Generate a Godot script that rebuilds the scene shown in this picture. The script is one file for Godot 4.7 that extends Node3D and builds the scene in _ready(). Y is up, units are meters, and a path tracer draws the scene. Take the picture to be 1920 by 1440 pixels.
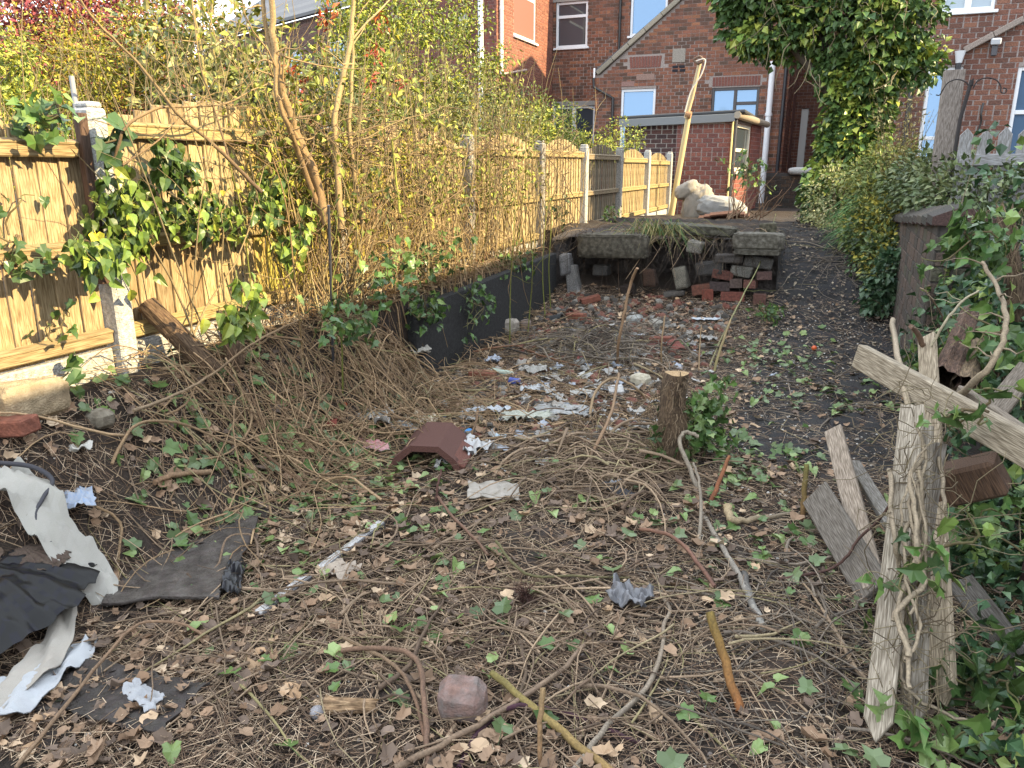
extends Node3D
# An overgrown back yard being cleared, fence on one side, brick terraces behind.
# World axes: -Z runs along the fence towards the houses, X to the side, metres.

var R := RandomNumberGenerator.new()
var used := {}
var mats := {}
var tex := {}

# ---------------------------------------------------------------- mesh collector
class MB:
	var v := PackedVector3Array()
	var n := PackedVector3Array()
	var c := PackedColorArray()
	var ix := PackedInt32Array()
	func tri(a: Vector3, b: Vector3, d: Vector3, col: Color) -> void:   # counter-clockwise seen from outside
		var nn := (b - a).cross(d - a).normalized()
		var k := v.size()
		v.append(a); v.append(b); v.append(d)
		n.append(nn); n.append(nn); n.append(nn)
		c.append(col); c.append(col); c.append(col)
		ix.append(k); ix.append(k + 2); ix.append(k + 1)
	func quad(a: Vector3, b: Vector3, d: Vector3, e: Vector3, col: Color) -> void:
		var nn := (d - a).cross(e - b).normalized()
		var k := v.size()
		v.append(a); v.append(b); v.append(d); v.append(e)
		n.append(nn); n.append(nn); n.append(nn); n.append(nn)
		c.append(col); c.append(col); c.append(col); c.append(col)
		ix.append(k); ix.append(k + 2); ix.append(k + 1)
		ix.append(k); ix.append(k + 3); ix.append(k + 2)
	func box(t: Transform3D, s: Vector3, col: Color) -> void:
		var h := s * 0.5
		var p: Array[Vector3] = []
		for i in 8:
			p.append(t * Vector3(h.x if i & 1 else -h.x, h.y if i & 2 else -h.y, h.z if i & 4 else -h.z))
		quad(p[4], p[5], p[7], p[6], col); quad(p[1], p[0], p[2], p[3], col)
		quad(p[5], p[1], p[3], p[7], col); quad(p[0], p[4], p[6], p[2], col)
		quad(p[6], p[7], p[3], p[2], col); quad(p[0], p[1], p[5], p[4], col)
	func bbox(t: Transform3D, s: Vector3, b: float, col: Color) -> void:   # box with chamfered edges
		var h := s * 0.5
		var ax := [[0, 1, 2], [1, 2, 0], [2, 0, 1]]
		var pt := func(sg: Vector3, f: int) -> Vector3:
			var q := Vector3(sg.x * (h.x - b), sg.y * (h.y - b), sg.z * (h.z - b))
			q[f] = sg[f] * h[f]
			return t * q
		var face := func(a: Vector3, bb: Vector3, d: Vector3, e: Vector3) -> void:
			if (bb - a).cross(d - a).dot((a + bb + d + e) * 0.25 - t.origin) > 0.0:
				quad(a, bb, d, e, col)
			else:
				quad(e, d, bb, a, col)
		for f in 3:
			var i: int = ax[f][1]
			var j: int = ax[f][2]
			for s1 in [-1.0, 1.0]:
				var g: Array[Vector3] = []
				for q in [[-1.0, -1.0], [1.0, -1.0], [1.0, 1.0], [-1.0, 1.0]]:
					var sg := Vector3.ZERO
					sg[f] = s1; sg[i] = q[0]; sg[j] = q[1]
					g.append(pt.call(sg, f))
				face.call(g[0], g[1], g[2], g[3])
				for s2 in [-1.0, 1.0]:
					var sa := Vector3.ZERO
					sa[f] = s1; sa[i] = s2; sa[j] = -1.0
					var sb := sa
					sb[j] = 1.0
					face.call(pt.call(sa, f), pt.call(sb, f), pt.call(sb, i), pt.call(sa, i))
		for k in 8:
			var sg := Vector3(1.0 if k & 1 else -1.0, 1.0 if k & 2 else -1.0, 1.0 if k & 4 else -1.0)
			var a: Vector3 = pt.call(sg, 0)
			var d: Vector3 = pt.call(sg, 1)
			var e: Vector3 = pt.call(sg, 2)
			if (d - a).cross(e - a).dot(a - t.origin) > 0.0:
				tri(a, d, e, col)
			else:
				tri(a, e, d, col)
	func tube(p: PackedVector3Array, r0: float, r1: float, sides: int, col: Color, col2 := Color(-1, 0, 0), wob := 0.0) -> void:
		var m := p.size()
		if m < 2:
			return
		if col2.r < 0.0:
			col2 = col
		var side := Vector3(0.31, 0.77, 0.55)
		var k0 := v.size()
		for i in m:
			var t := (p[mini(i + 1, m - 1)] - p[maxi(i - 1, 0)]).normalized()
			side = (side - t * side.dot(t))
			side = side.normalized() if side.length_squared() > 1e-6 else t.cross(Vector3.RIGHT).normalized()
			var s2 := t.cross(side)
			var f := float(i) / (m - 1)
			var r := lerpf(r0, r1, f)
			var cc := col.lerp(col2, f)
			for j in sides:
				var a := TAU * j / sides
				var d := side * cos(a) + s2 * sin(a)
				var rr := r
				var ck := 1.0
				if wob > 0.0:
					var hs := sin(i * 12.9898 + j * 78.233 + r0 * 999.0) * 43758.5453
					hs -= floorf(hs)
					rr *= 1.0 + wob * (1.3 * (hs - 0.5) + sin(j * 2.3 + i * 0.23))
					ck = 0.78 + 0.44 * hs
				v.append(p[i] + d * rr); n.append(d); c.append(Color(cc.r * ck, cc.g * ck, cc.b * ck))
		for i in m - 1:
			for j in sides:
				var a := k0 + i * sides + j
				var b := k0 + i * sides + (j + 1) % sides
				ix.append(a); ix.append(b + sides); ix.append(b)
				ix.append(a); ix.append(a + sides); ix.append(b + sides)
		for e in 2:
			var at: int = k0 + (m - 1) * sides * e
			var mid := p[(m - 1) * e]
			for j in range(1, sides - 1):
				if e == 0:
					tri(v[at], v[at + j + 1], v[at + j], col)
				else:
					tri(v[at], v[at + j], v[at + j + 1], col2)
	func leaf(p: Vector3, d: Vector3, nrm: Vector3, l: float, w: float, col: Color) -> void:   # folded blade, four faces
		var s := d.cross(nrm).normalized()
		var u := s.cross(d).normalized()
		var a := p + d * l * 0.45
		var tip := p + d * l - u * l * 0.12
		var lf := p + d * l * 0.4 + s * w * 0.5 + u * w * 0.22
		var rt := p + d * l * 0.4 - s * w * 0.5 + u * w * 0.22
		tri(p, a, lf, col); tri(a, tip, lf, col)
		tri(p, rt, a, col); tri(a, rt, tip, col)
	func mesh() -> ArrayMesh:
		var m := ArrayMesh.new()
		if v.is_empty():
			return m
		var a := []
		a.resize(Mesh.ARRAY_MAX)
		a[Mesh.ARRAY_VERTEX] = v; a[Mesh.ARRAY_NORMAL] = n; a[Mesh.ARRAY_COLOR] = c; a[Mesh.ARRAY_INDEX] = ix
		m.add_surface_from_arrays(Mesh.PRIMITIVE_TRIANGLES, a)
		return m

# ---------------------------------------------------------------- nodes
func numbered(s: String) -> String:
	if not used.has(s):
		used[s] = 0
		return s
	used[s] += 1
	return "%s_%03d" % [s, used[s]]

func thing(called: String, label: String, category: String, at := Vector3.ZERO, group := "") -> Node3D:
	var o := Node3D.new()
	o.name = numbered(called)
	add_child(o, true)
	o.position = at
	tag(o, label, category, group)
	return o

func tag(o: Node, label: String, category: String, group := "") -> void:
	o.set_meta("label", label)
	o.set_meta("category", category)
	if group:
		o.set_meta("group", group)

func part(called: String, m: Mesh, mat: Material, parent: Node, tr := Transform3D()) -> MeshInstance3D:
	var o := MeshInstance3D.new()
	o.name = called
	o.mesh = m
	o.material_override = mat
	o.transform = tr
	parent.add_child(o, true)
	return o

func solo(called: String, m: Mesh, mat: Material, label: String, category: String, group := "", tr := Transform3D()) -> MeshInstance3D:
	var o := part(numbered(called), m, mat, self, tr)
	tag(o, label, category, group)
	return o

func struct(called: String, m: Mesh, mat: Material) -> MeshInstance3D:
	var o := part(called, m, mat, self)
	o.set_meta("kind", "structure")
	return o

# ---------------------------------------------------------------- materials
func noise_tex(key: String, freq: float, octaves: int, lo: Color, hi: Color, kind := FastNoiseLite.TYPE_SIMPLEX_SMOOTH, size := 512, mid := Color(-1, 0, 0)) -> NoiseTexture2D:
	if tex.has(key):
		return tex[key]
	var f := FastNoiseLite.new()
	f.noise_type = kind
	f.frequency = freq
	f.fractal_octaves = octaves
	f.seed = key.hash() % 9999
	var t := NoiseTexture2D.new()
	t.width = size; t.height = size
	t.seamless = true
	t.noise = f
	var g := Gradient.new()
	g.set_color(0, lo); g.set_color(1, hi)
	if mid.r >= 0.0:
		g.add_point(0.5, mid)
	t.color_ramp = g
	tex[key] = t
	return t

func bump_tex(key: String, freq: float, octaves: int, strength: float, kind := FastNoiseLite.TYPE_SIMPLEX_SMOOTH) -> NoiseTexture2D:
	if tex.has(key):
		return tex[key]
	var f := FastNoiseLite.new()
	f.noise_type = kind
	f.frequency = freq
	f.fractal_octaves = octaves
	var t := NoiseTexture2D.new()
	t.width = 512; t.height = 512
	t.seamless = true
	t.as_normal_map = true
	t.bump_strength = strength
	t.noise = f
	tex[key] = t
	return t

func mat(key: String, rough := 0.85, t: Texture2D = null, scale := Vector3.ONE, bump: Texture2D = null, col := Color(1, 1, 1), world := true) -> StandardMaterial3D:
	if mats.has(key):
		return mats[key]
	var m := StandardMaterial3D.new()
	m.resource_name = key
	m.vertex_color_use_as_albedo = true
	m.albedo_color = col.linear_to_srgb()
	m.roughness = rough
	if t or bump:
		m.uv1_triplanar = true
		m.uv1_world_triplanar = world
		m.uv1_scale = scale
		m.albedo_texture = t
		if bump:
			m.normal_enabled = true
			m.normal_texture = bump
	mats[key] = m
	return m

func leafy(key: String, rough: float, back: float) -> StandardMaterial3D:
	if mats.has(key):
		return mats[key]
	var m := StandardMaterial3D.new()
	m.resource_name = key
	m.vertex_color_use_as_albedo = true
	m.roughness = rough
	m.metallic_specular = 0.4
	m.cull_mode = BaseMaterial3D.CULL_DISABLED
	m.backlight_enabled = true
	m.backlight = Color(back, back, back * 0.4)
	mats[key] = m
	return m

func rc(a: Color, b: Color, j := 0.0) -> Color:
	var q := a.lerp(b, R.randf())
	var k := 1.0 + R.randf_range(-j, j)
	return Color(q.r * k, q.g * k, q.b * k)

func rdir() -> Vector3:
	return Vector3(R.randfn(), R.randfn(), R.randfn()).normalized()

func curve(pts: Array, per := 6) -> PackedVector3Array:   # smooth line through the points
	var o := PackedVector3Array()
	var m := pts.size()
	for i in m - 1:
		var a: Vector3 = pts[maxi(i - 1, 0)]
		var b: Vector3 = pts[i]
		var d: Vector3 = pts[i + 1]
		var e: Vector3 = pts[mini(i + 2, m - 1)]
		for k in per:
			o.append(b.cubic_interpolate(d, a, e, float(k) / per))
	o.append(pts[m - 1])
	return o

func basis_along(d: Vector3, roll := 0.0) -> Basis:   # Y axis along d
	var y := d.normalized()
	var x := y.cross(Vector3(0.13, 0.21, 0.97)).normalized()
	var b := Basis(x, y, x.cross(y))
	return b.rotated(y, roll)

# ---------------------------------------------------------------- terrain
func ss(t: float) -> float:
	return smoothstep(0.0, 1.0, t)

func li(t: float) -> float:
	return clampf(t, 0.0, 1.0)

func gh(x: float, z: float) -> float:
	var ramp := 0.8 * ss((-z - 6.2) / 4.3) - 0.35 * ss((-z - 11.0) / 9.0)
	var w := ss((-z - 4.2) / 0.7)
	var left := 0.62 * ((1.0 - w) * ss((-2.2 - x) / 0.8) + w * li((-2.72 - x) / 0.05))
	var plat := (0.84 - 0.22 * ss((-z - 9.0) / 6.0)) * li((-8.5 - z) / 0.06) * li((-0.43 - x) / 0.08)
	var right := 0.75 * li((x - 0.7) / 0.1) * ss((-z - 5.2) / 0.5)
	var rn := 0.32 * ss((x - 0.8) / 1.0)
	return maxf(maxf(maxf(ramp, left), maxf(plat, right)), rn)

func ground_at(x: float, z: float, up := 0.0) -> Vector3:
	return Vector3(x, gh(x, z) + up, z)

# ---------------------------------------------------------------- shapes
func lump(rad: Vector3, amp: float, freq: float, sd: int, res: int, a: Color, b: Color, facet := false, flat := 0.0) -> ArrayMesh:
	var f := FastNoiseLite.new()
	f.seed = sd
	f.frequency = freq
	f.fractal_octaves = 3
	if facet:
		f.noise_type = FastNoiseLite.TYPE_CELLULAR
		f.cellular_return_type = FastNoiseLite.RETURN_DISTANCE2_SUB
	var m := MB.new()
	var rows := res
	var cols := res * 2
	var g: Array[PackedVector3Array] = []
	for i in rows + 1:
		var row := PackedVector3Array()
		for j in cols + 1:
			var th := PI * i / rows
			var ph := TAU * (j % cols) / cols
			var d := Vector3(sin(th) * cos(ph), cos(th), sin(th) * sin(ph))
			var k := 1.0 + amp * f.get_noise_3dv(d * 10.0)
			# squarer than a ball
			var q := Vector3(signf(d.x) * pow(absf(d.x), 1.0 - flat), signf(d.y) * pow(absf(d.y), 1.0 - flat), signf(d.z) * pow(absf(d.z), 1.0 - flat))
			row.append(q * rad * k)
		g.append(row)
	for i in rows:
		for j in cols:
			var t := 0.5 + 0.5 * f.get_noise_3dv(g[i][j] * 60.0 / rad.length() * 0.1 + Vector3(7, 3, 1))
			m.quad(g[i][j], g[i][j + 1], g[i + 1][j + 1], g[i + 1][j], a.lerp(b, t))
	return smooth_mesh(m, 0.75 if not facet else 0.0)

func smooth_mesh(m: MB, w: float) -> ArrayMesh:
	if w > 0.0:
		var acc := {}
		for i in m.v.size():
			var k := m.v[i].snapped(Vector3.ONE * 0.0002)
			acc[k] = acc.get(k, Vector3.ZERO) + m.n[i]
		for i in m.v.size():
			var k := m.v[i].snapped(Vector3.ONE * 0.0002)
			m.n[i] = m.n[i].lerp(acc[k].normalized(), w).normalized()
	return m.mesh()

func sheet(w: float, d: float, nx: int, nz: int, amp: float, freq: float, sd: int, a: Color, b: Color, ragged := 0.0, thick := 0.004, drape := Transform3D(), hug := false) -> ArrayMesh:
	# a crumpled piece of thin stuff, with a thickness; XZ plane
	var f := FastNoiseLite.new()
	f.seed = sd
	f.frequency = freq
	f.fractal_octaves = 4
	f.fractal_gain = 0.4
	var top: Array[PackedVector3Array] = []
	for i in nz + 1:
		var row := PackedVector3Array()
		for j in nx + 1:
			var x := (float(j) / nx - 0.5) * w
			var z := (float(i) / nz - 0.5) * d
			var e := f.get_noise_2d(x * 14.0 + 300.0, z * 14.0)
			if ragged > 0.0:
				x *= 1.0 + ragged * f.get_noise_2d(z * 26.0, 40.0 * signf(x))
				z *= 1.0 + ragged * f.get_noise_2d(x * 26.0, 90.0 * signf(z))
			var p := Vector3(x, amp * (e + 0.5) + 0.004, z)
			if hug:
				var q := drape * p
				p.y += gh(q.x, q.z) - drape.origin.y
			row.append(p)
		top.append(row)
	var m := MB.new()
	var dn := Vector3(0, -thick, 0)
	for i in nz:
		for j in nx:
			var t := 0.5 + 0.5 * f.get_noise_2d(j * 0.5 + 900.0, i * 0.5)
			var cc := a.lerp(b, clampf(t, 0.0, 1.0))
			m.quad(top[i][j], top[i + 1][j], top[i + 1][j + 1], top[i][j + 1], cc)
			m.quad(top[i][j] + dn, top[i][j + 1] + dn, top[i + 1][j + 1] + dn, top[i + 1][j] + dn, cc)
	for i in nz:
		m.quad(top[i][0], top[i][0] + dn, top[i + 1][0] + dn, top[i + 1][0], a)
		m.quad(top[i + 1][nx], top[i + 1][nx] + dn, top[i][nx] + dn, top[i][nx], a)
	for j in nx:
		m.quad(top[0][j + 1], top[0][j + 1] + dn, top[0][j] + dn, top[0][j], a)
		m.quad(top[nz][j], top[nz][j] + dn, top[nz][j + 1] + dn, top[nz][j + 1], a)
	return smooth_mesh(m, 0.6)

func ivy_leaf_mesh(col: Color, vein: Color, sd: int, adult := false) -> ArrayMesh:
	var o := [Vector2(0, 0), Vector2(0.26, -0.16), Vector2(0.52, 0.06), Vector2(0.36, 0.28), Vector2(0.47, 0.55), Vector2(0.2, 0.62), Vector2(0, 1.0)]
	if sd % 3 == 1:
		o = [Vector2(0, 0), Vector2(0.2, -0.14), Vector2(0.42, 0.02), Vector2(0.36, 0.22), Vector2(0.38, 0.42), Vector2(0.2, 0.68), Vector2(0, 1.0)]
	if adult:
		o = [Vector2(0, 0), Vector2(0.2, 0.05), Vector2(0.33, 0.24), Vector2(0.31, 0.46), Vector2(0.2, 0.7), Vector2(0.08, 0.9), Vector2(0, 1.0)]
	var m := MB.new()
	var j := RandomNumberGenerator.new()
	j.seed = sd
	var bend := j.randf_range(0.2, 0.9)
	var fold := j.randf_range(0.15, 0.65)
	var pt := func(q: Vector2, s: float) -> Vector3:
		return Vector3(q.x * s, fold * absf(q.x) - bend * q.y * q.y * 0.6 + 0.04 * sin(q.y * 9.0 + sd), q.y)
	var mid: Vector3 = pt.call(Vector2(0, 0.36), 1.0)
	for s in [1.0, -1.0]:
		for i in 6:
			var a: Vector3 = pt.call(o[i], s)
			var b: Vector3 = pt.call(o[i + 1], s)
			var cc := col.lerp(vein, j.randf_range(0.0, 0.35))
			if s > 0:
				m.tri(mid, b, a, cc)
			else:
				m.tri(mid, a, b, cc)
	var st := PackedVector3Array([Vector3(0, 0, 0), Vector3(0.02, -0.12, -0.3), Vector3(0, -0.3, -0.55)])
	m.tube(st, 0.02, 0.015, 3, vein)
	return m.mesh()

func dead_leaf_mesh(col: Color, col2: Color, sd: int, curl: float) -> ArrayMesh:
	var j := RandomNumberGenerator.new()
	j.seed = sd
	var m := MB.new()
	var k := 12
	var ring: Array[Vector3] = []
	var mid := Vector3(0, 0, 0.0)
	for i in k:
		var a := TAU * i / k
		var r := j.randf_range(0.4, 0.56) if i % 2 else j.randf_range(0.3, 0.46)
		var x := cos(a) * r * 0.75
		var z := sin(a) * r
		ring.append(Vector3(x, curl * (x * x * 2.4 + z * z * 0.8) + j.randf_range(-0.08, 0.12), z))
	for i in k:
		m.tri(mid, ring[(i + 1) % k], ring[i], col.lerp(col2, j.randf()))
	return smooth_mesh(m, 0.4)

# ---------------------------------------------------------------- brickwork
func brick_mesh(size: Vector3, col: Color) -> ArrayMesh:
	var m := MB.new()
	m.bbox(Transform3D(), size, 0.004, col)
	return m.mesh()

func top_at(top: Array, u: float) -> float:
	if u <= top[0].x:
		return top[0].y
	for i in top.size() - 1:
		if u <= top[i + 1].x:
			return lerpf(top[i].y, top[i + 1].y, (u - top[i].x) / (top[i + 1].x - top[i].x))
	return top[-1].y

func brick_wall(parent: Node, o: Vector3, u: Vector3, n: Vector3, width: float, top: Array, holes: Array, pal: Array, pitch: Vector2, pick: Vector2, count: int, sd: int, mortar: Color, blocks: Array = []) -> void:
	# o: lower corner of the face, u along it, n out of it; top: the upper edge as (u, v) points; holes: Rect2 in (u, v)
	var r := RandomNumberGenerator.new()
	r.seed = sd
	var b := Basis(u, Vector3.UP, n)
	# mortar bed behind the brick faces, with reveals round the openings
	var us := [0.0, width]
	var vs := [-0.6]
	var hi := 0.0
	for p in top:
		us.append(p.x)
		hi = maxf(hi, p.y)
	for h in holes:
		us.append_array([h.position.x, h.end.x]); vs.append_array([h.position.y, h.end.y])
	vs.append(hi)
	us.sort(); vs.sort()
	var m := MB.new()
	var P := func(a: float, v: float, d: float) -> Vector3:
		return o + u * a + Vector3.UP * v + n * d
	for i in us.size() - 1:
		if us[i + 1] - us[i] < 0.001 or us[i] < -0.001 or us[i + 1] > width + 0.001:
			continue
		for j in vs.size() - 1:
			var c := Vector2(us[i] + us[i + 1], vs[j] + vs[j + 1]) * 0.5
			var inside := false
			for h in holes:
				inside = inside or h.has_point(c)
			if inside or vs[j + 1] - vs[j] < 0.001:
				continue
			var t0 := minf(vs[j + 1], top_at(top, us[i]))
			var t1 := minf(vs[j + 1], top_at(top, us[i + 1]))
			if maxf(t0, t1) <= vs[j]:
				continue
			t0 = maxf(t0, vs[j]); t1 = maxf(t1, vs[j])
			m.quad(P.call(us[i], vs[j], -0.009), P.call(us[i + 1], vs[j], -0.009), P.call(us[i + 1], t1, -0.009), P.call(us[i], t0, -0.009), mortar)
	for h in holes:
		var x0: float = h.position.x
		var x1: float = h.end.x
		var y0: float = h.position.y
		var y1: float = h.end.y
		var rv: Color = pal[0]
		m.quad(P.call(x0, y0, -0.009), P.call(x0, y0, -0.14), P.call(x0, y1, -0.14), P.call(x0, y1, -0.009), rv)
		m.quad(P.call(x1, y0, -0.14), P.call(x1, y0, -0.009), P.call(x1, y1, -0.009), P.call(x1, y1, -0.14), rv)
		m.quad(P.call(x0, y1, -0.14), P.call(x1, y1, -0.14), P.call(x1, y1, -0.009), P.call(x0, y1, -0.009), rv)
		m.quad(P.call(x0, y0, -0.009), P.call(x1, y0, -0.009), P.call(x1, y0, -0.14), P.call(x0, y0, -0.14), rv)
	part("wall", m.mesh(), mat("mortar", 0.95, noise_tex("mortar_t", 0.03, 4, Color(0.72, 0.72, 0.72), Color(1, 1, 1)), Vector3.ONE * 1.7), parent)
	# bricks
	var bm := mat("brick", 0.9, noise_tex("brick_t", 0.045, 5, Color(0.62, 0.6, 0.6), Color(1, 1, 1)), Vector3.ONE * 1.3, bump_tex("brick_b", 0.08, 4, 3.0))
	var list := []
	var rows := int(hi / pitch.y) + 1
	var jt := 0.011
	for row in range(-3, rows):
		var v0 := row * pitch.y + jt * 0.5
		var v1 := (row + 1) * pitch.y - jt * 0.5
		var head := row % 6 == 2
		var step := pitch.x * (0.5 if head else 1.0)
		var x := -step * (0.5 if row % 2 else 0.0)
		while x < width:
			var a := maxf(x + jt * 0.5, 0.0)
			var e := minf(x + step - jt * 0.5, width)
			x += step
			var segs := [[a, e]]
			for h in holes:
				if v1 > h.position.y + 0.01 and v0 < h.end.y - 0.01:
					var s2 := []
					for q in segs:
						if q[1] <= h.position.x or q[0] >= h.end.x:
							s2.append(q)
						else:
							if q[0] < h.position.x:
								s2.append([q[0], h.position.x])
							if q[1] > h.end.x:
								s2.append([h.end.x, q[1]])
					segs = s2
			for h in blocks:
				if v1 > h.position.y and v0 < h.end.y:
					segs = segs.filter(func(q): return q[1] <= h.position.x or q[0] >= h.end.x)
			for q in segs:
				if q[1] - q[0] < 0.03:
					continue
				var mid := Vector2((q[0] + q[1]) * 0.5, (v0 + v1) * 0.5)
				if minf(top_at(top, q[0]), top_at(top, q[1])) < v1:
					continue
				list.append([mid, q[1] - q[0], v1 - v0])
	list.sort_custom(func(a, c): return a[0].distance_squared_to(pick) < c[0].distance_squared_to(pick))
	var rest := MB.new()
	var cache := {}
	for i in list.size():
		var q: Array = list[i]
		var ci := r.randi() % pal.size()
		var pr := r.randf_range(-0.003, 0.002)
		var at: Vector3 = o + u * q[0].x + Vector3.UP * q[0].y + n * (pr - 0.03)
		if i < count:
			var key := "%d_%d" % [ci, int(q[1] * 50)]
			if not cache.has(key):
				cache[key] = brick_mesh(Vector3(int(q[1] * 50) / 50.0, q[2], 0.06), pal[ci])
			part("brick", cache[key], bm, parent, Transform3D(b * Basis(Vector3(0, 0, 1), r.randf_range(-0.006, 0.006)), at))
		else:
			var cc: Color = pal[ci]
			var k := r.randf_range(0.85, 1.12)
			rest.box(Transform3D(b, at), Vector3(q[1], q[2], 0.06), Color(cc.r * k, cc.g * k, cc.b * k))
	if list.size() > count:
		var o2 := part("brickwork", rest.mesh(), bm, parent)
		o2.set_meta("kind", "stuff")

func window(parent: Node, o: Vector3, u: Vector3, n: Vector3, h: Rect2, style: String, fcol: Color, glass: Material) -> void:
	var w := Node3D.new()
	w.name = "window"
	parent.add_child(w, true)
	var b := Basis(u, Vector3.UP, n)
	var P := func(a: float, v: float, d: float) -> Vector3:
		return o + u * a + Vector3.UP * v + n * d
	var fm := mat("window_frame", 0.4)
	var m := MB.new()
	var x0 := h.position.x
	var x1 := h.end.x
	var y0 := h.position.y
	var y1 := h.end.y
	var t := 0.07
	var bar := func(a0: float, b0: float, a1: float, b1: float, dep: float, dd: float) -> void:
		m.bbox(Transform3D(b, P.call((a0 + a1) * 0.5, (b0 + b1) * 0.5, dep)), Vector3(absf(a1 - a0), absf(b1 - b0), dd), 0.006, fcol)
	bar.call(x0, y0, x0 + t, y1, -0.07, 0.07); bar.call(x1 - t, y0, x1, y1, -0.07, 0.07)
	bar.call(x0 + t, y0, x1 - t, y0 + t, -0.071, 0.066); bar.call(x0 + t, y1 - t, x1 - t, y1, -0.071, 0.066)
	var panes := [Rect2(x0 + t, y0 + t, x1 - x0 - 2 * t, y1 - y0 - 2 * t)]
	if style == "toplight":
		var ym := lerpf(y0, y1, 0.68)
		bar.call(x0 + t, ym - 0.04, x1 - t, ym + 0.04, -0.07, 0.06)
		panes = [Rect2(x0 + t, y0 + t, x1 - x0 - 2 * t, ym - 0.04 - y0 - t), Rect2(x0 + t, ym + 0.04, x1 - x0 - 2 * t, y1 - t - ym - 0.04)]
	elif style == "side":
		var xm := lerpf(x0, x1, 0.5)
		var ym := lerpf(y0, y1, 0.55)
		bar.call(xm - 0.04, y0 + t, xm + 0.04, y1 - t, -0.07, 0.062); bar.call(xm + 0.04, ym - 0.04, x1 - t, ym + 0.04, -0.07, 0.058)
		panes = [Rect2(x0 + t, y0 + t, xm - 0.04 - x0 - t, y1 - y0 - 2 * t), Rect2(xm + 0.04, y0 + t, x1 - t - xm - 0.04, ym - 0.04 - y0 - t), Rect2(xm + 0.04, ym + 0.04, x1 - t - xm - 0.04, y1 - t - ym - 0.04)]
	elif style == "mid":
		var ym := lerpf(y0, y1, 0.45)
		bar.call(x0 + t, ym - 0.035, x1 - t, ym + 0.035, -0.07, 0.06)
		panes = [Rect2(x0 + t, y0 + t, x1 - x0 - 2 * t, ym - 0.035 - y0 - t), Rect2(x0 + t, ym + 0.035, x1 - x0 - 2 * t, y1 - t - ym - 0.035)]
	elif style == "pair":
		var xm := lerpf(x0, x1, 0.5)
		bar.call(xm - 0.06, y0 + t, xm + 0.06, y1 - t, -0.07, 0.062)
		panes = [Rect2(x0 + t, y0 + t, xm - 0.06 - x0 - t, y1 - y0 - 2 * t), Rect2(xm + 0.06, y0 + t, x1 - t - xm - 0.06, y1 - y0 - 2 * t)]
	part("frame", m.mesh(), fm, w)
	for q in panes:
		var g := MB.new()
		g.box(Transform3D(b, P.call(q.position.x + q.size.x * 0.5, q.position.y + q.size.y * 0.5, -0.085)), Vector3(q.size.x + 0.02, q.size.y + 0.02, 0.012), Color(1, 1, 1))
		part("pane", g.mesh(), glass, w)
	var s := MB.new()
	s.bbox(Transform3D(b, P.call((x0 + x1) * 0.5, y0 - 0.03, -0.02)), Vector3(x1 - x0 + 0.12, 0.06, 0.16), 0.008, fcol)
	part("sill", s.mesh(), fm, w)
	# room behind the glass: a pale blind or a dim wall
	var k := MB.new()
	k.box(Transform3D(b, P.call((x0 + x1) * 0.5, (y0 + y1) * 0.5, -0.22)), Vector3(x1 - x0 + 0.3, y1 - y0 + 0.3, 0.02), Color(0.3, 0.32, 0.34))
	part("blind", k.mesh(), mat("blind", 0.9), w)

func pipe(parent: Node, called: String, pts: Array, r: float, col: Color, collars := true) -> void:
	var m := MB.new()
	m.tube(PackedVector3Array(pts), r, r, 10, col)
	if collars:
		for i in pts.size() - 1:
			var a: Vector3 = pts[i]
			var d: Vector3 = pts[i + 1]
			var k := int(a.distance_to(d) / 1.6)
			for j in range(1, k + 1):
				var q := a.lerp(d, float(j) / (k + 1))
				var dd := (d - a).normalized() * 0.04
				m.tube(PackedVector3Array([q - dd, q + dd]), r * 1.25, r * 1.25, 10, col)
	part(called, m.mesh(), mat("pipe_paint", 0.45), parent)

func block_mesh(size: Vector3, bev: float, amp: float, sd: int, a: Color, b: Color) -> ArrayMesh:
	# a broken block: flat faces, worn chamfers, corners out of true
	var m := MB.new()
	m.bbox(Transform3D(), size, bev, a)
	var f := FastNoiseLite.new()
	f.seed = sd
	f.frequency = 0.9 / size.length()
	var w := FastNoiseLite.new()
	w.seed = sd + 1
	w.frequency = 3.0 / size.length()
	for i in m.v.size():
		var p := m.v[i]
		m.v[i] = p + Vector3(f.get_noise_3dv(p * 2.0), f.get_noise_3dv(p * 2.0 + Vector3(9, 0, 0)), f.get_noise_3dv(p * 2.0 + Vector3(0, 9, 0))) * amp * size.length()
	var n := MB.new()   # each face again, divided, with small chips
	for i in range(0, m.ix.size(), 3):
		split(n, m.v[m.ix[i]], m.v[m.ix[i + 2]], m.v[m.ix[i + 1]], 3, w, size.length() * 0.012, a, b)
	return smooth_mesh(n, 0.55)

func split(n: MB, p: Vector3, q: Vector3, r: Vector3, k: int, w: FastNoiseLite, amp: float, a: Color, b: Color) -> void:
	if k == 0:
		var d := [p, q, r]
		for i in 3:
			d[i] += d[i].normalized() * w.get_noise_3dv(d[i] * 3.0) * amp
		n.tri(d[0], d[1], d[2], a.lerp(b, clampf(0.5 + 0.9 * w.get_noise_3dv((p + q + r) * 0.4), 0.0, 1.0)))
		return
	var x := (p + q) * 0.5
	var y := (q + r) * 0.5
	var z := (r + p) * 0.5
	split(n, p, x, z, k - 1, w, amp, a, b); split(n, x, q, y, k - 1, w, amp, a, b)
	split(n, z, y, r, k - 1, w, amp, a, b); split(n, x, y, z, k - 1, w, amp, a, b)

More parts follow.
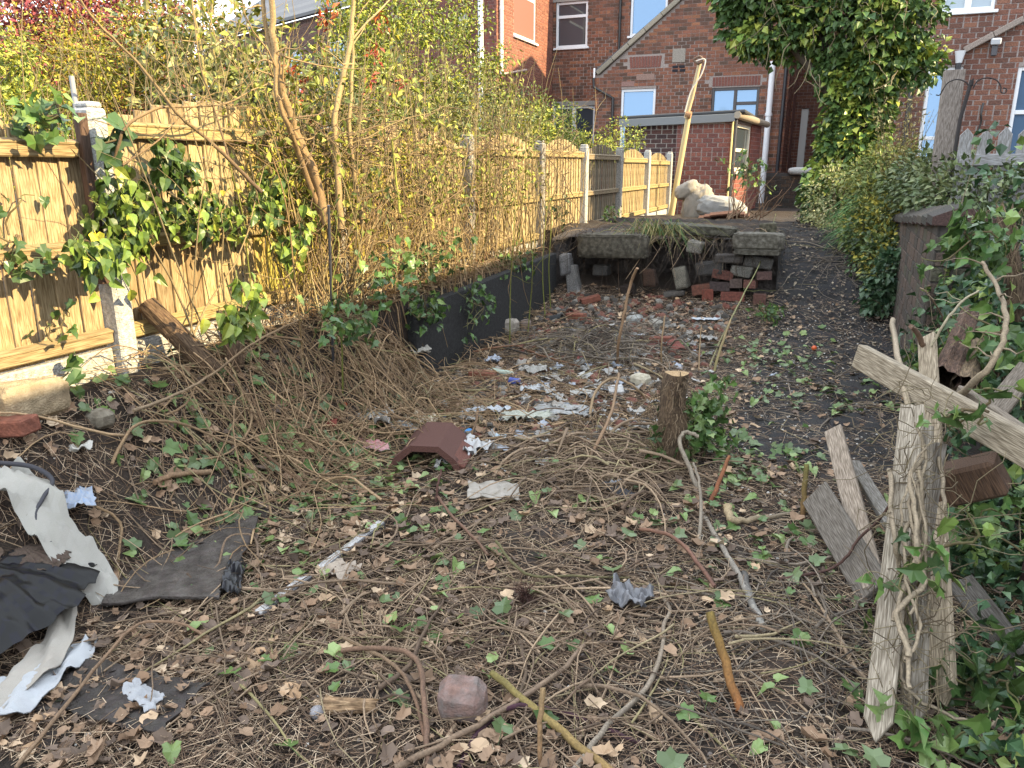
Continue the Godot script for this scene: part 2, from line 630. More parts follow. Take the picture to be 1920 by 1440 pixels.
func mound_mesh(rx: float, rz: float, hgt: float, folds: float, sd: int, a: Color, b: Color) -> ArrayMesh:
	# stuff slumped on the ground: a low dome with radiating creases and a wandering rim
	var f := FastNoiseLite.new()
	f.seed = sd
	f.frequency = 1.6
	f.fractal_octaves = 3
	var m := MB.new()
	var rings := 26
	var seg := 110
	var g := []
	for i in rings + 1:
		var row := PackedVector3Array()
		var t := float(i) / rings
		for j in seg + 1:
			var an := TAU * (j % seg) / seg
			var rim := 1.0 + 0.14 * f.get_noise_2d(cos(an) * 2.0, sin(an) * 2.0)
			var x := cos(an) * rx * t * rim
			var z := sin(an) * rz * t * rim
			var y := hgt * (1.0 - pow(t, 2.4)) + 0.25 * hgt * f.get_noise_2d(x * 9.0, z * 9.0) * (1.0 - t)
			y += folds * t * (sin(an * 19.0 + t * 5.0 + 3.0 * f.get_noise_2d(x * 4.0, z * 4.0)) * 0.6 + sin(an * 43.0 - t * 4.0) * 0.3)
			row.append(Vector3(x, y - 0.012 * t, z))
		g.append(row)
	for i in rings:
		for j in seg:
			m.quad(g[i][j], g[i][j + 1], g[i + 1][j + 1], g[i + 1][j], a.lerp(b, 0.5 + 0.5 * f.get_noise_2d(i * 1.3, j * 1.3)))
	return smooth_mesh(m, 0.85)

func log_mesh(l: float, r0: float, r1: float, a: Color, b: Color, sd: int, jag := 0.03) -> ArrayMesh:
	# a length of old wood standing on its Y axis: fluted, split and torn at the top
	var j := RandomNumberGenerator.new()
	j.seed = sd
	var k := 16
	var rows := 12
	var fl := PackedFloat32Array()
	var tops := PackedFloat32Array()
	for i in k:
		fl.append(j.randf_range(0.78, 1.12))
		tops.append(j.randf_range(-jag, jag))
	var m := MB.new()
	var prev := PackedVector3Array()
	for i in rows + 1:
		var f := float(i) / rows
		var cur := PackedVector3Array()
		for s in k:
			var an := TAU * s / k
			var r := lerpf(r0, r1, f) * fl[s] * j.randf_range(0.95, 1.05)
			cur.append(Vector3(cos(an) * r + 0.08 * r0 * sin(f * 5.0), f * l + (tops[s] if i == rows else 0.0), sin(an) * r))
		if i > 0:
			for s in k:
				var t := (s + 1) % k
				m.quad(prev[s], cur[s], cur[t], prev[t], a.lerp(b, j.randf() * 0.6 + 0.4 * absf(fl[s] - 0.95) * 4.0))
		prev = cur
	for s in k:
		m.tri(Vector3(0, l - jag, 0), prev[(s + 1) % k], prev[s], Color(b.r * 1.3, b.g * 1.25, b.b * 1.1))
	return smooth_mesh(m, 0.35)

# ---------------------------------------------------------------- foliage helpers
func clump(m: MB, at: Vector3, rad: float, count: int, size: float, cols: Array, out := Vector3.ZERO, slim := 0.55, droop := 0.2) -> void:
	for i in count:
		var d := rdir()
		var p := at + d * rad * pow(R.randf(), 0.45)
		var dir := (d + out * 0.8 + rdir() * 0.6 - Vector3(0, droop, 0)).normalized()
		var nr := (Vector3.UP * 0.7 + rdir() * 0.7 + d * 0.4).normalized()
		var l := size * R.randf_range(0.6, 1.25)
		m.leaf(p, dir, nr, l, l * slim, rc(cols[R.randi() % cols.size()], cols[R.randi() % cols.size()], 0.18))

func sway(a: Vector3, b: Vector3, amp: float, k := 7) -> PackedVector3Array:
	var o := PackedVector3Array()
	var w := rdir() * amp
	var w2 := rdir() * amp * 0.4
	for i in k + 1:
		var f := float(i) / k
		o.append(a.lerp(b, f) + w * sin(f * PI) + w2 * sin(f * TAU * 1.5))
	return o

# ================================================================ the scene
func _ready() -> void:
	R.seed = 20241
	camera_and_light()
	terrain()
	print("houses")
	houses()
	fence()
	retaining()
	side_wall()
	print("plants behind")
	plants_behind()
	ivy_tree()
	path_hedge()
	print("tangle")
	fence_tangle()
	ivy_on_fence()
	print("litter")
	litter()
	vine_heaps()
	print("objects")
	picket_wreck()
	picket_fence_far()
	yard_things()
	rubbish()
	sticks()
	right_bank()

func camera_and_light() -> void:
	var cam := Camera3D.new()
	cam.name = "camera"
	cam.position = Vector3(0, 1.55, 0)
	cam.rotation_degrees = Vector3(-15.8, 22.2, 0)
	cam.fov = 53.035
	cam.near = 0.05
	cam.far = 600.0
	add_child(cam)
	cam.current = true
	var env := Environment.new()
	env.background_mode = Environment.BG_SKY
	var sk := ProceduralSkyMaterial.new()
	sk.sky_top_color = Color(0.78, 0.81, 0.85)
	sk.sky_horizon_color = Color(0.90, 0.93, 0.95)
	sk.sky_curve = 0.16
	sk.ground_bottom_color = Color(0.25, 0.23, 0.2)
	sk.ground_horizon_color = Color(0.6, 0.62, 0.62)
	sk.sky_energy_multiplier = 1.15
	var sky := Sky.new()
	sky.sky_material = sk
	env.sky = sky
	env.tonemap_mode = Environment.TONE_MAPPER_LINEAR
	env.tonemap_exposure = 3.45
	env.sdfgi_enabled = true
	env.ssao_enabled = true
	env.ssil_enabled = true
	var we := WorldEnvironment.new()
	we.name = "world"
	we.environment = env
	add_child(we)
	var sun := DirectionalLight3D.new()
	sun.name = "sun"
	sun.light_energy = 1.4
	sun.light_color = Color(1.0, 0.90, 0.70)
	sun.light_angular_distance = 0.5
	sun.shadow_enabled = true
	add_child(sun)
	sun.look_at_from_position(Vector3(0.86, 0.47, -0.05) * 40.0, Vector3.ZERO)

func terrain() -> void:
	var nz := FastNoiseLite.new()
	nz.seed = 5
	nz.frequency = 0.9
	nz.fractal_octaves = 5
	var xs := []
	var zs := []
	for q in [-300.0, -120.0, -60.0, -30.0, -18.0, -12.0, -9.0, -7.0, -5.5, -4.5]:
		xs.append(q)
	var x := -4.0
	while x < 2.2:
		xs.append(x)
		x += 0.035
	for q in [2.3, 2.6, 3.2, 4.0, 6.0, 9.0, 15.0, 30.0, 60.0, 120.0, 300.0]:
		xs.append(q)
	for q in [300.0, 120.0, 60.0, 30.0, 15.0, 8.0, 4.0, 2.0, 1.0]:
		zs.append(q)
	var z := 0.4
	while z > -12.5:
		zs.append(z)
		z -= 0.035 if z > -5.0 else 0.05
	for q in [-12.8, -13.5, -14.5, -16.0, -18.0, -20.0, -24.0, -30.0, -45.0, -80.0, -150.0, -400.0]:
		zs.append(q)
	var m := MB.new()
	var nx := xs.size()
	var pn := FastNoiseLite.new()
	pn.seed = 21
	pn.frequency = 0.5
	pn.fractal_octaves = 4
	for zz in zs:
		for xx in xs:
			var near: bool = xx > -4.2 and xx < 2.4 and zz < 1.0 and zz > -13.0
			var y := gh(clampf(xx, -4.0, 2.4), clampf(zz, -22.0, 1.0))
			if near:
				y += 0.045 * nz.get_noise_2d(xx, zz) + 0.03 * nz.get_noise_2d(xx * 5.0, zz * 5.0)
			m.v.append(Vector3(xx, y - 0.01, zz))
			# dark trodden soot-soil on the path, brown mulch elsewhere, in patches with a grain
			var t := clampf(0.5 + 1.1 * pn.get_noise_2d(xx * 4.0, zz * 4.0), 0.0, 1.0)
			var soil := Color(0.030, 0.021, 0.015).lerp(Color(0.062, 0.043, 0.030), t)
			var pathy := ss((xx + 0.75 + 0.25 * pn.get_noise_2d(xx * 6.0, zz * 6.0)) / 0.35) * ss((-zz - 3.6) / 0.9) * ss((1.0 - xx) / 0.3)
			var ash := Color(0.020, 0.020, 0.023).lerp(Color(0.042, 0.040, 0.041), t)
			m.c.append(soil.lerp(ash, pathy))
			m.n.append(Vector3.UP)
	for i in zs.size() - 1:
		for j in nx - 1:
			var a := i * nx + j
			m.ix.append_array(PackedInt32Array([a, a + 1, a + nx, a + 1, a + nx + 1, a + nx]))
	# normals from the slopes
	for i in range(1, zs.size() - 1):
		for j in range(1, nx - 1):
			var a := i * nx + j
			var dx := m.v[a + 1] - m.v[a - 1]
			var dz := m.v[a - nx] - m.v[a + nx]
			m.n[a] = dx.cross(dz).normalized()
	struct("ground", m.mesh(), mat("soil", 0.95, noise_tex("soil_t", 0.05, 6, Color(0.45, 0.43, 0.41), Color(1, 1, 1), FastNoiseLite.TYPE_SIMPLEX, 1024, Color(0.78, 0.76, 0.74)), Vector3.ONE * 1.9, bump_tex("soil_b", 0.06, 6, 9.0)))

# ---------------------------------------------------------------- fence on the boundary
func fence() -> void:
	var wt := noise_tex("wood_t", 0.02, 5, Color(0.5, 0.44, 0.36), Color(1, 1, 1), FastNoiseLite.TYPE_SIMPLEX_SMOOTH, 1024, Color(0.84, 0.8, 0.74))
	var wood := mat("fence_wood", 0.8, wt, Vector3(5.0, 0.45, 5.0), bump_tex("wood_b", 0.03, 4, 3.0))
	var conc := mat("concrete", 0.95, noise_tex("conc_t", 0.04, 5, Color(0.66, 0.66, 0.66), Color(1, 1, 1)), Vector3.ONE * 1.6, bump_tex("conc_b", 0.1, 4, 4.0))
	var zs := [-0.75, -2.66, -4.5, -6.6, -8.5, -10.2, -12.05, -14.0, -16.0]
	var honey := [Color(0.40, 0.32, 0.20), Color(0.46, 0.37, 0.235), Color(0.35, 0.275, 0.17), Color(0.43, 0.36, 0.235), Color(0.30, 0.235, 0.145)]
	var alga := [Color(0.46, 0.44, 0.08), Color(0.52, 0.47, 0.11), Color(0.42, 0.40, 0.09), Color(0.54, 0.45, 0.16)]
	var straw := [Color(0.48, 0.41, 0.25), Color(0.52, 0.44, 0.27), Color(0.44, 0.375, 0.23)]
	var grey := [Color(0.25, 0.22, 0.17), Color(0.29, 0.25, 0.19), Color(0.22, 0.2, 0.16), Color(0.32, 0.27, 0.19)]
	var looks := ["brown honey-coloured board fence panel hung with thin ivy, beside the widest concrete post", "honey board fence panel with curled ivy bunches and yellow-green algae towards one side", "fence panel mostly hidden behind bare saplings and tangled stems", "straw-coloured fence panel behind tall green bramble canes", "pale yellow fence panel between bare white posts, next to the grey one", "weathered grey fence panel between two yellow ones", "yellow domed fence panel next to the grey panel on the shed side", "short pale fence panel ending at the brick shed"]
	var postlabel := ["concrete fence post at the open end of the honey panel", "whitened concrete fence post with dark flat strip and ivy climbing it", "concrete fence post hidden among the bare sapling stems", "concrete fence post wrapped in dry creeper behind green canes", "concrete post dark with dead creeper before the pale yellow panel", "clean white concrete post between the pale yellow and grey panels", "grey concrete post with a bracket between the grey and yellow panels", "white concrete post between the last two domed panels", "white concrete post at the end of the fence by the shed"]
	for i in zs.size():
		if i == 0:
			continue
		var t := thing("concrete_post", postlabel[i], "fence post", Vector3(-3.13, 0.2, zs[i]), "concrete fence posts")
		var m := MB.new()
		var pc := Color(0.52, 0.52, 0.50) if i in [1, 5, 7, 8] else Color(0.40, 0.38, 0.34)
		var hgt := 1.6
		m.bbox(Transform3D(Basis(), Vector3(0, hgt * 0.5, 0)), Vector3(0.11, hgt, 0.1), 0.012, pc)
		m.bbox(Transform3D(Basis(), Vector3(0, hgt + 0.012, 0)), Vector3(0.09, 0.03, 0.08), 0.01, pc)
		part("shaft", m.mesh(), conc, t)
		if i == 1:
			var s := MB.new()
			s.bbox(Transform3D(Basis(), Vector3(0.03, 1.2, 0.075)), Vector3(0.04, 0.75, 0.045), 0.004, Color(0.10, 0.06, 0.045))
			part("batten", s.mesh(), wood, t)
			var c := MB.new()
			c.tube(PackedVector3Array([Vector3(-0.1, 1.4, -0.02), Vector3(-0.1, 1.74, -0.02)]), 0.012, 0.012, 8, Color(0.25, 0.25, 0.26))
			part("steel_tube", c.mesh(), mat("zinc", 0.5), t)
	for i in zs.size() - 1:
		var z0: float = zs[i] - 0.055
		var z1: float = zs[i + 1] + 0.055
		var w := z0 - z1
		var t := thing("fence_panel", looks[i], "fence panel", Vector3(-3.16, 0.72, z0), "board fence panels along the boundary")
		var bw := 0.108 if i < 3 else 0.1
		var k := int(w / bw)
		bw = w / k
		var low := -0.06 if i == 0 else 0.0
		var lift: float = [0.0, 0.09, 0.06, 0.06, 0.07, 0.05, 0.02, -0.01][i]
		for j in k:
			var f := (j + 0.5) / k
			var hgt := 0.93 + lift + 0.15 * sin(f * PI) + R.randf_range(-0.006, 0.006)
			var pal: Array = honey
			if i == 1:
				pal = alga if f > 0.55 + R.randf_range(-0.15, 0.15) else straw if f > 0.3 else honey
			elif i == 2:
				pal = alga if f < 0.5 + R.randf_range(-0.35, 0.3) else straw if R.randf() < 0.5 else honey
			elif i in [3, 4, 6, 7]:
				pal = straw
			elif i == 5:
				pal = grey
			var m := MB.new()
			m.bbox(Transform3D(Basis(Vector3.UP, 0.13), Vector3(0, hgt * 0.5, 0)), Vector3(0.012, hgt, bw + 0.004), 0.002, rc(pal[R.randi() % pal.size()], pal[R.randi() % pal.size()], 0.16))
			part("board", m.mesh(), wood, t, Transform3D(Basis(Vector3(1, 0, 0), R.randf_range(-0.006, 0.006)), Vector3(R.randf_range(-0.003, 0.003), 0, -bw * (j + 0.5))))
		var rails := [[0.05, 0.06], [0.47, 0.055], [0.90 + lift, 0.065]]
		for q in rails:
			var m := MB.new()
			var col: Color = grey[3] if i == 5 else Color(0.42, 0.35, 0.18) if i > 0 else Color(0.36, 0.29, 0.17)
			m.bbox(Transform3D(Basis(), Vector3(0.032, q[0], -w * 0.5)), Vector3(0.038, q[1], w), 0.006, col)
			m.bbox(Transform3D(Basis(Vector3(0, 0, 1), -0.3), Vector3(0.035, q[0] + q[1] * 0.5, -w * 0.5)), Vector3(0.045, 0.012, w), 0.003, col)
			part("rail", m.mesh(), mat("rail_wood", 0.85, wt, Vector3(7.0, 7.0, 0.35)), t)
		var g := MB.new()
		g.bbox(Transform3D(Basis(), Vector3(0, 0, 0)), Vector3(0.05, 0.34, w), 0.008, Color(0.56, 0.55, 0.52) if i > 3 else Color(0.48, 0.46, 0.42))
		solo("gravel_board", g.mesh(), conc, ["concrete gravel board under the brown ivy-hung panel", "concrete gravel board under the algae-stained panel", "concrete gravel board behind the saplings", "concrete gravel board behind the bramble canes", "pale concrete gravel board under the yellow panel before the grey one", "white concrete gravel board under the weathered grey panel", "white concrete gravel board under the yellow domed panel by the grey one", "white concrete gravel board under the last short panel"][i], "gravel board", "concrete gravel boards", Transform3D(Basis(), Vector3(-3.15, 0.545, (z0 + z1) * 0.5)))

# ---------------------------------------------------------------- houses and shed
func houses() -> void:
	var glass := StandardMaterial3D.new()
	glass.resource_name = "window_glass"
	glass.albedo_color = Color(0.36, 0.48, 0.60)
	glass.roughness = 0.04
	glass.metallic = 0.45
	glass.metallic_specular = 0.9
	var white := Color(0.62, 0.64, 0.66)
	var dim := glass.duplicate() as StandardMaterial3D
	dim.resource_name = "window_glass_dim"
	dim.albedo_color = Color(0.22, 0.25, 0.28)
	dim.metallic = 0.0
	dim.metallic_specular = 0.5
	var milky := glass.duplicate() as StandardMaterial3D
	milky.resource_name = "window_glass_milky"
	milky.albedo_color = Color(0.48, 0.54, 0.58)
	milky.metallic = 0.1
	var old := [Color(0.254, 0.112, 0.068), Color(0.315, 0.131, 0.080), Color(0.201, 0.095, 0.061), Color(0.348, 0.145, 0.083), Color(0.134, 0.081, 0.056), Color(0.281, 0.124, 0.078), Color(0.227, 0.105, 0.066), Color(0.375, 0.164, 0.088), Color(0.167, 0.089, 0.061)]
	var red := [Color(0.33, 0.13, 0.085), Color(0.36, 0.145, 0.095), Color(0.29, 0.115, 0.08), Color(0.38, 0.16, 0.105)]
	var dark := [Color(0.063, 0.048, 0.038), Color(0.085, 0.057, 0.043), Color(0.102, 0.069, 0.045), Color(0.048, 0.044, 0.036)]
	var plum := [Color(0.239, 0.106, 0.072), Color(0.205, 0.092, 0.065), Color(0.272, 0.121, 0.079), Color(0.176, 0.083, 0.061), Color(0.296, 0.138, 0.090)]
	var mort := Color(0.36, 0.30, 0.27)
	var conc: Material = mat("coping_stone", 0.95, noise_tex("conc_t", 0.04, 5, Color(0.66, 0.66, 0.66), Color(1, 1, 1)), Vector3.ONE * 1.6)
	var X1 := Vector3(1, 0, 0)
	var Z1 := Vector3(0, 0, 1)
	var slate := mat("slate", 0.7, noise_tex("slate_t", 0.03, 4, Color(0.7, 0.7, 0.7), Color(1, 1, 1)), Vector3.ONE)
	# --- middle house: rear wall with an older lean-to wing in front of it
	var h := thing("brick_house", "dark old brick house with a sloping coping, white windows and lean-to wing behind the shed", "house", Vector3.ZERO)
	var og := 0.35
	var o := Vector3(-8.45, og, -24.0)
	var wa := Rect2(0.09, 4.66, 1.0, 1.27)
	var wb := Rect2(2.38, 4.87, 1.08, 1.5)
	var wd := Rect2(0.02, 0.6, 1.38, 2.38)
	brick_wall(h, o, X1, Z1, 7.1, [Vector2(0, 7.2), Vector2(7.1, 7.2)], [wa, wb, wd], old, Vector2(0.222, 0.089), Vector2(1.6, 4.0), 150, 11, mort)
	window(h, o, X1, Z1, wa, "toplight", white, dim)
	window(h, o, X1, Z1, wb, "plain", white, glass)
	window(h, o, X1, Z1, wd, "pair", white, dim)
	# lintels of the rear wall
	for q in [wa, wb, wd]:
		var l := MB.new()
		l.bbox(Transform3D(Basis(), o + Vector3(q.position.x + q.size.x * 0.5, q.end.y + 0.07, 0.0)), Vector3(q.size.x + 0.2, 0.14, 0.05), 0.006, Color(0.38, 0.36, 0.33))
		part("lintel", l.mesh(), conc, h)
	var bk := MB.new()
	bk.box(Transform3D(Basis(), Vector3(-4.9, 3.7, -28.3)), Vector3(7.08, 7.6, 8.0), Color(0.2, 0.1, 0.08))
	part("back_wall", bk.mesh(), mat("plain_brick", 0.95), h)
	var rf := MB.new()
	roof_slab(rf, Vector3(-8.5, 7.45, -23.8), Vector3(-1.2, 7.45, -23.8), Vector3(-1.2, 10.2, -28.2), Vector3(-8.5, 10.2, -28.2))
	roof_slab(rf, Vector3(-8.5, 10.2, -28.2), Vector3(-1.2, 10.2, -28.2), Vector3(-1.2, 7.45, -32.6), Vector3(-8.5, 7.45, -32.6))
	part("roof", rf.mesh(), slate, h)
	# wing
	var o2 := Vector3(-6.48, og, -22.0)
	var w1 := Rect2(0.74, 1.45, 0.96, 1.78)
	var w2 := Rect2(3.19, 2.3, 1.21, 0.88)
	var topl := [Vector2(0, 3.62), Vector2(0.12, 3.62), Vector2(3.9, 6.65), Vector2(5.1, 6.65)]
	var arch1 := Rect2(0.95, 3.75, 0.86, 0.3)
	brick_wall(h, o2, X1, Z1, 5.1, topl, [w1, w2], old, Vector2(0.222, 0.089), Vector2(2.4, 3.5), 150, 12, mort, [arch1, Rect2(w2.position.x - 0.03, w2.end.y + 0.02, w2.size.x + 0.06, 0.26)])
	window(h, o2, X1, Z1, w1, "plain", white, glass)
	window(h, o2, X1, Z1, w2, "side", Color(0.05, 0.042, 0.04), glass)
	# soldier courses over the openings
	var bmat: Material = mats["brick"]
	for q in [[0.95, 3.75, 0.86, 0.3, 0.12], [w2.position.x, w2.end.y + 0.03, w2.size.x, 0.24, 0.0]]:
		var k := int(q[2] / 0.075)
		for j in k:
			var f := (j + 0.5) / k
			var m := MB.new()
			m.bbox(Transform3D(Basis(Vector3(0, 0, 1), -(f - 0.5) * q[4] * 2.0), Vector3.ZERO), Vector3(q[2] / k - 0.012, q[3] - 0.015, 0.06), 0.004, rc(Color(0.25, 0.10, 0.078), Color(0.30, 0.12, 0.085)))
			part("arch_brick", m.mesh(), bmat, h, Transform3D(Basis(), o2 + Vector3(q[0] + q[2] * f, q[1] + q[3] * 0.5, -0.026)))
	# patches of cement render and black vent bricks
	for q in [[2.27, 4.02, 0.34, 0.34, Color(0.36, 0.32, 0.27)], [1.4, 3.52, 0.5, 0.16, Color(0.34, 0.22, 0.18)], [0.92, 3.36, 0.36, 0.13, Color(0.34, 0.20, 0.17)]]:
		var m := MB.new()
		m.bbox(Transform3D(Basis(), o2 + Vector3(q[0], q[1], 0.0)), Vector3(q[2], q[3], 0.02), 0.006, q[4])
		part("render_patch", m.mesh(), conc, h)
	for q in [[2.19, 3.76], [2.37, 3.76], [2.19, 3.67], [2.39, 3.67]]:
		part("vent_brick", brick_mesh(Vector3(0.15, 0.07, 0.06), Color(0.02, 0.022, 0.03)), bmat, h, Transform3D(Basis(), o2 + Vector3(q[0], q[1] - 0.02, -0.024)))
	# coping along the slope, in stones
	var c0 := o2 + Vector3(0.05, 3.66, 0.0)
	var c1 := o2 + Vector3(3.95, 6.75, 0.0)
	for j in 9:
		var a := c0.lerp(c1, j / 9.0)
		var b := c0.lerp(c1, (j + 0.985) / 9.0)
		var m := MB.new()
		var d := (b - a).normalized()
		m.bbox(Transform3D(Basis(d, Vector3(-d.y, d.x, 0), Z1), Vector3.ZERO), Vector3(a.distance_to(b), 0.12, 0.2), 0.014, rc(Color(0.30, 0.27, 0.21), Color(0.40, 0.35, 0.27)))
		part("coping_stone", m.mesh(), conc, h, Transform3D(Basis(Vector3(1, 0, 0), R.randf_range(-0.03, 0.03)), (a + b) * 0.5))
	var lr := MB.new()
	roof_slab(lr, c0 + Vector3(-0.1, 0, -0.08), c1 + Vector3(0, 0.0, -0.08), c1 + Vector3(0, 0.0, -1.95), c0 + Vector3(-0.1, 0, -1.95))
	part("wing_roof", lr.mesh(), slate, h)
	# side of the wing with a doorway, dark plinth below
	var o3 := Vector3(-1.38, og, -22.0)
	var zr := Vector3(0, 0, -1)
	brick_wall(h, o3, zr, X1, 3.65, [Vector2(0, 6.6), Vector2(3.65, 6.6)], [], plum, Vector2(0.222, 0.089), Vector2(0, 0), 0, 13, mort)
	var o4 := Vector3(-1.4, 0.35, -25.6)
	var d4 := Rect2(0.22, 0.95, 0.2, 1.9)
	brick_wall(h, o4, X1, Z1, 1.9, [Vector2(0, 6.6), Vector2(1.9, 6.6)], [d4], plum, Vector2(0.222, 0.089), Vector2(0, 0), 0, 113, mort)
	var d5 := MB.new()
	d5.bbox(Transform3D(Basis(), o4 + Vector3(0.32, 1.9, -0.08)), Vector3(0.2, 1.9, 0.05), 0.01, Color(0.6, 0.6, 0.58))
	part("door", d5.mesh(), mat("window_frame", 0.4), h)
	var ab := MB.new()
	ab.box(Transform3D(Basis(), Vector3(-0.45, 3.6, -26.2)), Vector3(1.86, 7.0, 0.9), Color(0.2, 0.1, 0.085))
	part("back_wall", ab.mesh(), mat("plain_brick", 0.95), h)
	pipe(h, "drainpipe", [Vector3(-6.36, 7.2, -23.93), Vector3(-6.36, 4.35, -23.93)], 0.04, Color(0.02, 0.02, 0.022))
	pipe(h, "drainpipe", [Vector3(-6.52, 3.9, -21.93), Vector3(-6.5, 3.66, -21.93), Vector3(-5.95, 3.36, -21.93), Vector3(-5.93, 1.2, -21.93)], 0.04, Color(0.02, 0.02, 0.022), false)
	pipe(h, "drainpipe", [Vector3(-1.47, 6.5, -21.92), Vector3(-1.47, 1.5, -21.92), Vector3(-1.45, 0.3, -21.92)], 0.045, Color(0.015, 0.015, 0.018))
	pipe(h, "soil_pipe", [Vector3(-1.8, 4.1, -21.88), Vector3(-1.8, 0.3, -21.88)], 0.075, Color(0.62, 0.63, 0.64))
	var en := MB.new()
	en.bbox(Transform3D(Basis(), Vector3(-6.5, 4.02, -21.94)), Vector3(0.05, 0.26, 0.05), 0.01, Color(0.75, 0.75, 0.76))
	part("gutter_end", en.mesh(), mat("window_frame", 0.4), h)

	# --- house of redder brick, its side catching the sun
	var h2 := thing("brick_house", "smooth red brick house with a sunlit side wall and white downpipes", "house", Vector3.ZERO)
	var p0 := Vector3(-8.45, 0.4, -19.65)
	var ws := Rect2(1.2, 4.55, 1.7, 1.6)
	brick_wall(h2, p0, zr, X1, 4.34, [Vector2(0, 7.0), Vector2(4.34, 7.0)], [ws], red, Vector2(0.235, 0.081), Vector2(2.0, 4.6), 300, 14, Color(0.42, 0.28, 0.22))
	window(h2, p0, zr, X1, ws, "toplight", Color(0.68, 0.68, 0.68), dim)
	var f0 := Vector3(-11.6, 0.4, -19.65)
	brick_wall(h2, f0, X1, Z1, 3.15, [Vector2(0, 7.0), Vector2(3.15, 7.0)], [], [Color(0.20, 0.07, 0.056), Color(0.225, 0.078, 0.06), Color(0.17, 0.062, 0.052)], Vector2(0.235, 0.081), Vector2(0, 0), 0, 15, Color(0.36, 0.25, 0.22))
	var b2 := MB.new()
	b2.box(Transform3D(Basis(), Vector3(-10.05, 3.9, -23.9)), Vector3(3.1, 7.0, 8.4), Color(0.2, 0.09, 0.07))
	part("back_wall", b2.mesh(), mats["plain_brick"], h2)
	var r2 := MB.new()
	roof_slab(r2, Vector3(-8.3, 7.35, -19.4), Vector3(-8.3, 7.35, -28.2), Vector3(-10.0, 8.6, -28.2), Vector3(-10.0, 8.6, -19.4))
	roof_slab(r2, Vector3(-10.0, 8.6, -19.4), Vector3(-10.0, 8.6, -28.2), Vector3(-11.8, 7.35, -28.2), Vector3(-11.8, 7.35, -19.4))
	part("roof", r2.mesh(), slate, h2)
	pipe(h2, "downpipe", [Vector3(-8.85, 7.0, -19.56), Vector3(-8.85, 0.6, -19.56)], 0.07, Color(0.60, 0.62, 0.64))
	pipe(h2, "downpipe", [Vector3(-8.38, 7.0, -19.82), Vector3(-8.38, 3.86, -19.82)], 0.05, Color(0.62, 0.62, 0.6))
	pipe(h2, "waste_pipe", [Vector3(-8.38, 3.86, -19.82), Vector3(-8.38, 4.15, -21.6)], 0.025, Color(0.45, 0.36, 0.3), false)
	var dish := lump(Vector3(0.16, 0.2, 0.06), 0.05, 1.0, 3, 8, Color(0.45, 0.43, 0.40), Color(0.5, 0.48, 0.45))
	part("flue_cover", dish, conc, h2, Transform3D(Basis(), Vector3(-9.35, 5.15, -19.56)))
	# lower step of the same house
	var o5 := Vector3(-13.4, 0.4, -20.6)
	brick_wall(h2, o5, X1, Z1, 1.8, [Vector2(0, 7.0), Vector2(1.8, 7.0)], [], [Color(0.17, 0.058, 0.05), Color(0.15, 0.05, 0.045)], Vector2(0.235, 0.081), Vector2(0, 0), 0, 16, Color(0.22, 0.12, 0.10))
	var b3 := MB.new()
	b3.box(Transform3D(Basis(), Vector3(-12.5, 3.9, -24.0)), Vector3(1.78, 7.0, 6.7), Color(0.2, 0.09, 0.07))
	part("back_wall", b3.mesh(), mats["plain_brick"], h2)

	# --- house beyond the picket fence
	var h3 := thing("brick_house", "brown brick house with a wall lamp and glazed door beyond the white picket fence", "house", Vector3.ZERO)
	var q0 := Vector3(0.35, 0.6, -18.5)
	var d3 := Rect2(1.12, 0.4, 0.62, 2.45)
	var u3 := Rect2(1.2, 3.85, 0.92, 1.5)
	var s3 := Rect2(2.68, 0.2, 1.1, 2.6)
	brick_wall(h3, q0, X1, Z1, 5.5, [Vector2(0, 6.9), Vector2(5.5, 6.9)], [d3, u3, s3], plum, Vector2(0.25, 0.096), Vector2(2.2, 2.6), 300, 17, Color(0.34, 0.29, 0.27))
	window(h3, q0, X1, Z1, d3, "mid", white, glass)
	window(h3, q0, X1, Z1, u3, "pair", white, milky)
	window(h3, q0, X1, Z1, s3, "toplight", white, glass)
	var b4 := MB.new()
	b4.box(Transform3D(Basis(), Vector3(3.1, 4.0, -22.7)), Vector3(5.48, 7.0, 8.0), Color(0.2, 0.1, 0.085))
	part("back_wall", b4.mesh(), mats["plain_brick"], h3)
	var r4 := MB.new()
	roof_slab(r4, Vector3(0.2, 7.6, -18.3), Vector3(6.0, 7.6, -18.3), Vector3(6.0, 9.25, -22.7), Vector3(0.2, 9.25, -22.7))
	roof_slab(r4, Vector3(0.2, 9.25, -22.7), Vector3(6.0, 9.25, -22.7), Vector3(6.0, 7.6, -27.0), Vector3(0.2, 7.6, -27.0))
	part("roof", r4.mesh(), slate, h3)
	var v0 := Vector3(2.05, 3.74, -18.46)
	var v1 := Vector3(3.9, 4.76, -18.46)
	for j in 4:
		var a := v0.lerp(v1, j / 4.0)
		var b := v0.lerp(v1, (j + 0.985) / 4.0)
		var d := (b - a).normalized()
		var m := MB.new()
		m.bbox(Transform3D(Basis(d, Vector3(-d.y, d.x, 0), Z1), Vector3.ZERO), Vector3(a.distance_to(b), 0.11, 0.16), 0.012, Color(0.34, 0.28, 0.24))
		part("coping_stone", m.mesh(), conc, h3, Transform3D(Basis(), (a + b) * 0.5))
	var hp := MB.new()
	hp.tube(PackedVector3Array([Vector3(1.98, 3.72, -18.38), Vector3(1.98, 3.62, -18.38), Vector3(1.98, 3.5, -18.38)]), 0.1, 0.055, 12, Color(0.42, 0.43, 0.44))
	part("hopper", hp.mesh(), mats["pipe_paint"], h3)
	pipe(h3, "drainpipe", [Vector3(1.98, 3.5, -18.38), Vector3(1.98, 0.7, -18.38)], 0.055, Color(0.014, 0.014, 0.017))
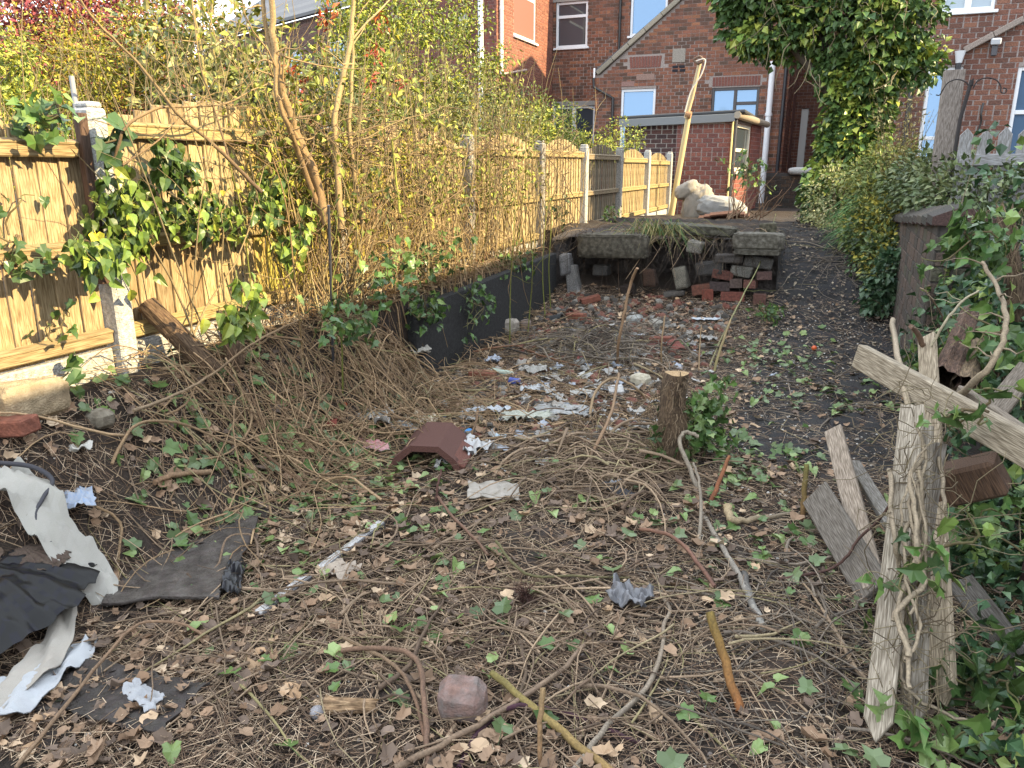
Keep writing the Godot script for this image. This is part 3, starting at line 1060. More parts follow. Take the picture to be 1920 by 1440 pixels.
	pipe(h3, "drainpipe", [Vector3(1.2, 3.6, -18.38), Vector3(1.2, 0.7, -18.38)], 0.05, Color(0.02, 0.02, 0.022))
	var lamp := Node3D.new()
	lamp.name = "wall_lamp"
	h3.add_child(lamp)
	var lm := MB.new()
	lm.bbox(Transform3D(Basis(Vector3(1, 0, 0), 0.2), Vector3(2.56, 3.86, -18.36)), Vector3(0.17, 0.12, 0.14), 0.02, Color(0.42, 0.44, 0.47))
	part("solar_head", lm.mesh(), mats["pipe_paint"], lamp)
	var lb := MB.new()
	lb.bbox(Transform3D(Basis(), Vector3(2.56, 3.7, -18.4)), Vector3(0.1, 0.2, 0.09), 0.015, Color(0.05, 0.05, 0.055))
	part("lamp_body", lb.mesh(), mats["pipe_paint"], lamp)
	var hk := MB.new()
	hk.tube(curve([Vector3(2.52, 2.75, -18.44), Vector3(2.5, 2.55, -18.38), Vector3(2.53, 2.4, -18.42), Vector3(2.5, 2.2, -18.44)]), 0.022, 0.015, 6, Color(0.02, 0.02, 0.02))
	part("wall_hook", hk.mesh(), mats["pipe_paint"], h3)

	# --- brick shed on the raised yard
	var s := thing("brick_shed", "small red brick shed with flat felt roof and white side window", "shed", Vector3.ZERO)
	var s0 := Vector3(-3.06, 0.5, -16.2)
	brick_wall(s, s0, X1, Z1, 1.05, [Vector2(0, 1.88), Vector2(1.05, 1.94)], [], [Color(0.26, 0.10, 0.08), Color(0.29, 0.11, 0.085), Color(0.23, 0.088, 0.074), Color(0.2, 0.08, 0.07)], Vector2(0.205, 0.088), Vector2(0.5, 1.0), 160, 18, Color(0.33, 0.27, 0.25))
	var s1 := Vector3(-4.15, 0.5, -16.3)
	brick_wall(s, s1, X1, Z1, 1.09, [Vector2(0, 1.86), Vector2(1.09, 1.86)], [], [Color(0.13, 0.06, 0.055), Color(0.10, 0.052, 0.05), Color(0.16, 0.075, 0.065), Color(0.075, 0.045, 0.045)], Vector2(0.22, 0.088), Vector2(0.5, 1.4), 120, 19, Color(0.44, 0.40, 0.36))
	var e0 := Vector3(-2.01, 0.5, -16.2)
	var eu := Vector3(0.30, 0, -3.0).normalized()   # the side wall is splayed a little
	var en2 := Vector3(3.0, 0, 0.30).normalized()
	var sw := Rect2(0.55, 0.95, 1.45, 0.93)
	brick_wall(s, e0, eu, en2, 3.05, [Vector2(0, 1.94), Vector2(3.05, 1.94)], [sw], [Color(0.30, 0.10, 0.075), Color(0.33, 0.11, 0.08), Color(0.25, 0.09, 0.07)], Vector2(0.222, 0.088), Vector2(0, 0), 0, 20, Color(0.36, 0.3, 0.27))
	window(s, e0, eu, en2, sw, "mid", Color(0.66, 0.63, 0.52), dim)
	var sb := MB.new()
	sb.box(Transform3D(Basis(), Vector3(-3.09, 1.42, -17.8)), Vector3(2.08, 1.9, 2.9), Color(0.2, 0.1, 0.085))
	part("back_wall", sb.mesh(), mats["plain_brick"], s)
	var sr := MB.new()
	sr.bbox(Transform3D(Basis(Vector3(0, 0, 1), 0.03), Vector3(-3.0, 2.53, -17.8)), Vector3(2.5, 0.07, 3.3), 0.02, Color(0.065, 0.07, 0.075))
	part("felt_roof", sr.mesh(), mat("felt", 0.9, noise_tex("felt_t", 0.1, 4, Color(0.6, 0.6, 0.6), Color(1, 1, 1)), Vector3.ONE * 2.0), s)
	var fb := MB.new()
	fb.bbox(Transform3D(Basis(Vector3(0, 0, 1), 0.03), Vector3(-3.08, 2.42, -16.12)), Vector3(2.28, 0.15, 0.03), 0.006, Color(0.16, 0.165, 0.17))
	part("fascia", fb.mesh(), mat("grey_paint", 0.7), s)
	var gut := MB.new()
	gut.tube(PackedVector3Array([Vector3(-1.9, 2.5, -16.1), Vector3(-1.6, 2.46, -19.3)]), 0.07, 0.07, 8, Color(0.26, 0.22, 0.17))
	part("gutter", gut.mesh(), mats["pipe_paint"], s)
	pipe(s, "drainpipe", [Vector3(-1.93, 2.42, -16.22), Vector3(-1.95, 0.5, -16.22)], 0.04, Color(0.035, 0.035, 0.04))
	var cb := MB.new()
	cb.bbox(Transform3D(Basis(), Vector3(-1.975, 1.6, -16.17)), Vector3(0.03, 1.6, 0.06), 0.008, Color(0.62, 0.5, 0.22))
	part("corner_board", cb.mesh(), mat("yellow_timber", 0.8), s)

	# --- low dark wall at the end of the path
	var dw := thing("dark_brick_wall", "low sooty dark brick wall with stone cap at the end of the path", "wall", Vector3.ZERO)
	brick_wall(dw, Vector3(-1.55, 0.3, -19.6), X1, Z1, 1.1, [Vector2(0, 1.1), Vector2(1.1, 1.1)], [], dark, Vector2(0.222, 0.086), Vector2(0.5, 0.6), 90, 21, Color(0.07, 0.06, 0.055))
	var dwb := MB.new()
	dwb.box(Transform3D(Basis(), Vector3(-1.0, 0.85, -19.78)), Vector3(1.08, 1.1, 0.3), Color(0.06, 0.05, 0.05))
	part("core", dwb.mesh(), mats["plain_brick"], dw)
	part("stone_cap", lump(Vector3(0.3, 0.09, 0.25), 0.12, 1.2, 5, 8, Color(0.5, 0.5, 0.48), Color(0.62, 0.62, 0.6), false, 0.4), conc, dw, Transform3D(Basis(), Vector3(-0.78, 1.44, -19.7)))

	# --- terrace further off, turned away
	var ter := [["brick_terrace", "distant dark brick terrace with slate roof seen through bare stems", Vector3(-14.0, 0.0, -17.5)]]
	for q in ter:
		var t := thing(q[0], q[1], "house", Vector3.ZERO)
		var ea := Vector3(-18.827,6.200,-23.651)
		var eb := Vector3(-12.068,6.200,-20.680)
		var uu := (eb - ea).normalized()
		var nn := uu.cross(Vector3.UP).normalized()
		# wall laid out from its far end towards the red house
		var len := 13.0
		var org := Vector3(ea.x, 0.4, ea.z) - uu * 5.0
		var w0 := Rect2(6.2, 3.6, 1.0, 1.25)
		var w9 := Rect2(3.6, 3.6, 1.0, 1.25)
		var w8 := Rect2(8.9, 3.6, 0.9, 1.3)
		brick_wall(t, org, uu, nn, len, [Vector2(0, 5.75), Vector2(len, 5.75)], [w0, w9, w8], [Color(0.15, 0.085, 0.068), Color(0.19, 0.105, 0.082), Color(0.12, 0.068, 0.06)], Vector2(0.24, 0.1), Vector2(5, 4.8), 120, 23, Color(0.32, 0.26, 0.22))
		for w in [w0, w9, w8]:
			window(t, org, uu, nn, w, "mid", Color(0.6, 0.64, 0.68), glass)
		var bm := MB.new()
		bm.box(Transform3D(Basis(uu, Vector3.UP, nn), org + uu * len * 0.5 - nn * 3.9 + Vector3(0, 2.8, 0)), Vector3(len - 0.02, 5.6, 7.4), Color(0.17, 0.09, 0.075))
		part("back_wall", bm.mesh(), mats["plain_brick"], t)
		var ev := MB.new()
		ev.bbox(Transform3D(Basis(uu, Vector3.UP, nn), org + uu * len * 0.5 + nn * 0.16 + Vector3(0, 5.8, 0)), Vector3(len, 0.13, 0.13), 0.02, Color(0.03, 0.03, 0.035))
		part("gutter", ev.mesh(), mats["pipe_paint"], t)
		# slates in rows
		for k in 12:
			var m := MB.new()
			var a0 := org + nn * (0.2 - k * 0.3) + Vector3(0, 5.86 + k * 0.2, 0)
			m.bbox(Transform3D(Basis(uu, (Vector3.UP * 0.55 - nn * 0.83).normalized(), uu.cross((Vector3.UP * 0.55 - nn * 0.83).normalized())), a0 + uu * len * 0.5 - nn * 0.18 + Vector3(0, 0.1, 0)), Vector3(len + 0.3, 0.42, 0.03), 0.006, rc(Color(0.10, 0.105, 0.115), Color(0.15, 0.15, 0.16)))
			part("tile_row", m.mesh(), slate, t)
		var ch := MB.new()
		ch.bbox(Transform3D(Basis(uu, Vector3.UP, nn), org + uu * 1.9 - nn * 3.6 + Vector3(0, 8.6, 0)), Vector3(0.9, 1.6, 0.6), 0.02, Color(0.45, 0.25, 0.15))
		part("chimney", ch.mesh(), mat("plain_brick", 0.95), t)
	# --- small far house under the red-leaved tree
	var fh := thing("far_house", "small far brick house with grey tiled roof beyond the yellow-green shrub", "house", Vector3.ZERO)
	var fo := Vector3(-29.138,4.331,-22.000)
	var fbm := MB.new()
	fbm.box(Transform3D(Basis(Vector3.UP, 0.7), Vector3(fo.x - 2.0, 2.0, fo.z - 4.0)), Vector3(8, 6.4, 6), Color(0.16, 0.085, 0.07))
	part("wall", fbm.mesh(), mats["plain_brick"], fh)
	var fr := MB.new()
	var B := Basis(Vector3.UP, 0.7)
	var fc := Vector3(fo.x - 2.0, 5.2, fo.z - 4.0)
	var cn := [Vector3(-4.3, 0, 3.3), Vector3(4.3, 0, 3.3), Vector3(4.3, 0, -3.3), Vector3(-4.3, 0, -3.3), Vector3(-1.6, 2.2, 0), Vector3(1.6, 2.2, 0)]
	for j in 6:
		cn[j] = fc + B * cn[j]
	var rcg := Color(0.15, 0.145, 0.14)
	fr.quad(cn[0], cn[1], cn[5], cn[4], rcg); fr.quad(cn[2], cn[3], cn[4], cn[5], rcg)
	fr.tri(cn[1], cn[2], cn[5], rcg); fr.tri(cn[3], cn[0], cn[4], rcg)
	part("roof", fr.mesh(), slate, fh)
	for k in 3:
		window(fh, fc + B * Vector3(-3.2 + k * 2.4, -4.6, 3.005), B * X1, B * Z1, Rect2(0, 2.2, 0.9, 1.5), "mid", white, glass)

func roof_slab(m: MB, a: Vector3, b: Vector3, c: Vector3, d: Vector3) -> void:
	var col := Color(0.11, 0.11, 0.12)
	var n := (c - a).cross(d - b).normalized()
	if n.y < 0:
		n = -n
	var t := n * 0.08
	m.quad(a + t, b + t, c + t, d + t, col)
	m.quad(d, c, b, a, col)
	m.quad(a, b, b + t, a + t, col); m.quad(b, c, c + t, b + t, col)
	m.quad(c, d, d + t, c + t, col); m.quad(d, a, a + t, d + t, col)

# ---------------------------------------------------------------- retaining wall of the raised yard
func retaining() -> void:
	var stone := mat("stone", 0.95, noise_tex("stone_t", 0.05, 5, Color(0.55, 0.54, 0.52), Color(1, 1, 1)), Vector3.ONE * 2.6, bump_tex("stone_b", 0.09, 5, 5.0))
	var bm: Material = mats["brick"]
	var t := thing("rubble_retaining_wall", "collapsing retaining wall of sooty earth, loose bricks and stones below the raised yard", "wall", Vector3.ZERO)
	# sooty earth face, hollowed between the stones
	var f := FastNoiseLite.new()
	f.seed = 9
	f.frequency = 2.2
	f.fractal_octaves = 5
	var m := MB.new()
	var nx := 110
	var ny := 44
	var g := []
	for i in ny + 1:
		var row := PackedVector3Array()
		for j in nx + 1:
			var x := lerpf(-2.78, -0.45, float(j) / nx)
			var y := lerpf(-0.1, 0.88, float(i) / ny)
			var d := f.get_noise_2d(x, y) * 0.16 + f.get_noise_2d(x * 5.0, y * 5.0) * 0.04
			row.append(Vector3(x, y, -7.92 - 0.66 * ss((y - 0.80) / 0.07) + d - 0.5 * ss((y - 0.05) / 0.25) * ss((0.86 - y) / 0.12) * ss((x + 2.75) / 0.2) * (1.0 - 0.75 * ss((x + 1.35) / 0.3))))
		g.append(row)
	for i in ny:
		for j in nx:
			m.quad(g[i][j], g[i][j + 1], g[i + 1][j + 1], g[i + 1][j], Color(0.045, 0.038, 0.033))
	part("earth_face", smooth_mesh(m, 0.5), mat("soot", 0.95, null, Vector3.ONE, bump_tex("soil_b", 0.06, 6, 9.0)), t)
	var rd := Color(0.25, 0.075, 0.05)
	# x, y, half width, half height, kind (0 brick, 1 stone), tone, tilt
	var list := [
		[-1.585, 0.22, 0.10, 0.05, 0, rd, 0.12], [-1.27, 0.16, 0.11, 0.055, 0, Color(0.2, 0.062, 0.045), -0.25], [-1.08, 0.27, 0.055, 0.1, 0, rd, 0.05],
		[-0.84, 0.31, 0.115, 0.045, 0, Color(0.23, 0.08, 0.058), 0.0], [-0.86, 0.205, 0.115, 0.047, 0, Color(0.17, 0.16, 0.16), 0.02], [-0.68, 0.44, 0.06, 0.04, 0, Color(0.22, 0.10, 0.075), 0.0],
		[-0.82, 0.44, 0.06, 0.045, 0, Color(0.14, 0.10, 0.085), 0.05], [-0.97, 0.40, 0.1, 0.045, 0, Color(0.085, 0.062, 0.055), 0.03], [-0.72, 0.40, 0.0, 0.0, 0, rd, 0.0],
		[-1.15, 0.36, 0.09, 0.05, 0, Color(0.19, 0.075, 0.05), 0.2], [-1.42, 0.30, 0.12, 0.035, 1, Color(0.16, 0.15, 0.14), 0.15], [-1.36, 0.46, 0.075, 0.12, 1, Color(0.27, 0.26, 0.22), 0.2],
		[-1.24, 0.78, 0.08, 0.065, 1, Color(0.30, 0.29, 0.26), -0.2], [-0.78, 0.56, 0.12, 0.055, 1, Color(0.29, 0.29, 0.27), -0.1], [-0.62, 0.65, 0.14, 0.06, 1, Color(0.22, 0.22, 0.22), -0.15],
		[-1.08, 0.57, 0.15, 0.075, 1, Color(0.08, 0.078, 0.078), 0.1], [-0.9, 0.68, 0.15, 0.05, 1, Color(0.14, 0.13, 0.125), 0.05], [-2.2, 0.5, 0.09, 0.06, 1, Color(0.10, 0.10, 0.10), 0.0],
		[-1.75, 0.12, 0.06, 0.06, 1, Color(0.34, 0.29, 0.2), 0.4], [-2.5, 0.35, 0.07, 0.2, 1, Color(0.40, 0.41, 0.42), 0.15], [-2.58, 0.55, 0.06, 0.12, 1, Color(0.30, 0.31, 0.33), 0.2], [-2.42, 0.18, 0.05, 0.11, 1, Color(0.46, 0.46, 0.47), -0.2],
		[-0.58, 0.3, 0.06, 0.05, 0, Color(0.16, 0.075, 0.058), 0.0], [-0.58, 0.2, 0.07, 0.045, 0, Color(0.11, 0.06, 0.05), 0.0], [-0.56, 0.53, 0.07, 0.04, 0, Color(0.15, 0.09, 0.075), 0.05],
		[-1.72, 0.2, 0.1, 0.05, 0, Color(0.2, 0.065, 0.045), 0.5], [-1.4, 0.06, 0.1, 0.05, 0, Color(0.24, 0.08, 0.055), -0.4], [-1.18, 0.05, 0.1, 0.05, 0, Color(0.22, 0.07, 0.05), 0.3], [-0.95, 0.52, 0.1, 0.045, 0, Color(0.15, 0.06, 0.045), -0.15], [-0.66, 0.34, 0.0, 0.0, 0, rd, 0.0], [-0.75, 0.09, 0.11, 0.045, 0, Color(0.10, 0.045, 0.038), 0.0], [-1.0, 0.1, 0.1, 0.045, 0, Color(0.07, 0.042, 0.038), -0.05], [-1.5, 0.07, 0.12, 0.05, 1, Color(0.05, 0.045, 0.042), 0.1], [-1.9, 0.3, 0.09, 0.07, 1, Color(0.05, 0.035, 0.03), 0.3], [-1.68, 0.45, 0.08, 0.1, 1, Color(0.09, 0.05, 0.032), 0.2]]
	var sd := 0
	for q in list:
		sd += 1
		if q[2] <= 0.0:
			continue
		var at := Vector3(q[0], q[1], -7.9 + R.randf_range(0.0, 0.05) + (0.03 if q[4] == 0 else 0.0))
		if q[4] == 0:
			part("brick", brick_mesh(Vector3(q[2] * 2, q[3] * 2, 0.1), q[5]), bm, t, Transform3D(Basis(Vector3(0, 0, 1), q[6]) * Basis(Vector3.UP, R.randf_range(-0.2, 0.2)), at))
		else:
			part("stone", block_mesh(Vector3(q[2] * 1.8, q[3] * 1.8, 0.15), minf(q[2], q[3]) * 0.22, 0.1, sd, Color(q[5].r * 0.6, q[5].g * 0.58, q[5].b * 0.56), Color(q[5].r * 1.1, q[5].g * 1.05, q[5].b)), stone, t, Transform3D(Basis(Vector3(0, 0, 1), q[6]), at))
	for k in 16:
		var bx := -0.62 - 1.15 * pow(R.randf(), 1.3)
		part("brick", brick_mesh(Vector3([0.2, 0.12, 0.16][k % 3], 0.065, 0.1), rc(Color(0.22, 0.07, 0.048), Color(0.12, 0.055, 0.045), 0.15)), bm, t, Transform3D(Basis(Vector3.UP, R.randf() * TAU) * Basis(Vector3(0, 0, 1), R.randfn() * 0.45), Vector3(bx, 0.03 + 0.09 * R.randf(), -7.78 + R.randf_range(0.0, 0.26))))
	# concrete slabs along the rim
	var slabs := [[Vector3(-2.060,0.763,-7.850), Vector3(0.72, 0.24, 0.3), 0.02, "long lichened concrete kerb slab on the rim of the raised yard"], [Vector3(-0.635,0.856,-7.850), Vector3(0.46, 0.15, 0.3), 0.0, "short pale concrete slab capping the rubble wall beside the path"], [Vector3(-0.639,0.762,-7.820), Vector3(0.42, 0.05, 0.3), 0.01, "thin stone slate under the short concrete slab beside the path"], [Vector3(-1.252,0.931,-8.100), Vector3(0.75, 0.09, 0.35), -0.05, "half-buried mossy slab behind the roots on the raised yard"], [Vector3(-0.587,0.954,-8.200), Vector3(0.16, 0.1, 0.14), 0.1, "small mossy concrete block standing on the path corner of the yard"]]
	for q in slabs:
		var s := lump(q[1] * 0.5, 0.14, 0.5, int(q[1].x * 1000), 22, Color(0.13, 0.12, 0.095), [Color(0.17, 0.15, 0.115), Color(0.24, 0.225, 0.19), Color(0.15, 0.14, 0.12), Color(0.12, 0.12, 0.085), Color(0.16, 0.15, 0.09)][slabs.find(q)], false, 0.78)
		solo("concrete_slab", s, mat("weathered_slab", 0.95, noise_tex("slab_t", 0.018, 6, Color(0.4, 0.38, 0.34), Color(1, 1, 1)), Vector3.ONE * 1.8, bump_tex("stone_b", 0.09, 5, 5.0)), q[3], "slab", "", Transform3D(Basis(Vector3(0, 0, 1), q[2]) * Basis(Vector3.UP, 0.04), q[0]))
	# black rendered wall along the fence side of the pit
	var b := MB.new()
	b.bbox(Transform3D(Basis(Vector3(1, 0, 0), 0.028), Vector3(-2.72, 0.27, -6.3)), Vector3(0.07, 0.7, 3.1), 0.01, Color(0.028, 0.028, 0.03))
	solo("rendered_wall", b.mesh(), mat("black_render", 0.9, noise_tex("rend_t", 0.03, 5, Color(0.6, 0.6, 0.62), Color(1, 1, 1)), Vector3.ONE * 1.5, bump_tex("stone_b", 0.09, 5, 5.0)), "black tarred low wall between the pit and the fence bank", "wall")

func side_wall() -> void:
	# leaning brick wall with a saddle coping beside the path
	var t := thing("garden_wall", "dark leaning brick garden wall with saddle-backed coping beside the path", "wall", Vector3.ZERO)
	var pal := [Color(0.095, 0.078, 0.06), Color(0.12, 0.09, 0.068), Color(0.08, 0.068, 0.055), Color(0.10, 0.095, 0.065), Color(0.14, 0.10, 0.075)]
	brick_wall(t, Vector3(0.6, 0.0, -9.2), Vector3(0, 0, 1), Vector3(-1, 0, 0), 3.8, [Vector2(0, 1.0), Vector2(3.8, 1.22)], [], pal, Vector2(0.225, 0.095), Vector2(2.4, 0.7), 300, 31, Color(0.075, 0.068, 0.06))
	brick_wall(t, Vector3(0.6, 0.0, -5.4), Vector3(1, 0, 0), Vector3(0, 0, 1), 0.26, [Vector2(0, 1.2), Vector2(0.26, 1.2)], [], pal, Vector2(0.225, 0.095), Vector2(0, 0), 60, 32, Color(0.075, 0.068, 0.06))
	var core := MB.new()
	var a := Vector3(0.615, -0.1, -9.18)
	core.box(Transform3D(Basis(), Vector3(0.735, 0.5, -7.3)), Vector3(0.225, 1.0, 3.76), Color(0.07, 0.06, 0.055))
	part("core", core.mesh(), mat("plain_brick", 0.95), t)
	for j in 12:
		var z0 := -9.2 + j * 0.32
		var y := 1.0 + 0.22 * j / 12.0
		var m := MB.new()
		var w := 0.17
		var l := 0.31
		var c := rc(Color(0.06, 0.054, 0.044), Color(0.10, 0.085, 0.066))
		var p := [Vector3(-w, 0, 0), Vector3(w, 0, 0), Vector3(w, 0.05, 0), Vector3(0, 0.125, 0), Vector3(-w, 0.05, 0)]
		for k in 5:
			var n: int = (k + 1) % 5
			m.quad(p[n], p[k], p[k] + Vector3(0, 0, l), p[n] + Vector3(0, 0, l), c)
		m.quad(p[0] + Vector3(0, 0, l), p[1] + Vector3(0, 0, l), p[2] + Vector3(0, 0, l), p[4] + Vector3(0, 0, l), Color(0.11, 0.065, 0.055)); m.tri(p[4] + Vector3(0, 0, l), p[2] + Vector3(0, 0, l), p[3] + Vector3(0, 0, l), Color(0.11, 0.065, 0.055))
		m.quad(p[1], p[0], p[4], p[2], c); m.tri(p[2], p[4], p[3], c)
		part("coping_tile", m.mesh(), mats["stone"], t, Transform3D(Basis(Vector3(0, 0, 1), R.randf_range(-0.03, 0.03)), Vector3(0.73, y, z0)))
	# neighbour's garage beyond the frame, which keeps the low sun off the yard
	var g := thing("brick_garage", "plain brick garage of the neighbouring yard facing the board fence", "garage", Vector3.ZERO)
	brick_wall(g, Vector3(5.2, 0.0, -10.6), Vector3(0, 0, 1), Vector3(-1, 0, 0), 14.0, [Vector2(0, 4.95), Vector2(14, 4.95)], [], [Color(0.24, 0.11, 0.085), Color(0.2, 0.095, 0.075)], Vector2(0.225, 0.075), Vector2(0, 0), 0, 33, Color(0.34, 0.3, 0.27))
	var gb := MB.new()
	gb.box(Transform3D(Basis(), Vector3(6.9, 2.4, -3.6)), Vector3(3.36, 5.0, 14.0), Color(0.2, 0.1, 0.08))
	part("core", gb.mesh(), mats["plain_brick"], g)
	var gr := MB.new()
	gr.bbox(Transform3D(Basis(), Vector3(6.85, 4.97, -3.6)), Vector3(3.6, 0.12, 14.3), 0.02, Color(0.07, 0.07, 0.075))
	part("felt_roof", gr.mesh(), mats["felt"], g)

# ---------------------------------------------------------------- plants behind the fence
func crown_plant(called: String, label: String, cat: String, base: Vector3, tips: Array, cols: Array, leafmat: Material, per: int, size: float, rad: float, bark: Color, r0: float, group := "", slim := 0.5, subs := 3) -> Node3D:
	var t := thing(called, label, cat, base, group)
	var tr := MB.new()
	var cr := MB.new()
	var fork := base + Vector3(0, 0.35, 0)
	for q in tips:
		var tip: Vector3 = q
		var pth := sway(base + rdir() * 0.04 if R.randf() < 0.6 else fork, tip, base.distance_to(tip) * 0.07, 9)
		for i in pth.size():
			pth[i] -= base
		tr.tube(pth, r0, r0 * 0.25, 5, bark, Color(bark.r * 1.3, bark.g * 1.25, bark.b * 1.1))
		for k in subs:
			var a := pth[R.randi_range(4, 8)]
			var b := tip - base + rdir() * rad * 1.1
			var tw := sway(a, b, 0.06, 4)
			tr.tube(tw, r0 * 0.3, r0 * 0.12, 4, bark)
			clump(cr, b, rad * 0.62, int(per / (subs + 1.0)), size, cols, Vector3.ZERO, slim)
			clump(cr, a.lerp(b, 0.5), rad * 0.4, int(per / (subs + 3.0)), size, cols, Vector3.ZERO, slim)
		clump(cr, tip - base, rad * 0.7, int(per / (subs + 1.0)), size, cols, Vector3(0, 0.3, 0), slim)
	part("trunk", tr.mesh(), mat("bark", 0.9, noise_tex("bark_t", 0.05, 4, Color(0.6, 0.6, 0.6), Color(1, 1, 1)), Vector3.ONE * 4.0), t)
	part("crown", cr.mesh(), leafmat, t)
	return t

func plants_behind() -> void:
	var lf := leafy("leaf_soft", 0.55, 0.2)
	var gl := leafy("leaf_glossy", 0.35, 0.25)
	var redc := [Color(0.20, 0.04, 0.045), Color(0.28, 0.07, 0.065), Color(0.16, 0.04, 0.05), Color(0.26, 0.10, 0.07)]
	crown_plant("plum_tree", "airy red-leaved plum tree against the sky beyond the fence", "tree", Vector3(-7.2, 0.5, -7.2), [Vector3(-7.000,2.889,-5.282), Vector3(-7.000,2.669,-5.446), Vector3(-7.000,2.874,-5.755), Vector3(-7.000,2.615,-5.941), Vector3(-7.000,3.050,-6.260), Vector3(-7.000,2.834,-6.482), Vector3(-7.000,3.158,-6.916), Vector3(-7.000,2.992,-7.227), Vector3(-7.400,2.493,-5.549), Vector3(-7.000,3.196,-5.757), Vector3(-7.000,3.326,-6.698), Vector3(-7.000,3.312,-7.354), Vector3(-7.000,2.384,-6.084), Vector3(-7.000,3.043,-5.411), Vector3(-6.800,2.938,-5.397), Vector3(-6.800,2.713,-5.679), Vector3(-6.600,2.549,-5.952), Vector3(-6.600,2.868,-6.523), Vector3(-6.600,2.635,-6.698), Vector3(-6.800,2.669,-5.049)], redc, lf, 620, 0.06, 0.46, Color(0.10, 0.07, 0.06), 0.02)
	var yel := [Color(0.27, 0.26, 0.025), Color(0.18, 0.20, 0.025), Color(0.32, 0.28, 0.03), Color(0.08, 0.09, 0.02), Color(0.24, 0.14, 0.025)]
	crown_plant("spiraea_bush", "dense yellow-green small-leaved bush rising behind the honey fence panel", "shrub", Vector3(-4.7, 0.5, -4.7), [Vector3(-4.800,2.099,-3.921), Vector3(-4.800,2.320,-4.121), Vector3(-4.700,2.085,-4.187), Vector3(-4.800,2.298,-4.516), Vector3(-4.900,2.536,-4.896), Vector3(-4.700,2.253,-4.811), Vector3(-4.600,1.996,-4.423), Vector3(-4.600,1.913,-3.966), Vector3(-4.500,2.011,-4.676), Vector3(-5.000,2.538,-4.618), Vector3(-4.800,2.233,-5.367), Vector3(-4.700,1.928,-3.890), Vector3(-4.900,2.434,-4.182)], yel, lf, 900, 0.032, 0.34, Color(0.16, 0.11, 0.07), 0.012)
	var gld := [Color(0.30, 0.32, 0.04), Color(0.38, 0.36, 0.06), Color(0.17, 0.22, 0.04), Color(0.10, 0.14, 0.03)]
	crown_plant("privet_bush", "rounded sunlit golden privet bush at the open end of the fence top", "shrub", Vector3(-4.6, 0.5, -3.2), [Vector3(-4.600,1.918,-3.327), Vector3(-4.600,2.000,-3.424), Vector3(-4.500,1.875,-3.395), Vector3(-4.400,1.804,-3.211), Vector3(-4.700,1.971,-3.597), Vector3(-4.600,1.942,-3.251)], gld, lf, 800, 0.035, 0.2, Color(0.2, 0.15, 0.08), 0.01)
	var prv := [Color(0.16, 0.21, 0.025), Color(0.24, 0.27, 0.03), Color(0.07, 0.10, 0.02), Color(0.30, 0.30, 0.045)]
	crown_plant("privet_bush", "tall bright green privet with upright shoots between bare stems", "shrub", Vector3(-4.4, 0.5, -7.2), [Vector3(-4.400,2.749,-6.589), Vector3(-4.400,2.962,-6.787), Vector3(-4.300,2.643,-6.876), Vector3(-4.300,2.311,-6.396), Vector3(-4.400,3.042,-7.577), Vector3(-4.400,2.937,-7.903), Vector3(-4.300,2.441,-7.254), Vector3(-4.200,2.089,-6.575), Vector3(-4.500,3.280,-8.345), Vector3(-4.500,3.377,-7.996)], prv, gl, 620, 0.05, 0.3, Color(0.2, 0.16, 0.09), 0.012)
	crown_plant("privet_bush", "olive privet in front of the red brick house and its white downpipe", "shrub", Vector3(-4.3, 0.5, -9.2), [Vector3(-4.400,3.187,-9.234), Vector3(-4.400,2.922,-9.534), Vector3(-4.300,2.526,-8.710), Vector3(-4.300,2.407,-9.463), Vector3(-4.200,2.196,-8.223), Vector3(-4.300,2.245,-9.972), Vector3(-4.300,2.465,-8.047), Vector3(-4.400,2.439,-10.782), Vector3(-4.500,3.468,-9.453)], prv, gl, 520, 0.05, 0.3, Color(0.2, 0.16, 0.09), 0.012)
	crown_plant("privet_bush", "low golden privet spilling over the fence top near the houses", "shrub", Vector3(-4.0, 0.6, -11.6), [Vector3(-4.000,2.240,-10.587), Vector3(-3.900,2.078,-10.976), Vector3(-4.000,2.266,-11.735), Vector3(-3.900,2.091,-12.235), Vector3(-3.800,1.895,-12.502), Vector3(-3.700,1.872,-10.205), Vector3(-3.800,1.944,-11.410), Vector3(-3.900,2.072,-10.025), Vector3(-3.700,1.771,-12.479), Vector3(-3.800,1.969,-14.718)], gld, lf, 520, 0.055, 0.3, Color(0.2, 0.15, 0.08), 0.012)
	var drk := [Color(0.06, 0.08, 0.025), Color(0.11, 0.13, 0.035), Color(0.16, 0.17, 0.05), Color(0.24, 0.22, 0.07)]
	crown_plant("evergreen_shrub", "dark evergreen shrub in the thicket behind the sapling stems", "shrub", Vector3(-4.0, 0.5, -6.2), [Vector3(-4.000,2.043,-5.342), Vector3(-3.900,1.887,-5.466), Vector3(-3.800,1.812,-5.686), Vector3(-4.000,1.947,-5.070), Vector3(-3.700,1.776,-5.934), Vector3(-3.900,1.944,-6.641), Vector3(-4.000,2.116,-5.780), Vector3(-3.800,1.859,-6.971), Vector3(-3.700,1.749,-5.038)], drk, gl, 480, 0.055, 0.3, Color(0.12, 0.1, 0.07), 0.012)
	crown_plant("evergreen_shrub", "dull green shrub behind the domed panels beside the golden privet", "shrub", Vector3(-4.0, 0.5, -9.0), [Vector3(-3.900,1.970,-7.750), Vector3(-3.800,1.932,-8.209), Vector3(-3.900,2.028,-9.043), Vector3(-3.800,1.912,-9.312), Vector3(-4.000,2.011,-7.461), Vector3(-4.100,2.207,-8.429)], drk, gl, 480, 0.05, 0.3, Color(0.12, 0.1, 0.07), 0.012)
	var sil := [Color(0.16, 0.19, 0.055), Color(0.23, 0.24, 0.075), Color(0.07, 0.09, 0.03), Color(0.28, 0.26, 0.10)]
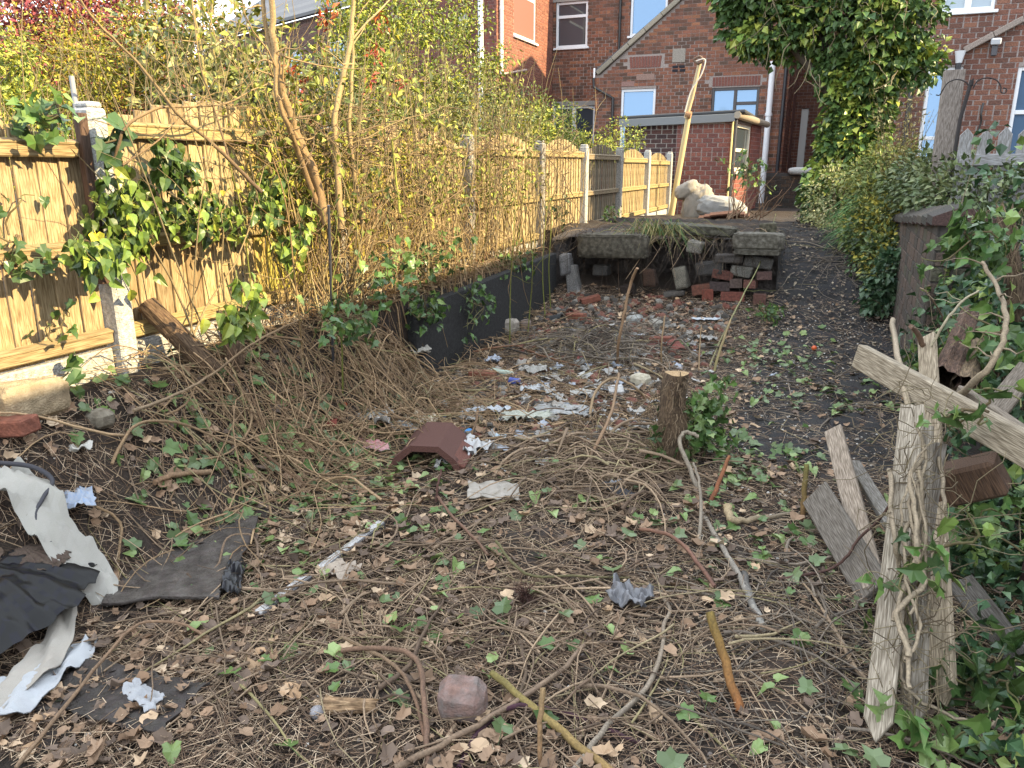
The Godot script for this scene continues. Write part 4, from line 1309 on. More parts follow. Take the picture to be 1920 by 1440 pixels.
	crown_plant("grey_leaf_shrub", "grey-green shrub with pale rounded leaves beside the yellow-green bush", "shrub", Vector3(-4.0, 0.5, -5.0), [Vector3(-4.000,2.254,-4.178), Vector3(-4.000,2.401,-4.317), Vector3(-4.000,2.212,-4.385), Vector3(-4.100,2.360,-4.722), Vector3(-4.000,2.181,-4.747), Vector3(-3.900,2.000,-4.296), Vector3(-3.900,1.981,-4.496), Vector3(-3.900,2.078,-4.842)], sil, gl, 170, 0.075, 0.3, Color(0.22, 0.18, 0.1), 0.012, "", 0.6)
	# rust-red sprigs on upright stems
	var rust := [Color(0.34, 0.06, 0.025), Color(0.42, 0.12, 0.03), Color(0.28, 0.05, 0.035)]
	crown_plant("photinia", "thin shrub with rust-red young leaves among the bare stems", "shrub", Vector3(-3.6, 0.6, -5.0), [Vector3(-3.600,2.185,-4.771), Vector3(-3.600,2.137,-4.825), Vector3(-3.600,2.034,-4.636), Vector3(-3.600,2.434,-5.834), Vector3(-3.600,2.181,-5.730), Vector3(-3.700,2.707,-6.144), Vector3(-3.700,2.684,-5.379), Vector3(-3.700,2.622,-5.338), Vector3(-3.600,2.222,-6.200), Vector3(-3.600,2.213,-4.716)], rust, lf, 16, 0.065, 0.06, Color(0.26, 0.19, 0.1), 0.007, "", 0.42, 2)
	# bare twigs in front of and above the fence
	var bark := mat("bark", 0.9)
	var tan_ := Color(0.36, 0.27, 0.14)
	for q in [["dry_thicket", "thicket of dry straw-coloured stems rising above the middle of the fence", 480, 950, 220, 260], ["leafy_thicket", "tangled half-leafy thicket leaning over the middle fence panels", 480, 950, 0, 105], ["dry_thicket", "sparser dry twigs rising above the algae-stained fence panel", 240, 560, 60, 110]]:
		var t := thing(q[0], q[1], "thicket", Vector3.ZERO)
		var m := MB.new()
		var lv := MB.new()
		for k in q[5]:
			var px := R.randf_range(0.0, 1.0)
			var z: float = lerpf(-2.9, -9.2, px) if q[2] > 300 else lerpf(-2.8, -4.6, px)
			if q[2] > 300:
				z = lerpf(-3.9, -9.0, px)
			var x := R.randf_range(-4.3, -3.3) if R.randf() < 0.85 else R.randf_range(-3.0, -2.8)
			if q[0] == "leafy_thicket":
				z = lerpf(-3.7, -7.4, pow(px, 1.5))
				x = R.randf_range(-3.06, -2.72)
			var a := Vector3(x, 0.7, z)
			var top := Vector3(x + R.randfn() * 0.25, R.randf_range(1.5, 2.45 + 0.4 * ss((-z - 4.0) / 3.0)), z + R.randfn() * 0.35)
			var c := rc(tan_, Color(0.18, 0.14, 0.08), 0.2)
			if q[0] == "leafy_thicket":
				top = Vector3(x - R.randf_range(-0.15, 0.5), R.randf_range(1.35, 2.55), z + R.randfn() * 0.35)
				c = rc(Color(0.44, 0.35, 0.17), Color(0.24, 0.17, 0.08), 0.2)
			var pth := sway(a, top, 0.09, 7)
			if q[0] == "leafy_thicket":
				for s in range(3, 8):
					if pth[s].y > 1.15:
						clump(lv, pth[s], 0.11, 9, 0.055, [Color(0.12, 0.15, 0.025), Color(0.22, 0.24, 0.035), Color(0.05, 0.065, 0.02), Color(0.30, 0.28, 0.045)], Vector3.ZERO, 0.5)
			m.tube(pth, R.randf_range(0.003, 0.007), 0.0015, 4, c, Color(c.r * 1.2, c.g * 1.2, c.b * 1.1))
			for s in R.randi_range(1, 4):
				var b := pth[R.randi_range(3, 6)]
				m.tube(sway(b, b + Vector3(R.randfn() * 0.2, R.randf_range(0.05, 0.4), R.randfn() * 0.2), 0.03, 4), 0.0025, 0.001, 3, c)
		part("stems", m.mesh(), bark, t).set_meta("kind", "stuff")
		if lv.v.size():
			part("foliage", lv.mesh(), lf, t)

# ---------------------------------------------------------------- tree smothered in ivy
func ivy_tree() -> void:
	var gl := leafy("leaf_glossy", 0.35, 0.25)
	var base := Vector3(0.12, 0.6, -11.6)
	var t := thing("ivy_tree", "tree smothered in dark glossy ivy standing beside the path", "tree", base)
	var tr := MB.new()
	var tops := [Vector3(-0.9, 3.6, 0.1), Vector3(0.2, 4.0, 0), Vector3(0.7, 3.4, 0.1), Vector3(-0.3, 3.9, -0.3), Vector3(0.5, 3.8, -0.5), Vector3(-1.4, 3.0, 0.2)]
	tr.tube(curve([Vector3.ZERO, Vector3(0.05, 0.8, 0), Vector3(0.0, 1.6, 0.0)]), 0.17, 0.13, 9, Color(0.10, 0.075, 0.055))
	for q in tops:
		tr.tube(sway(Vector3(0, 1.5, 0), q, 0.1, 8), 0.09, 0.02, 7, Color(0.10, 0.075, 0.055))
	part("trunk", tr.mesh(), mat("bark", 0.9), t)
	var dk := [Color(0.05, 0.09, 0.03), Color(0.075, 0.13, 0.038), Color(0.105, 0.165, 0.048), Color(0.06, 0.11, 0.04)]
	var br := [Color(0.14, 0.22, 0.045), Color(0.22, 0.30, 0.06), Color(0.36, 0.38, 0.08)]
	var m := MB.new()
	# clothed trunk
	for k in 230:
		var y := R.randf_range(0.05, 2.2)
		var a := R.randf() * TAU
		var r := 0.36 + 0.08 * sin(y * 3.0) + R.randf_range(-0.03, 0.1)
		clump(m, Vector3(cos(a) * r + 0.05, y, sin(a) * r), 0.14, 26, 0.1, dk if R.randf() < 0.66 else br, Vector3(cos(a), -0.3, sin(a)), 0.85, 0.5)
	# billowing head, wide and lopsided
	var lobes := [[Vector3(-0.15, 2.85, 0), Vector3(0.8, 0.7, 0.75)], [Vector3(-1.05, 2.95, 0.05), Vector3(0.68, 0.5, 0.55)], [Vector3(0.34, 2.9, 0.1), Vector3(0.45, 0.75, 0.5)], [Vector3(-0.5, 3.5, -0.1), Vector3(1.0, 0.7, 0.8)], [Vector3(0.2, 3.7, 0), Vector3(0.6, 0.6, 0.6)], [Vector3(-1.4, 3.35, 0.1), Vector3(0.42, 0.5, 0.45)], [Vector3(-1.25, 2.72, 0.1), Vector3(0.42, 0.3, 0.4)], [Vector3(0.72, 2.2, 0.1), Vector3(0.16, 0.18, 0.15)], [Vector3(0.1, 2.2, 0.05), Vector3(0.5, 0.35, 0.45)]]
	for q in lobes:
		var rr: Vector3 = q[1]
		var cnt := int(95.0 * pow(rr.x * rr.y * rr.z, 0.66) * 2.6) + 6
		for k in cnt:
			var d := rdir()
			var p: Vector3 = q[0] + d * rr * R.randf_range(0.72, 1.16)
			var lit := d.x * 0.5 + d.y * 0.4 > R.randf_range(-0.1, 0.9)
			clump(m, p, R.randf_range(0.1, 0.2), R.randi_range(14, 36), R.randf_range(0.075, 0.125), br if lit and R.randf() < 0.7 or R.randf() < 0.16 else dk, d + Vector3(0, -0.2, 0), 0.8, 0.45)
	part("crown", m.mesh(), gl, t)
	var hang := MB.new()
	for k in 40:
		var a := Vector3(R.randf_range(-1.3, 0.7), R.randf_range(2.0, 3.2), 0.6)
		hang.tube(sway(a, a + Vector3(R.randfn() * 0.2, R.randf_range(-0.6, 0.3), 0.15), 0.06, 6), 0.007, 0.003, 4, Color(0.3, 0.24, 0.14))
	part("bare_shoots", hang.mesh(), mat("bark", 0.9), t).set_meta("kind", "stuff")

func path_hedge() -> void:
	var gl := leafy("leaf_glossy", 0.35, 0.25)
	var lf := leafy("leaf_soft", 0.55, 0.2)
	# rounded mixed shrubs hanging over the path
	var defs := [
		["variegated_shrub", "cream-edged variegated shrub hanging over the far path beneath the ivy tree", [Color(0.30, 0.30, 0.14), Color(0.20, 0.23, 0.08), Color(0.36, 0.33, 0.17), Color(0.12, 0.15, 0.05)], [[Vector3(0.05, 1.05, -10.9), Vector3(0.38, 0.5, 0.7)], [Vector3(-0.05, 0.85, -11.8), Vector3(0.35, 0.42, 0.6)]], 0.045, 0.5],
		["golden_shrub", "shrub with scattered yellow autumn leaves above the grass tuft by the path", [Color(0.14, 0.18, 0.05), Color(0.34, 0.31, 0.07), Color(0.20, 0.23, 0.07), Color(0.10, 0.14, 0.045), Color(0.18, 0.2, 0.07)], [[Vector3(0.55, 1.35, -10.0), Vector3(0.45, 0.42, 0.8)], [Vector3(0.4, 1.0, -9.3), Vector3(0.3, 0.45, 0.5)]], 0.06, 0.55],
		["bramble_bush", "dull green bramble bush sprawling behind the garden wall", [Color(0.075, 0.11, 0.04), Color(0.11, 0.14, 0.055), Color(0.06, 0.085, 0.035), Color(0.16, 0.18, 0.08)], [[Vector3(0.95, 1.35, -8.6), Vector3(0.5, 0.35, 0.8)], [Vector3(1.05, 1.3, -7.5), Vector3(0.4, 0.28, 0.6)], [Vector3(0.75, 1.15, -9.6), Vector3(0.5, 0.4, 0.6)]], 0.065, 0.6],
		["bramble_bush", "bramble with mixed yellowing leaves spilling down over the far end of the garden wall", [Color(0.07, 0.11, 0.04), Color(0.13, 0.16, 0.05), Color(0.36, 0.31, 0.06), Color(0.05, 0.08, 0.035)], [[Vector3(0.42, 0.75, -8.9), Vector3(0.25, 0.42, 0.5)], [Vector3(0.5, 0.6, -8.3), Vector3(0.16, 0.35, 0.35)], [Vector3(0.5, 0.95, -9.4), Vector3(0.25, 0.3, 0.4)]], 0.06, 0.65],
		["ivy_bush", "dark ivy bush at the foot of the garden wall's far end", [Color(0.025, 0.055, 0.03), Color(0.04, 0.08, 0.04), Color(0.06, 0.10, 0.05)], [[Vector3(0.5, 0.45, -7.9), Vector3(0.13, 0.3, 0.25)]], 0.07, 0.85]]
	for q in defs:
		var b0: Vector3 = q[3][0][0]
		var t := thing(q[0], q[1], "shrub", Vector3(b0.x, gh(b0.x, b0.z), b0.z))
		var off := t.position
		var m := MB.new()
		var st := MB.new()
		for e in q[3]:
			var rr: Vector3 = e[1]
			for k in int(170.0 * pow(rr.x * rr.y * rr.z, 0.66) * 4.5) + 10:
				var d := rdir()
				var p: Vector3 = e[0] + d * rr * R.randf_range(0.55, 1.12)
				var two: Array = [q[2][R.randi() % q[2].size()], q[2][R.randi() % q[2].size()]]
				clump(m, p - off, 0.1, 16, q[4], two, d + Vector3(0, -0.1, 0), q[5], 0.35)
				if k % 5 == 0:
					st.tube(sway(Vector3(e[0].x, off.y, e[0].z) - off + rdir() * 0.1, p - off, 0.08, 6), 0.006, 0.002, 4, Color(0.2, 0.15, 0.08))
		part("stems", st.mesh(), mat("bark", 0.9), t)
		part("foliage", m.mesh(), gl if q[0] != "golden_shrub" else lf, t)
	# long grassy leaves
	var gt := thing("grass_tuft", "tuft of long strappy green leaves arching down to the path", "grass", Vector3(0.36, 0.62, -9.5))
	var g := MB.new()
	for k in 420:
		var a := Vector3(R.randf_range(-0.12, 0.2), R.randf_range(0.1, 0.6), R.randf_range(-0.35, 0.4))
		var d := Vector3(-R.randf_range(0.1, 0.35), 0, R.randfn() * 0.15)
		var l := R.randf_range(0.25, 0.5)
		var c := rc(Color(0.06, 0.16, 0.05), Color(0.12, 0.24, 0.07), 0.15)
		var prev := a
		var w := Vector3(0, 0, 0.008).rotated(Vector3.UP, R.randf() * TAU)
		for s in 4:
			var f := (s + 1) / 4.0
			var nx := a + d * f * 1.4 + Vector3(0, l * (0.55 * f - 0.95 * f * f), 0)
			var k0 := 1.0 - s / 4.0
			g.quad(prev - w * k0, prev + w * k0, nx + w * (k0 - 0.24), nx - w * (k0 - 0.24), c)
			prev = nx
	part("blades", g.mesh(), lf, gt)
	# yellowing upright twigs beside the glazed door
	var yt := thing("willow_shoots", "spray of thin yellowing shoots fanning out beside the tall weathered post", "shrub", Vector3(0.7, 0.75, -9.4))
	var ym := MB.new()
	var yl := MB.new()
	for k in 60:
		var tip := Vector3(R.randf_range(-0.5, 0.45), R.randf_range(0.8, 1.65), R.randf_range(-0.3, 0.3))
		var pth := sway(Vector3(R.randfn() * 0.05, 0.2, 0), tip, 0.08, 6)
		ym.tube(pth, 0.005, 0.0015, 4, Color(0.20, 0.15, 0.07))
		if tip.x < 0.1:
			for s in range(2, 7):
				clump(yl, pth[s], 0.05, 5, 0.05, [Color(0.3, 0.24, 0.06), Color(0.2, 0.17, 0.06), Color(0.36, 0.28, 0.12)], Vector3.ZERO, 0.35)
	part("shoots", ym.mesh(), mat("bark", 0.9), yt)
	part("foliage", yl.mesh(), lf, yt)

# ---------------------------------------------------------------- saplings, canes and ivy in front of the fence
func stem_thing(called: String, label: String, cat: String, lines: Array, bark: Color, bark2: Color, group := "", twigs := 0, part_name := "stem") -> Node3D:
	# lines: [radius at foot, radius at tip, points...]; each line is a stem of its own
	var base: Vector3 = lines[0][2]
	var t := thing(called, label, cat, base, group)
	var mt := mat("bark", 0.9)
	var tw := MB.new()
	for q in lines:
		var pts := []
		for i in range(2, q.size()):
			pts.append(q[i] - base)
		var c := curve(pts, 5)
		for i in range(1, c.size() - 1):
			c[i] += rdir() * q[0] * 0.25
		var m := MB.new()
		m.tube(c, q[0], q[1], 7 if q[0] > 0.008 else 5, rc(bark, bark, 0.1), bark2, 0.06)
		part(part_name, m.mesh(), mt, t)
		for k in twigs:
			var a := c[R.randi_range(int(c.size() * 0.35), c.size() - 1)]
			tw.tube(sway(a, a + Vector3(R.randfn() * 0.22, R.randf_range(-0.05, 0.4), R.randfn() * 0.25), 0.04, 5), q[1] * 0.6, 0.001, 4, bark2)
	if twigs:
		part("twigs", tw.mesh(), mt, t).set_meta("kind", "stuff")
	return t

func fence_tangle() -> void:
	var b1 := Color(0.30, 0.19, 0.09)
	var b2 := Color(0.42, 0.29, 0.14)
	stem_thing("sapling", "forked smooth-barked sapling rising past the fence top beside the algae-stained panel", "tree", [
		[0.03, 0.016, Vector3(-2.800,1.217,-3.923), Vector3(-2.850,1.495,-3.908), Vector3(-2.900,1.703,-3.848), Vector3(-2.900,1.816,-3.789), Vector3(-2.900,2.034,-3.710), Vector3(-2.900,2.247,-3.693), Vector3(-2.900,2.561,-3.703)],
		[0.02, 0.01, Vector3(-2.820,1.279,-3.926), Vector3(-2.880,1.585,-3.882), Vector3(-2.920,1.871,-3.751), Vector3(-2.920,2.089,-3.711), Vector3(-2.950,2.329,-3.691), Vector3(-2.950,2.512,-3.693)],
		[0.018, 0.009, Vector3(-2.840,1.279,-3.922), Vector3(-2.850,1.613,-3.771), Vector3(-2.800,1.764,-3.630), Vector3(-2.800,1.909,-3.559), Vector3(-2.800,2.120,-3.565)]], b1, b2, "", 5)
	stem_thing("sapling", "slender pale sapling forking above the thicket in front of the hidden fence panel", "tree", [
		[0.022, 0.012, Vector3(-2.750,1.182,-4.001), Vector3(-2.800,1.586,-4.072), Vector3(-2.800,1.799,-4.073), Vector3(-2.800,2.015,-4.162), Vector3(-2.800,2.235,-4.269), Vector3(-2.800,2.451,-4.330), Vector3(-2.800,2.685,-4.342)],
		[0.018, 0.009, Vector3(-2.750,1.198,-4.237), Vector3(-2.800,1.491,-4.252), Vector3(-2.800,1.744,-4.219), Vector3(-2.800,2.087,-4.282), Vector3(-2.820,2.336,-4.349)],
		[0.008, 0.004, Vector3(-2.800,2.265,-4.272), Vector3(-2.800,2.417,-4.492), Vector3(-2.800,2.585,-4.761), Vector3(-2.800,2.699,-4.872)]], b2, Color(0.48, 0.36, 0.17), "", 5)
	stem_thing("bare_branch", "long thin branch slanting across the algae-stained panel into the thicket", "branch", [
		[0.011, 0.004, Vector3(-2.750,1.422,-3.307), Vector3(-2.800,1.580,-3.151), Vector3(-2.850,1.713,-3.009), Vector3(-2.850,1.790,-2.889), Vector3(-2.900,1.983,-2.754), Vector3(-2.900,2.126,-2.560), Vector3(-2.900,2.231,-2.478)],
		[0.006, 0.003, Vector3(-2.800,1.580,-3.151), Vector3(-2.850,1.829,-3.132), Vector3(-2.850,2.016,-3.072), Vector3(-2.850,2.291,-3.063)]], Color(0.16, 0.1, 0.06), Color(0.38, 0.28, 0.13), "", 8)
	stem_thing("bare_branch", "pale greenish upright shoot behind the domed top of the algae-stained panel", "branch", [
		[0.01, 0.006, Vector3(-3.350,1.906,-3.664), Vector3(-3.350,2.017,-3.639), Vector3(-3.350,2.210,-3.627), Vector3(-3.350,2.367,-3.600), Vector3(-3.350,2.525,-3.597)], [0.008, 0.004, Vector3(-3.400,1.917,-3.806), Vector3(-3.400,2.120,-3.792), Vector3(-3.400,2.288,-3.774), Vector3(-3.400,2.519,-3.829)]], Color(0.36, 0.33, 0.1), b2, "", 6)
	stem_thing("bare_branch", "arching brown branch looping along the top of the algae-stained panel", "branch", [
		[0.008, 0.003, Vector3(-2.950,1.576,-2.604), Vector3(-2.900,1.711,-2.638), Vector3(-2.900,1.798,-2.814), Vector3(-2.880,1.821,-2.989), Vector3(-2.850,1.847,-3.207), Vector3(-2.850,1.925,-3.412), Vector3(-2.850,1.998,-3.634)],
		[0.005, 0.002, Vector3(-2.900,1.554,-2.598), Vector3(-2.900,1.672,-2.824), Vector3(-2.900,1.784,-2.971), Vector3(-2.900,1.854,-3.118)]], Color(0.17, 0.11, 0.06), b2, "", 8)
	# fruiting canes: green and tan, standing in front of the panels
	var green := Color(0.22, 0.25, 0.05)
	var spots := [[745, 300, 460], [738, 260, 350], [808, 300, 480], [812, 270, 470], [776, 330, 480], [980, 300, 470], [975, 290, 440], [950, 310, 450], [855, 300, 480], [838, 330, 480], [530, 240, 420], [545, 260, 440], [470, 250, 330], [905, 300, 460], [925, 320, 470], [1120, 380, 420]]
	for i in spots.size():
		var q: Array = spots[i]
		var x := -2.95 + 0.2 * (i % 3)
		var z := 0.0
		var d: float = (q[0] - 480.0) / 470.0
		z = lerpf(-3.4, -7.3, ss(d * 0.9 + 0.02))
		var a := Vector3(x, gh(x, z) - 0.03, z)
		var b := a + Vector3(R.randf_range(-0.1, 0.1), R.randf_range(0.85, 1.35), R.randf_range(-0.15, 0.15))
		var col := green if i % 3 != 1 else Color(0.30, 0.2, 0.09)
		var labels := "tall thin green bramble cane standing against the fence panels" if i % 3 != 1 else "tall thin brown bramble cane standing against the fence panels"
		stem_thing("bramble_cane", labels, "cane", [[0.006, 0.003, a, a.lerp(b, 0.4) + rdir() * 0.05, a.lerp(b, 0.75) + rdir() * 0.05, b]], col, Color(col.r * 1.2, col.g * 1.1, col.b), "green bramble canes against the fence" if i % 3 != 1 else "brown bramble canes against the fence", 2)
	# bright bent shoot
	stem_thing("bent_cane", "lime-green cane bent sharply at its top in the thicket", "cane", [[0.009, 0.007, Vector3(-2.700,1.245,-4.621), Vector3(-2.750,1.487,-4.669), Vector3(-2.750,1.718,-4.639)], [0.007, 0.004, Vector3(-2.750,1.718,-4.639), Vector3(-2.720,1.732,-4.658), Vector3(-2.700,1.794,-4.712)]], Color(0.34, 0.36, 0.05), Color(0.36, 0.36, 0.08))
	# thin steel rod
	var rod := MB.new()
	var ra := Vector3(-2.671,0.390,-3.719)
	var rb := Vector3(-2.450,1.353,-3.462)
	rod.tube(PackedVector3Array([ra - ra, rb - ra]), 0.008, 0.008, 6, Color(0.05, 0.05, 0.055))
	var ro := solo("steel_rod", rod.mesh(), mat("zinc", 0.5), "thin dark steel rod stuck upright in the dry stems before the fence", "rod")
	ro.position = ra
	# dry creeper curtain hanging on the wire and posts
	var mt := mat("bark", 0.9)
	var straw := thing("dry_creeper", "sunlit straw-coloured curls of dry creeper bulging before the hidden fence panel", "creeper", Vector3.ZERO)
	var sm := MB.new()
	for k in 260:
		var z := -5.1 + R.randfn() * 0.55
		var a := Vector3(-2.82 + R.randfn() * 0.12, 1.0 + R.randfn() * 0.2, z)
		a.x = clampf(a.x, -3.08, -2.55)
		var b := a + Vector3(R.randfn() * 0.1, R.randfn() * 0.16, R.randfn() * 0.3)
		b.x = clampf(b.x, -3.08, -2.5)
		b.y = maxf(b.y, 0.66)
		sm.tube(sway(a, b, 0.1, 8), R.randf_range(0.0015, 0.004), 0.001, 4, rc(Color(0.46, 0.34, 0.17), Color(0.3, 0.2, 0.1), 0.2))
	part("vines", sm.mesh(), mt, straw).set_meta("kind", "stuff")
	var defs := [["dry_creeper", "matted curtain of dry brown creeper at the creeper-wrapped post", -6.6, 0.35, 60], ["dry_creeper", "dark dead creeper hanging on the post before the pale yellow panel", -8.5, 0.22, 60], ["dry_creeper", "dry creeper mass heaped before the hidden fence panel", -5.2, 0.9, 100], ["dry_creeper", "straw-like dry creeper around the sapling feet", -4.2, 0.5, 110]]
	for q in defs:
		var t := thing(q[0], q[1], "creeper", Vector3.ZERO)
		var m := MB.new()
		for k in q[4]:
			var z: float = q[2] + R.randfn() * q[3] * 0.5
			var x := -2.95 + R.randfn() * 0.14
			x = clampf(x, -3.08, -2.5)
			var a := Vector3(x, R.randf_range(0.7, 1.75), z)
			var b := a + Vector3(R.randfn() * 0.12, -R.randf_range(0.2, 0.9), R.randfn() * 0.3)
			b.x = clampf(b.x, -3.09, -2.4)
			b.y = maxf(b.y, gh(b.x, b.z))
			var c := rc(Color(0.34, 0.22, 0.10), Color(0.14, 0.09, 0.05), 0.2)
			if q[2] < -8.0:
				c = rc(Color(0.12, 0.085, 0.055), Color(0.22, 0.16, 0.09), 0.2)
			m.tube(sway(a, b, 0.14, 8), R.randf_range(0.002, 0.006), 0.0015, 4, c)
		# woven along the top wire
		for k in int(q[4] * 0.5):
			var z: float = q[2] + R.randfn() * q[3] * 0.5
			var a := Vector3(-2.95 + R.randfn() * 0.12, 1.72 + R.randfn() * 0.08, z)
			var c := rc(Color(0.18, 0.12, 0.07), Color(0.3, 0.2, 0.1), 0.2)
			m.tube(sway(a, a + Vector3(R.randfn() * 0.1, R.randfn() * 0.1, R.randfn() * 0.5), 0.14, 8), 0.004, 0.002, 4, c)
		part("vines", m.mesh(), mt, t).set_meta("kind", "stuff")

func ivy_spray(label: String, at: Vector3, spread: Vector3, count: int, size: float, set_: Array, pull := Vector3(0.3, -0.6, 0), stems := 4, group := "") -> Node3D:
	var t := thing("ivy_spray", label, "ivy", at, group)
	var gl := leafy("leaf_glossy", 0.35, 0.25)
	var tips := []
	for k in stems:
		var st := MB.new()
		var a := Vector3(R.randfn() * 0.03, 0.0, R.randfn() * 0.03)
		var b := Vector3(R.randf_range(-1, 1) * spread.x, R.randf_range(-1, 1) * spread.y, R.randf_range(-1, 1) * spread.z)
		var pth := sway(a, b, 0.06, 7)
		st.tube(pth, 0.005, 0.002, 5, Color(0.17, 0.12, 0.06), Color(0.2, 0.2, 0.07))
		part("stem", st.mesh(), mat("bark", 0.9), t)
		tips.append(pth)
	for i in count:
		var pth: PackedVector3Array = tips[i % tips.size()]
		var p := pth[R.randi_range(1, 7)] + rdir() * (0.03 + spread.length() * 0.16)
		var d := (pull + rdir() * 0.75).normalized()
		var up := (Vector3(0.8, 0.5, 0.2) + rdir() * 0.7).normalized()
		var x := up.cross(d).normalized()
		var y := d.cross(x).normalized()
		part("leaf", set_[R.randi() % set_.size()], gl, t, Transform3D(Basis(x, y, d) * Basis().scaled(Vector3.ONE * size * R.randf_range(0.7, 1.2)), p))
	return t

var ivy_dark := []
var ivy_mid := []
var ivy_pale := []
var adult_dark := []
var adult_mid := []

func ivy_on_fence() -> void:
	for k in 5:
		ivy_dark.append(ivy_leaf_mesh([Color(0.025, 0.055, 0.014), Color(0.035, 0.075, 0.02), Color(0.03, 0.06, 0.02), Color(0.045, 0.09, 0.022), Color(0.04, 0.07, 0.016)][k], Color(0.10, 0.15, 0.06), k))
		ivy_mid.append(ivy_leaf_mesh([Color(0.05, 0.12, 0.03), Color(0.07, 0.15, 0.035), Color(0.09, 0.17, 0.04), Color(0.045, 0.10, 0.03), Color(0.13, 0.2, 0.045)][k], Color(0.18, 0.22, 0.08), k + 9))
		ivy_pale.append(ivy_leaf_mesh([Color(0.11, 0.17, 0.05), Color(0.14, 0.2, 0.065), Color(0.09, 0.14, 0.045), Color(0.17, 0.23, 0.08), Color(0.08, 0.13, 0.04)][k], Color(0.25, 0.32, 0.16), k + 20))
	for k in 5:
		adult_dark.append(ivy_leaf_mesh([Color(0.03, 0.06, 0.014), Color(0.045, 0.085, 0.02), Color(0.035, 0.065, 0.02), Color(0.06, 0.105, 0.022), Color(0.05, 0.08, 0.016)][k], Color(0.12, 0.15, 0.05), k + 30, true))
		adult_mid.append(ivy_leaf_mesh([Color(0.08, 0.14, 0.025), Color(0.12, 0.19, 0.03), Color(0.16, 0.22, 0.035), Color(0.07, 0.115, 0.022), Color(0.22, 0.26, 0.04)][k], Color(0.22, 0.25, 0.07), k + 40, true))
	var mix := ivy_dark + ivy_mid
	var amix := adult_dark + adult_mid
	ivy_spray("curtain of ivy hanging down the whitened fence post", Vector3(-2.980,1.344,-2.640), Vector3(0.06, 0.3, 0.1), 160, 0.066, amix, Vector3(0.25, -0.9, 0), 7)
	ivy_spray("pair of broad ivy leaves at the top of the whitened post", Vector3(-2.980,1.661,-2.589), Vector3(0.03, 0.06, 0.06), 8, 0.1, ivy_dark, Vector3(0.2, -0.9, 0), 2)
	ivy_spray("drooping ivy bunch crossing the lower rail of the honey panel to the post", Vector3(-2.900,1.182,-2.385), Vector3(0.07, 0.1, 0.2), 120, 0.064, amix, Vector3(0.3, -0.8, 0.2), 7)
	ivy_spray("curled ivy bunch high on the algae-stained panel", Vector3(-2.950,1.505,-2.944), Vector3(0.06, 0.1, 0.14), 90, 0.066, adult_dark, Vector3(0.2, -0.9, 0), 5)
	ivy_spray("broad ivy mass across the middle of the algae-stained panel", Vector3(-2.930,1.345,-3.148), Vector3(0.07, 0.13, 0.4), 220, 0.06, amix, Vector3(0.2, -0.9, 0), 9)
	ivy_spray("ivy bunch at the algae-green end of the panel by the sapling", Vector3(-2.900,1.385,-3.527), Vector3(0.06, 0.15, 0.14), 130, 0.062, amix, Vector3(0.2, -0.9, 0), 6)
	ivy_spray("trailing ivy below the broad mass, lit yellow-green", Vector3(-2.800,1.176,-3.652), Vector3(0.06, 0.14, 0.12), 56, 0.066, adult_mid, Vector3(0.3, -0.9, 0), 5)
	ivy_spray("hanging bright ivy bunch over the cut stump by the fence", Vector3(-2.550,0.908,-2.792), Vector3(0.07, 0.1, 0.1), 75, 0.072, adult_mid, Vector3(0.3, -0.9, 0.1), 5)
	ivy_spray("sparse ivy strand across the honey panel", Vector3(-3.090,1.278,-2.218), Vector3(0.01, 0.16, 0.12), 9, 0.06, ivy_dark, Vector3(0.1, -0.6, 0.1), 3)
	ivy_spray("sparse ivy strand low on the honey panel", Vector3(-3.080,0.864,-2.281), Vector3(0.01, 0.14, 0.1), 8, 0.055, ivy_dark, Vector3(0.1, -0.6, 0.1), 2)
	ivy_spray("row of ivy leaves along the mid rail of the honey panel", Vector3(-3.060,1.172,-2.199), Vector3(0.01, 0.03, 0.14), 9, 0.07, ivy_dark, Vector3(0.2, -0.6, 0), 2)
	ivy_spray("ivy trailing over the gravel board foot of the honey panel", Vector3(-3.000,0.629,-2.202), Vector3(0.05, 0.1, 0.16), 14, 0.075, ivy_dark, Vector3(0.3, -0.6, 0.1), 3)
	ivy_spray("dark ivy shoots over the top of the honey panel by the post", Vector3(-3.050,1.754,-2.368), Vector3(0.06, 0.06, 0.2), 34, 0.07, mix, Vector3(0.3, -0.2, 0.2), 5)
	ivy_spray("ivy leaves scattered low in the dry creeper before the hidden panel", Vector3(-2.600,0.971,-4.228), Vector3(0.1, 0.2, 0.5), 70, 0.06, mix, Vector3(0.4, -0.5, 0.2), 8)
	ivy_spray("small ivy leaves between the bramble canes", Vector3(-2.750,0.885,-5.326), Vector3(0.06, 0.16, 0.5), 60, 0.055, mix, Vector3(0.4, -0.5, 0.2), 8)
	ivy_spray("ivy trailing down the black tarred wall", Vector3(-2.620,0.457,-5.722), Vector3(0.03, 0.22, 0.5), 50, 0.055, ivy_mid + ivy_dark, Vector3(0.3, -0.7, 0.1), 8)
	ivy_spray("ivy draped over the near end of the black tarred wall", Vector3(-2.620,0.527,-4.803), Vector3(0.05, 0.14, 0.4), 70, 0.055, ivy_mid + ivy_dark, Vector3(0.3, -0.7, 0.1), 8)
	ivy_spray("ivy and dock leaves on the bank top behind the tarred wall", Vector3(-2.800,0.674,-6.861), Vector3(0.06, 0.08, 0.6), 70, 0.055, ivy_mid + ivy_dark, Vector3(0.4, -0.2, 0.1), 9)
	ivy_spray("ivy around the steel rod and dumped stones", Vector3(-2.450,0.764,-3.516), Vector3(0.1, 0.14, 0.3), 60, 0.06, mix, Vector3(0.4, -0.5, 0.2), 6)
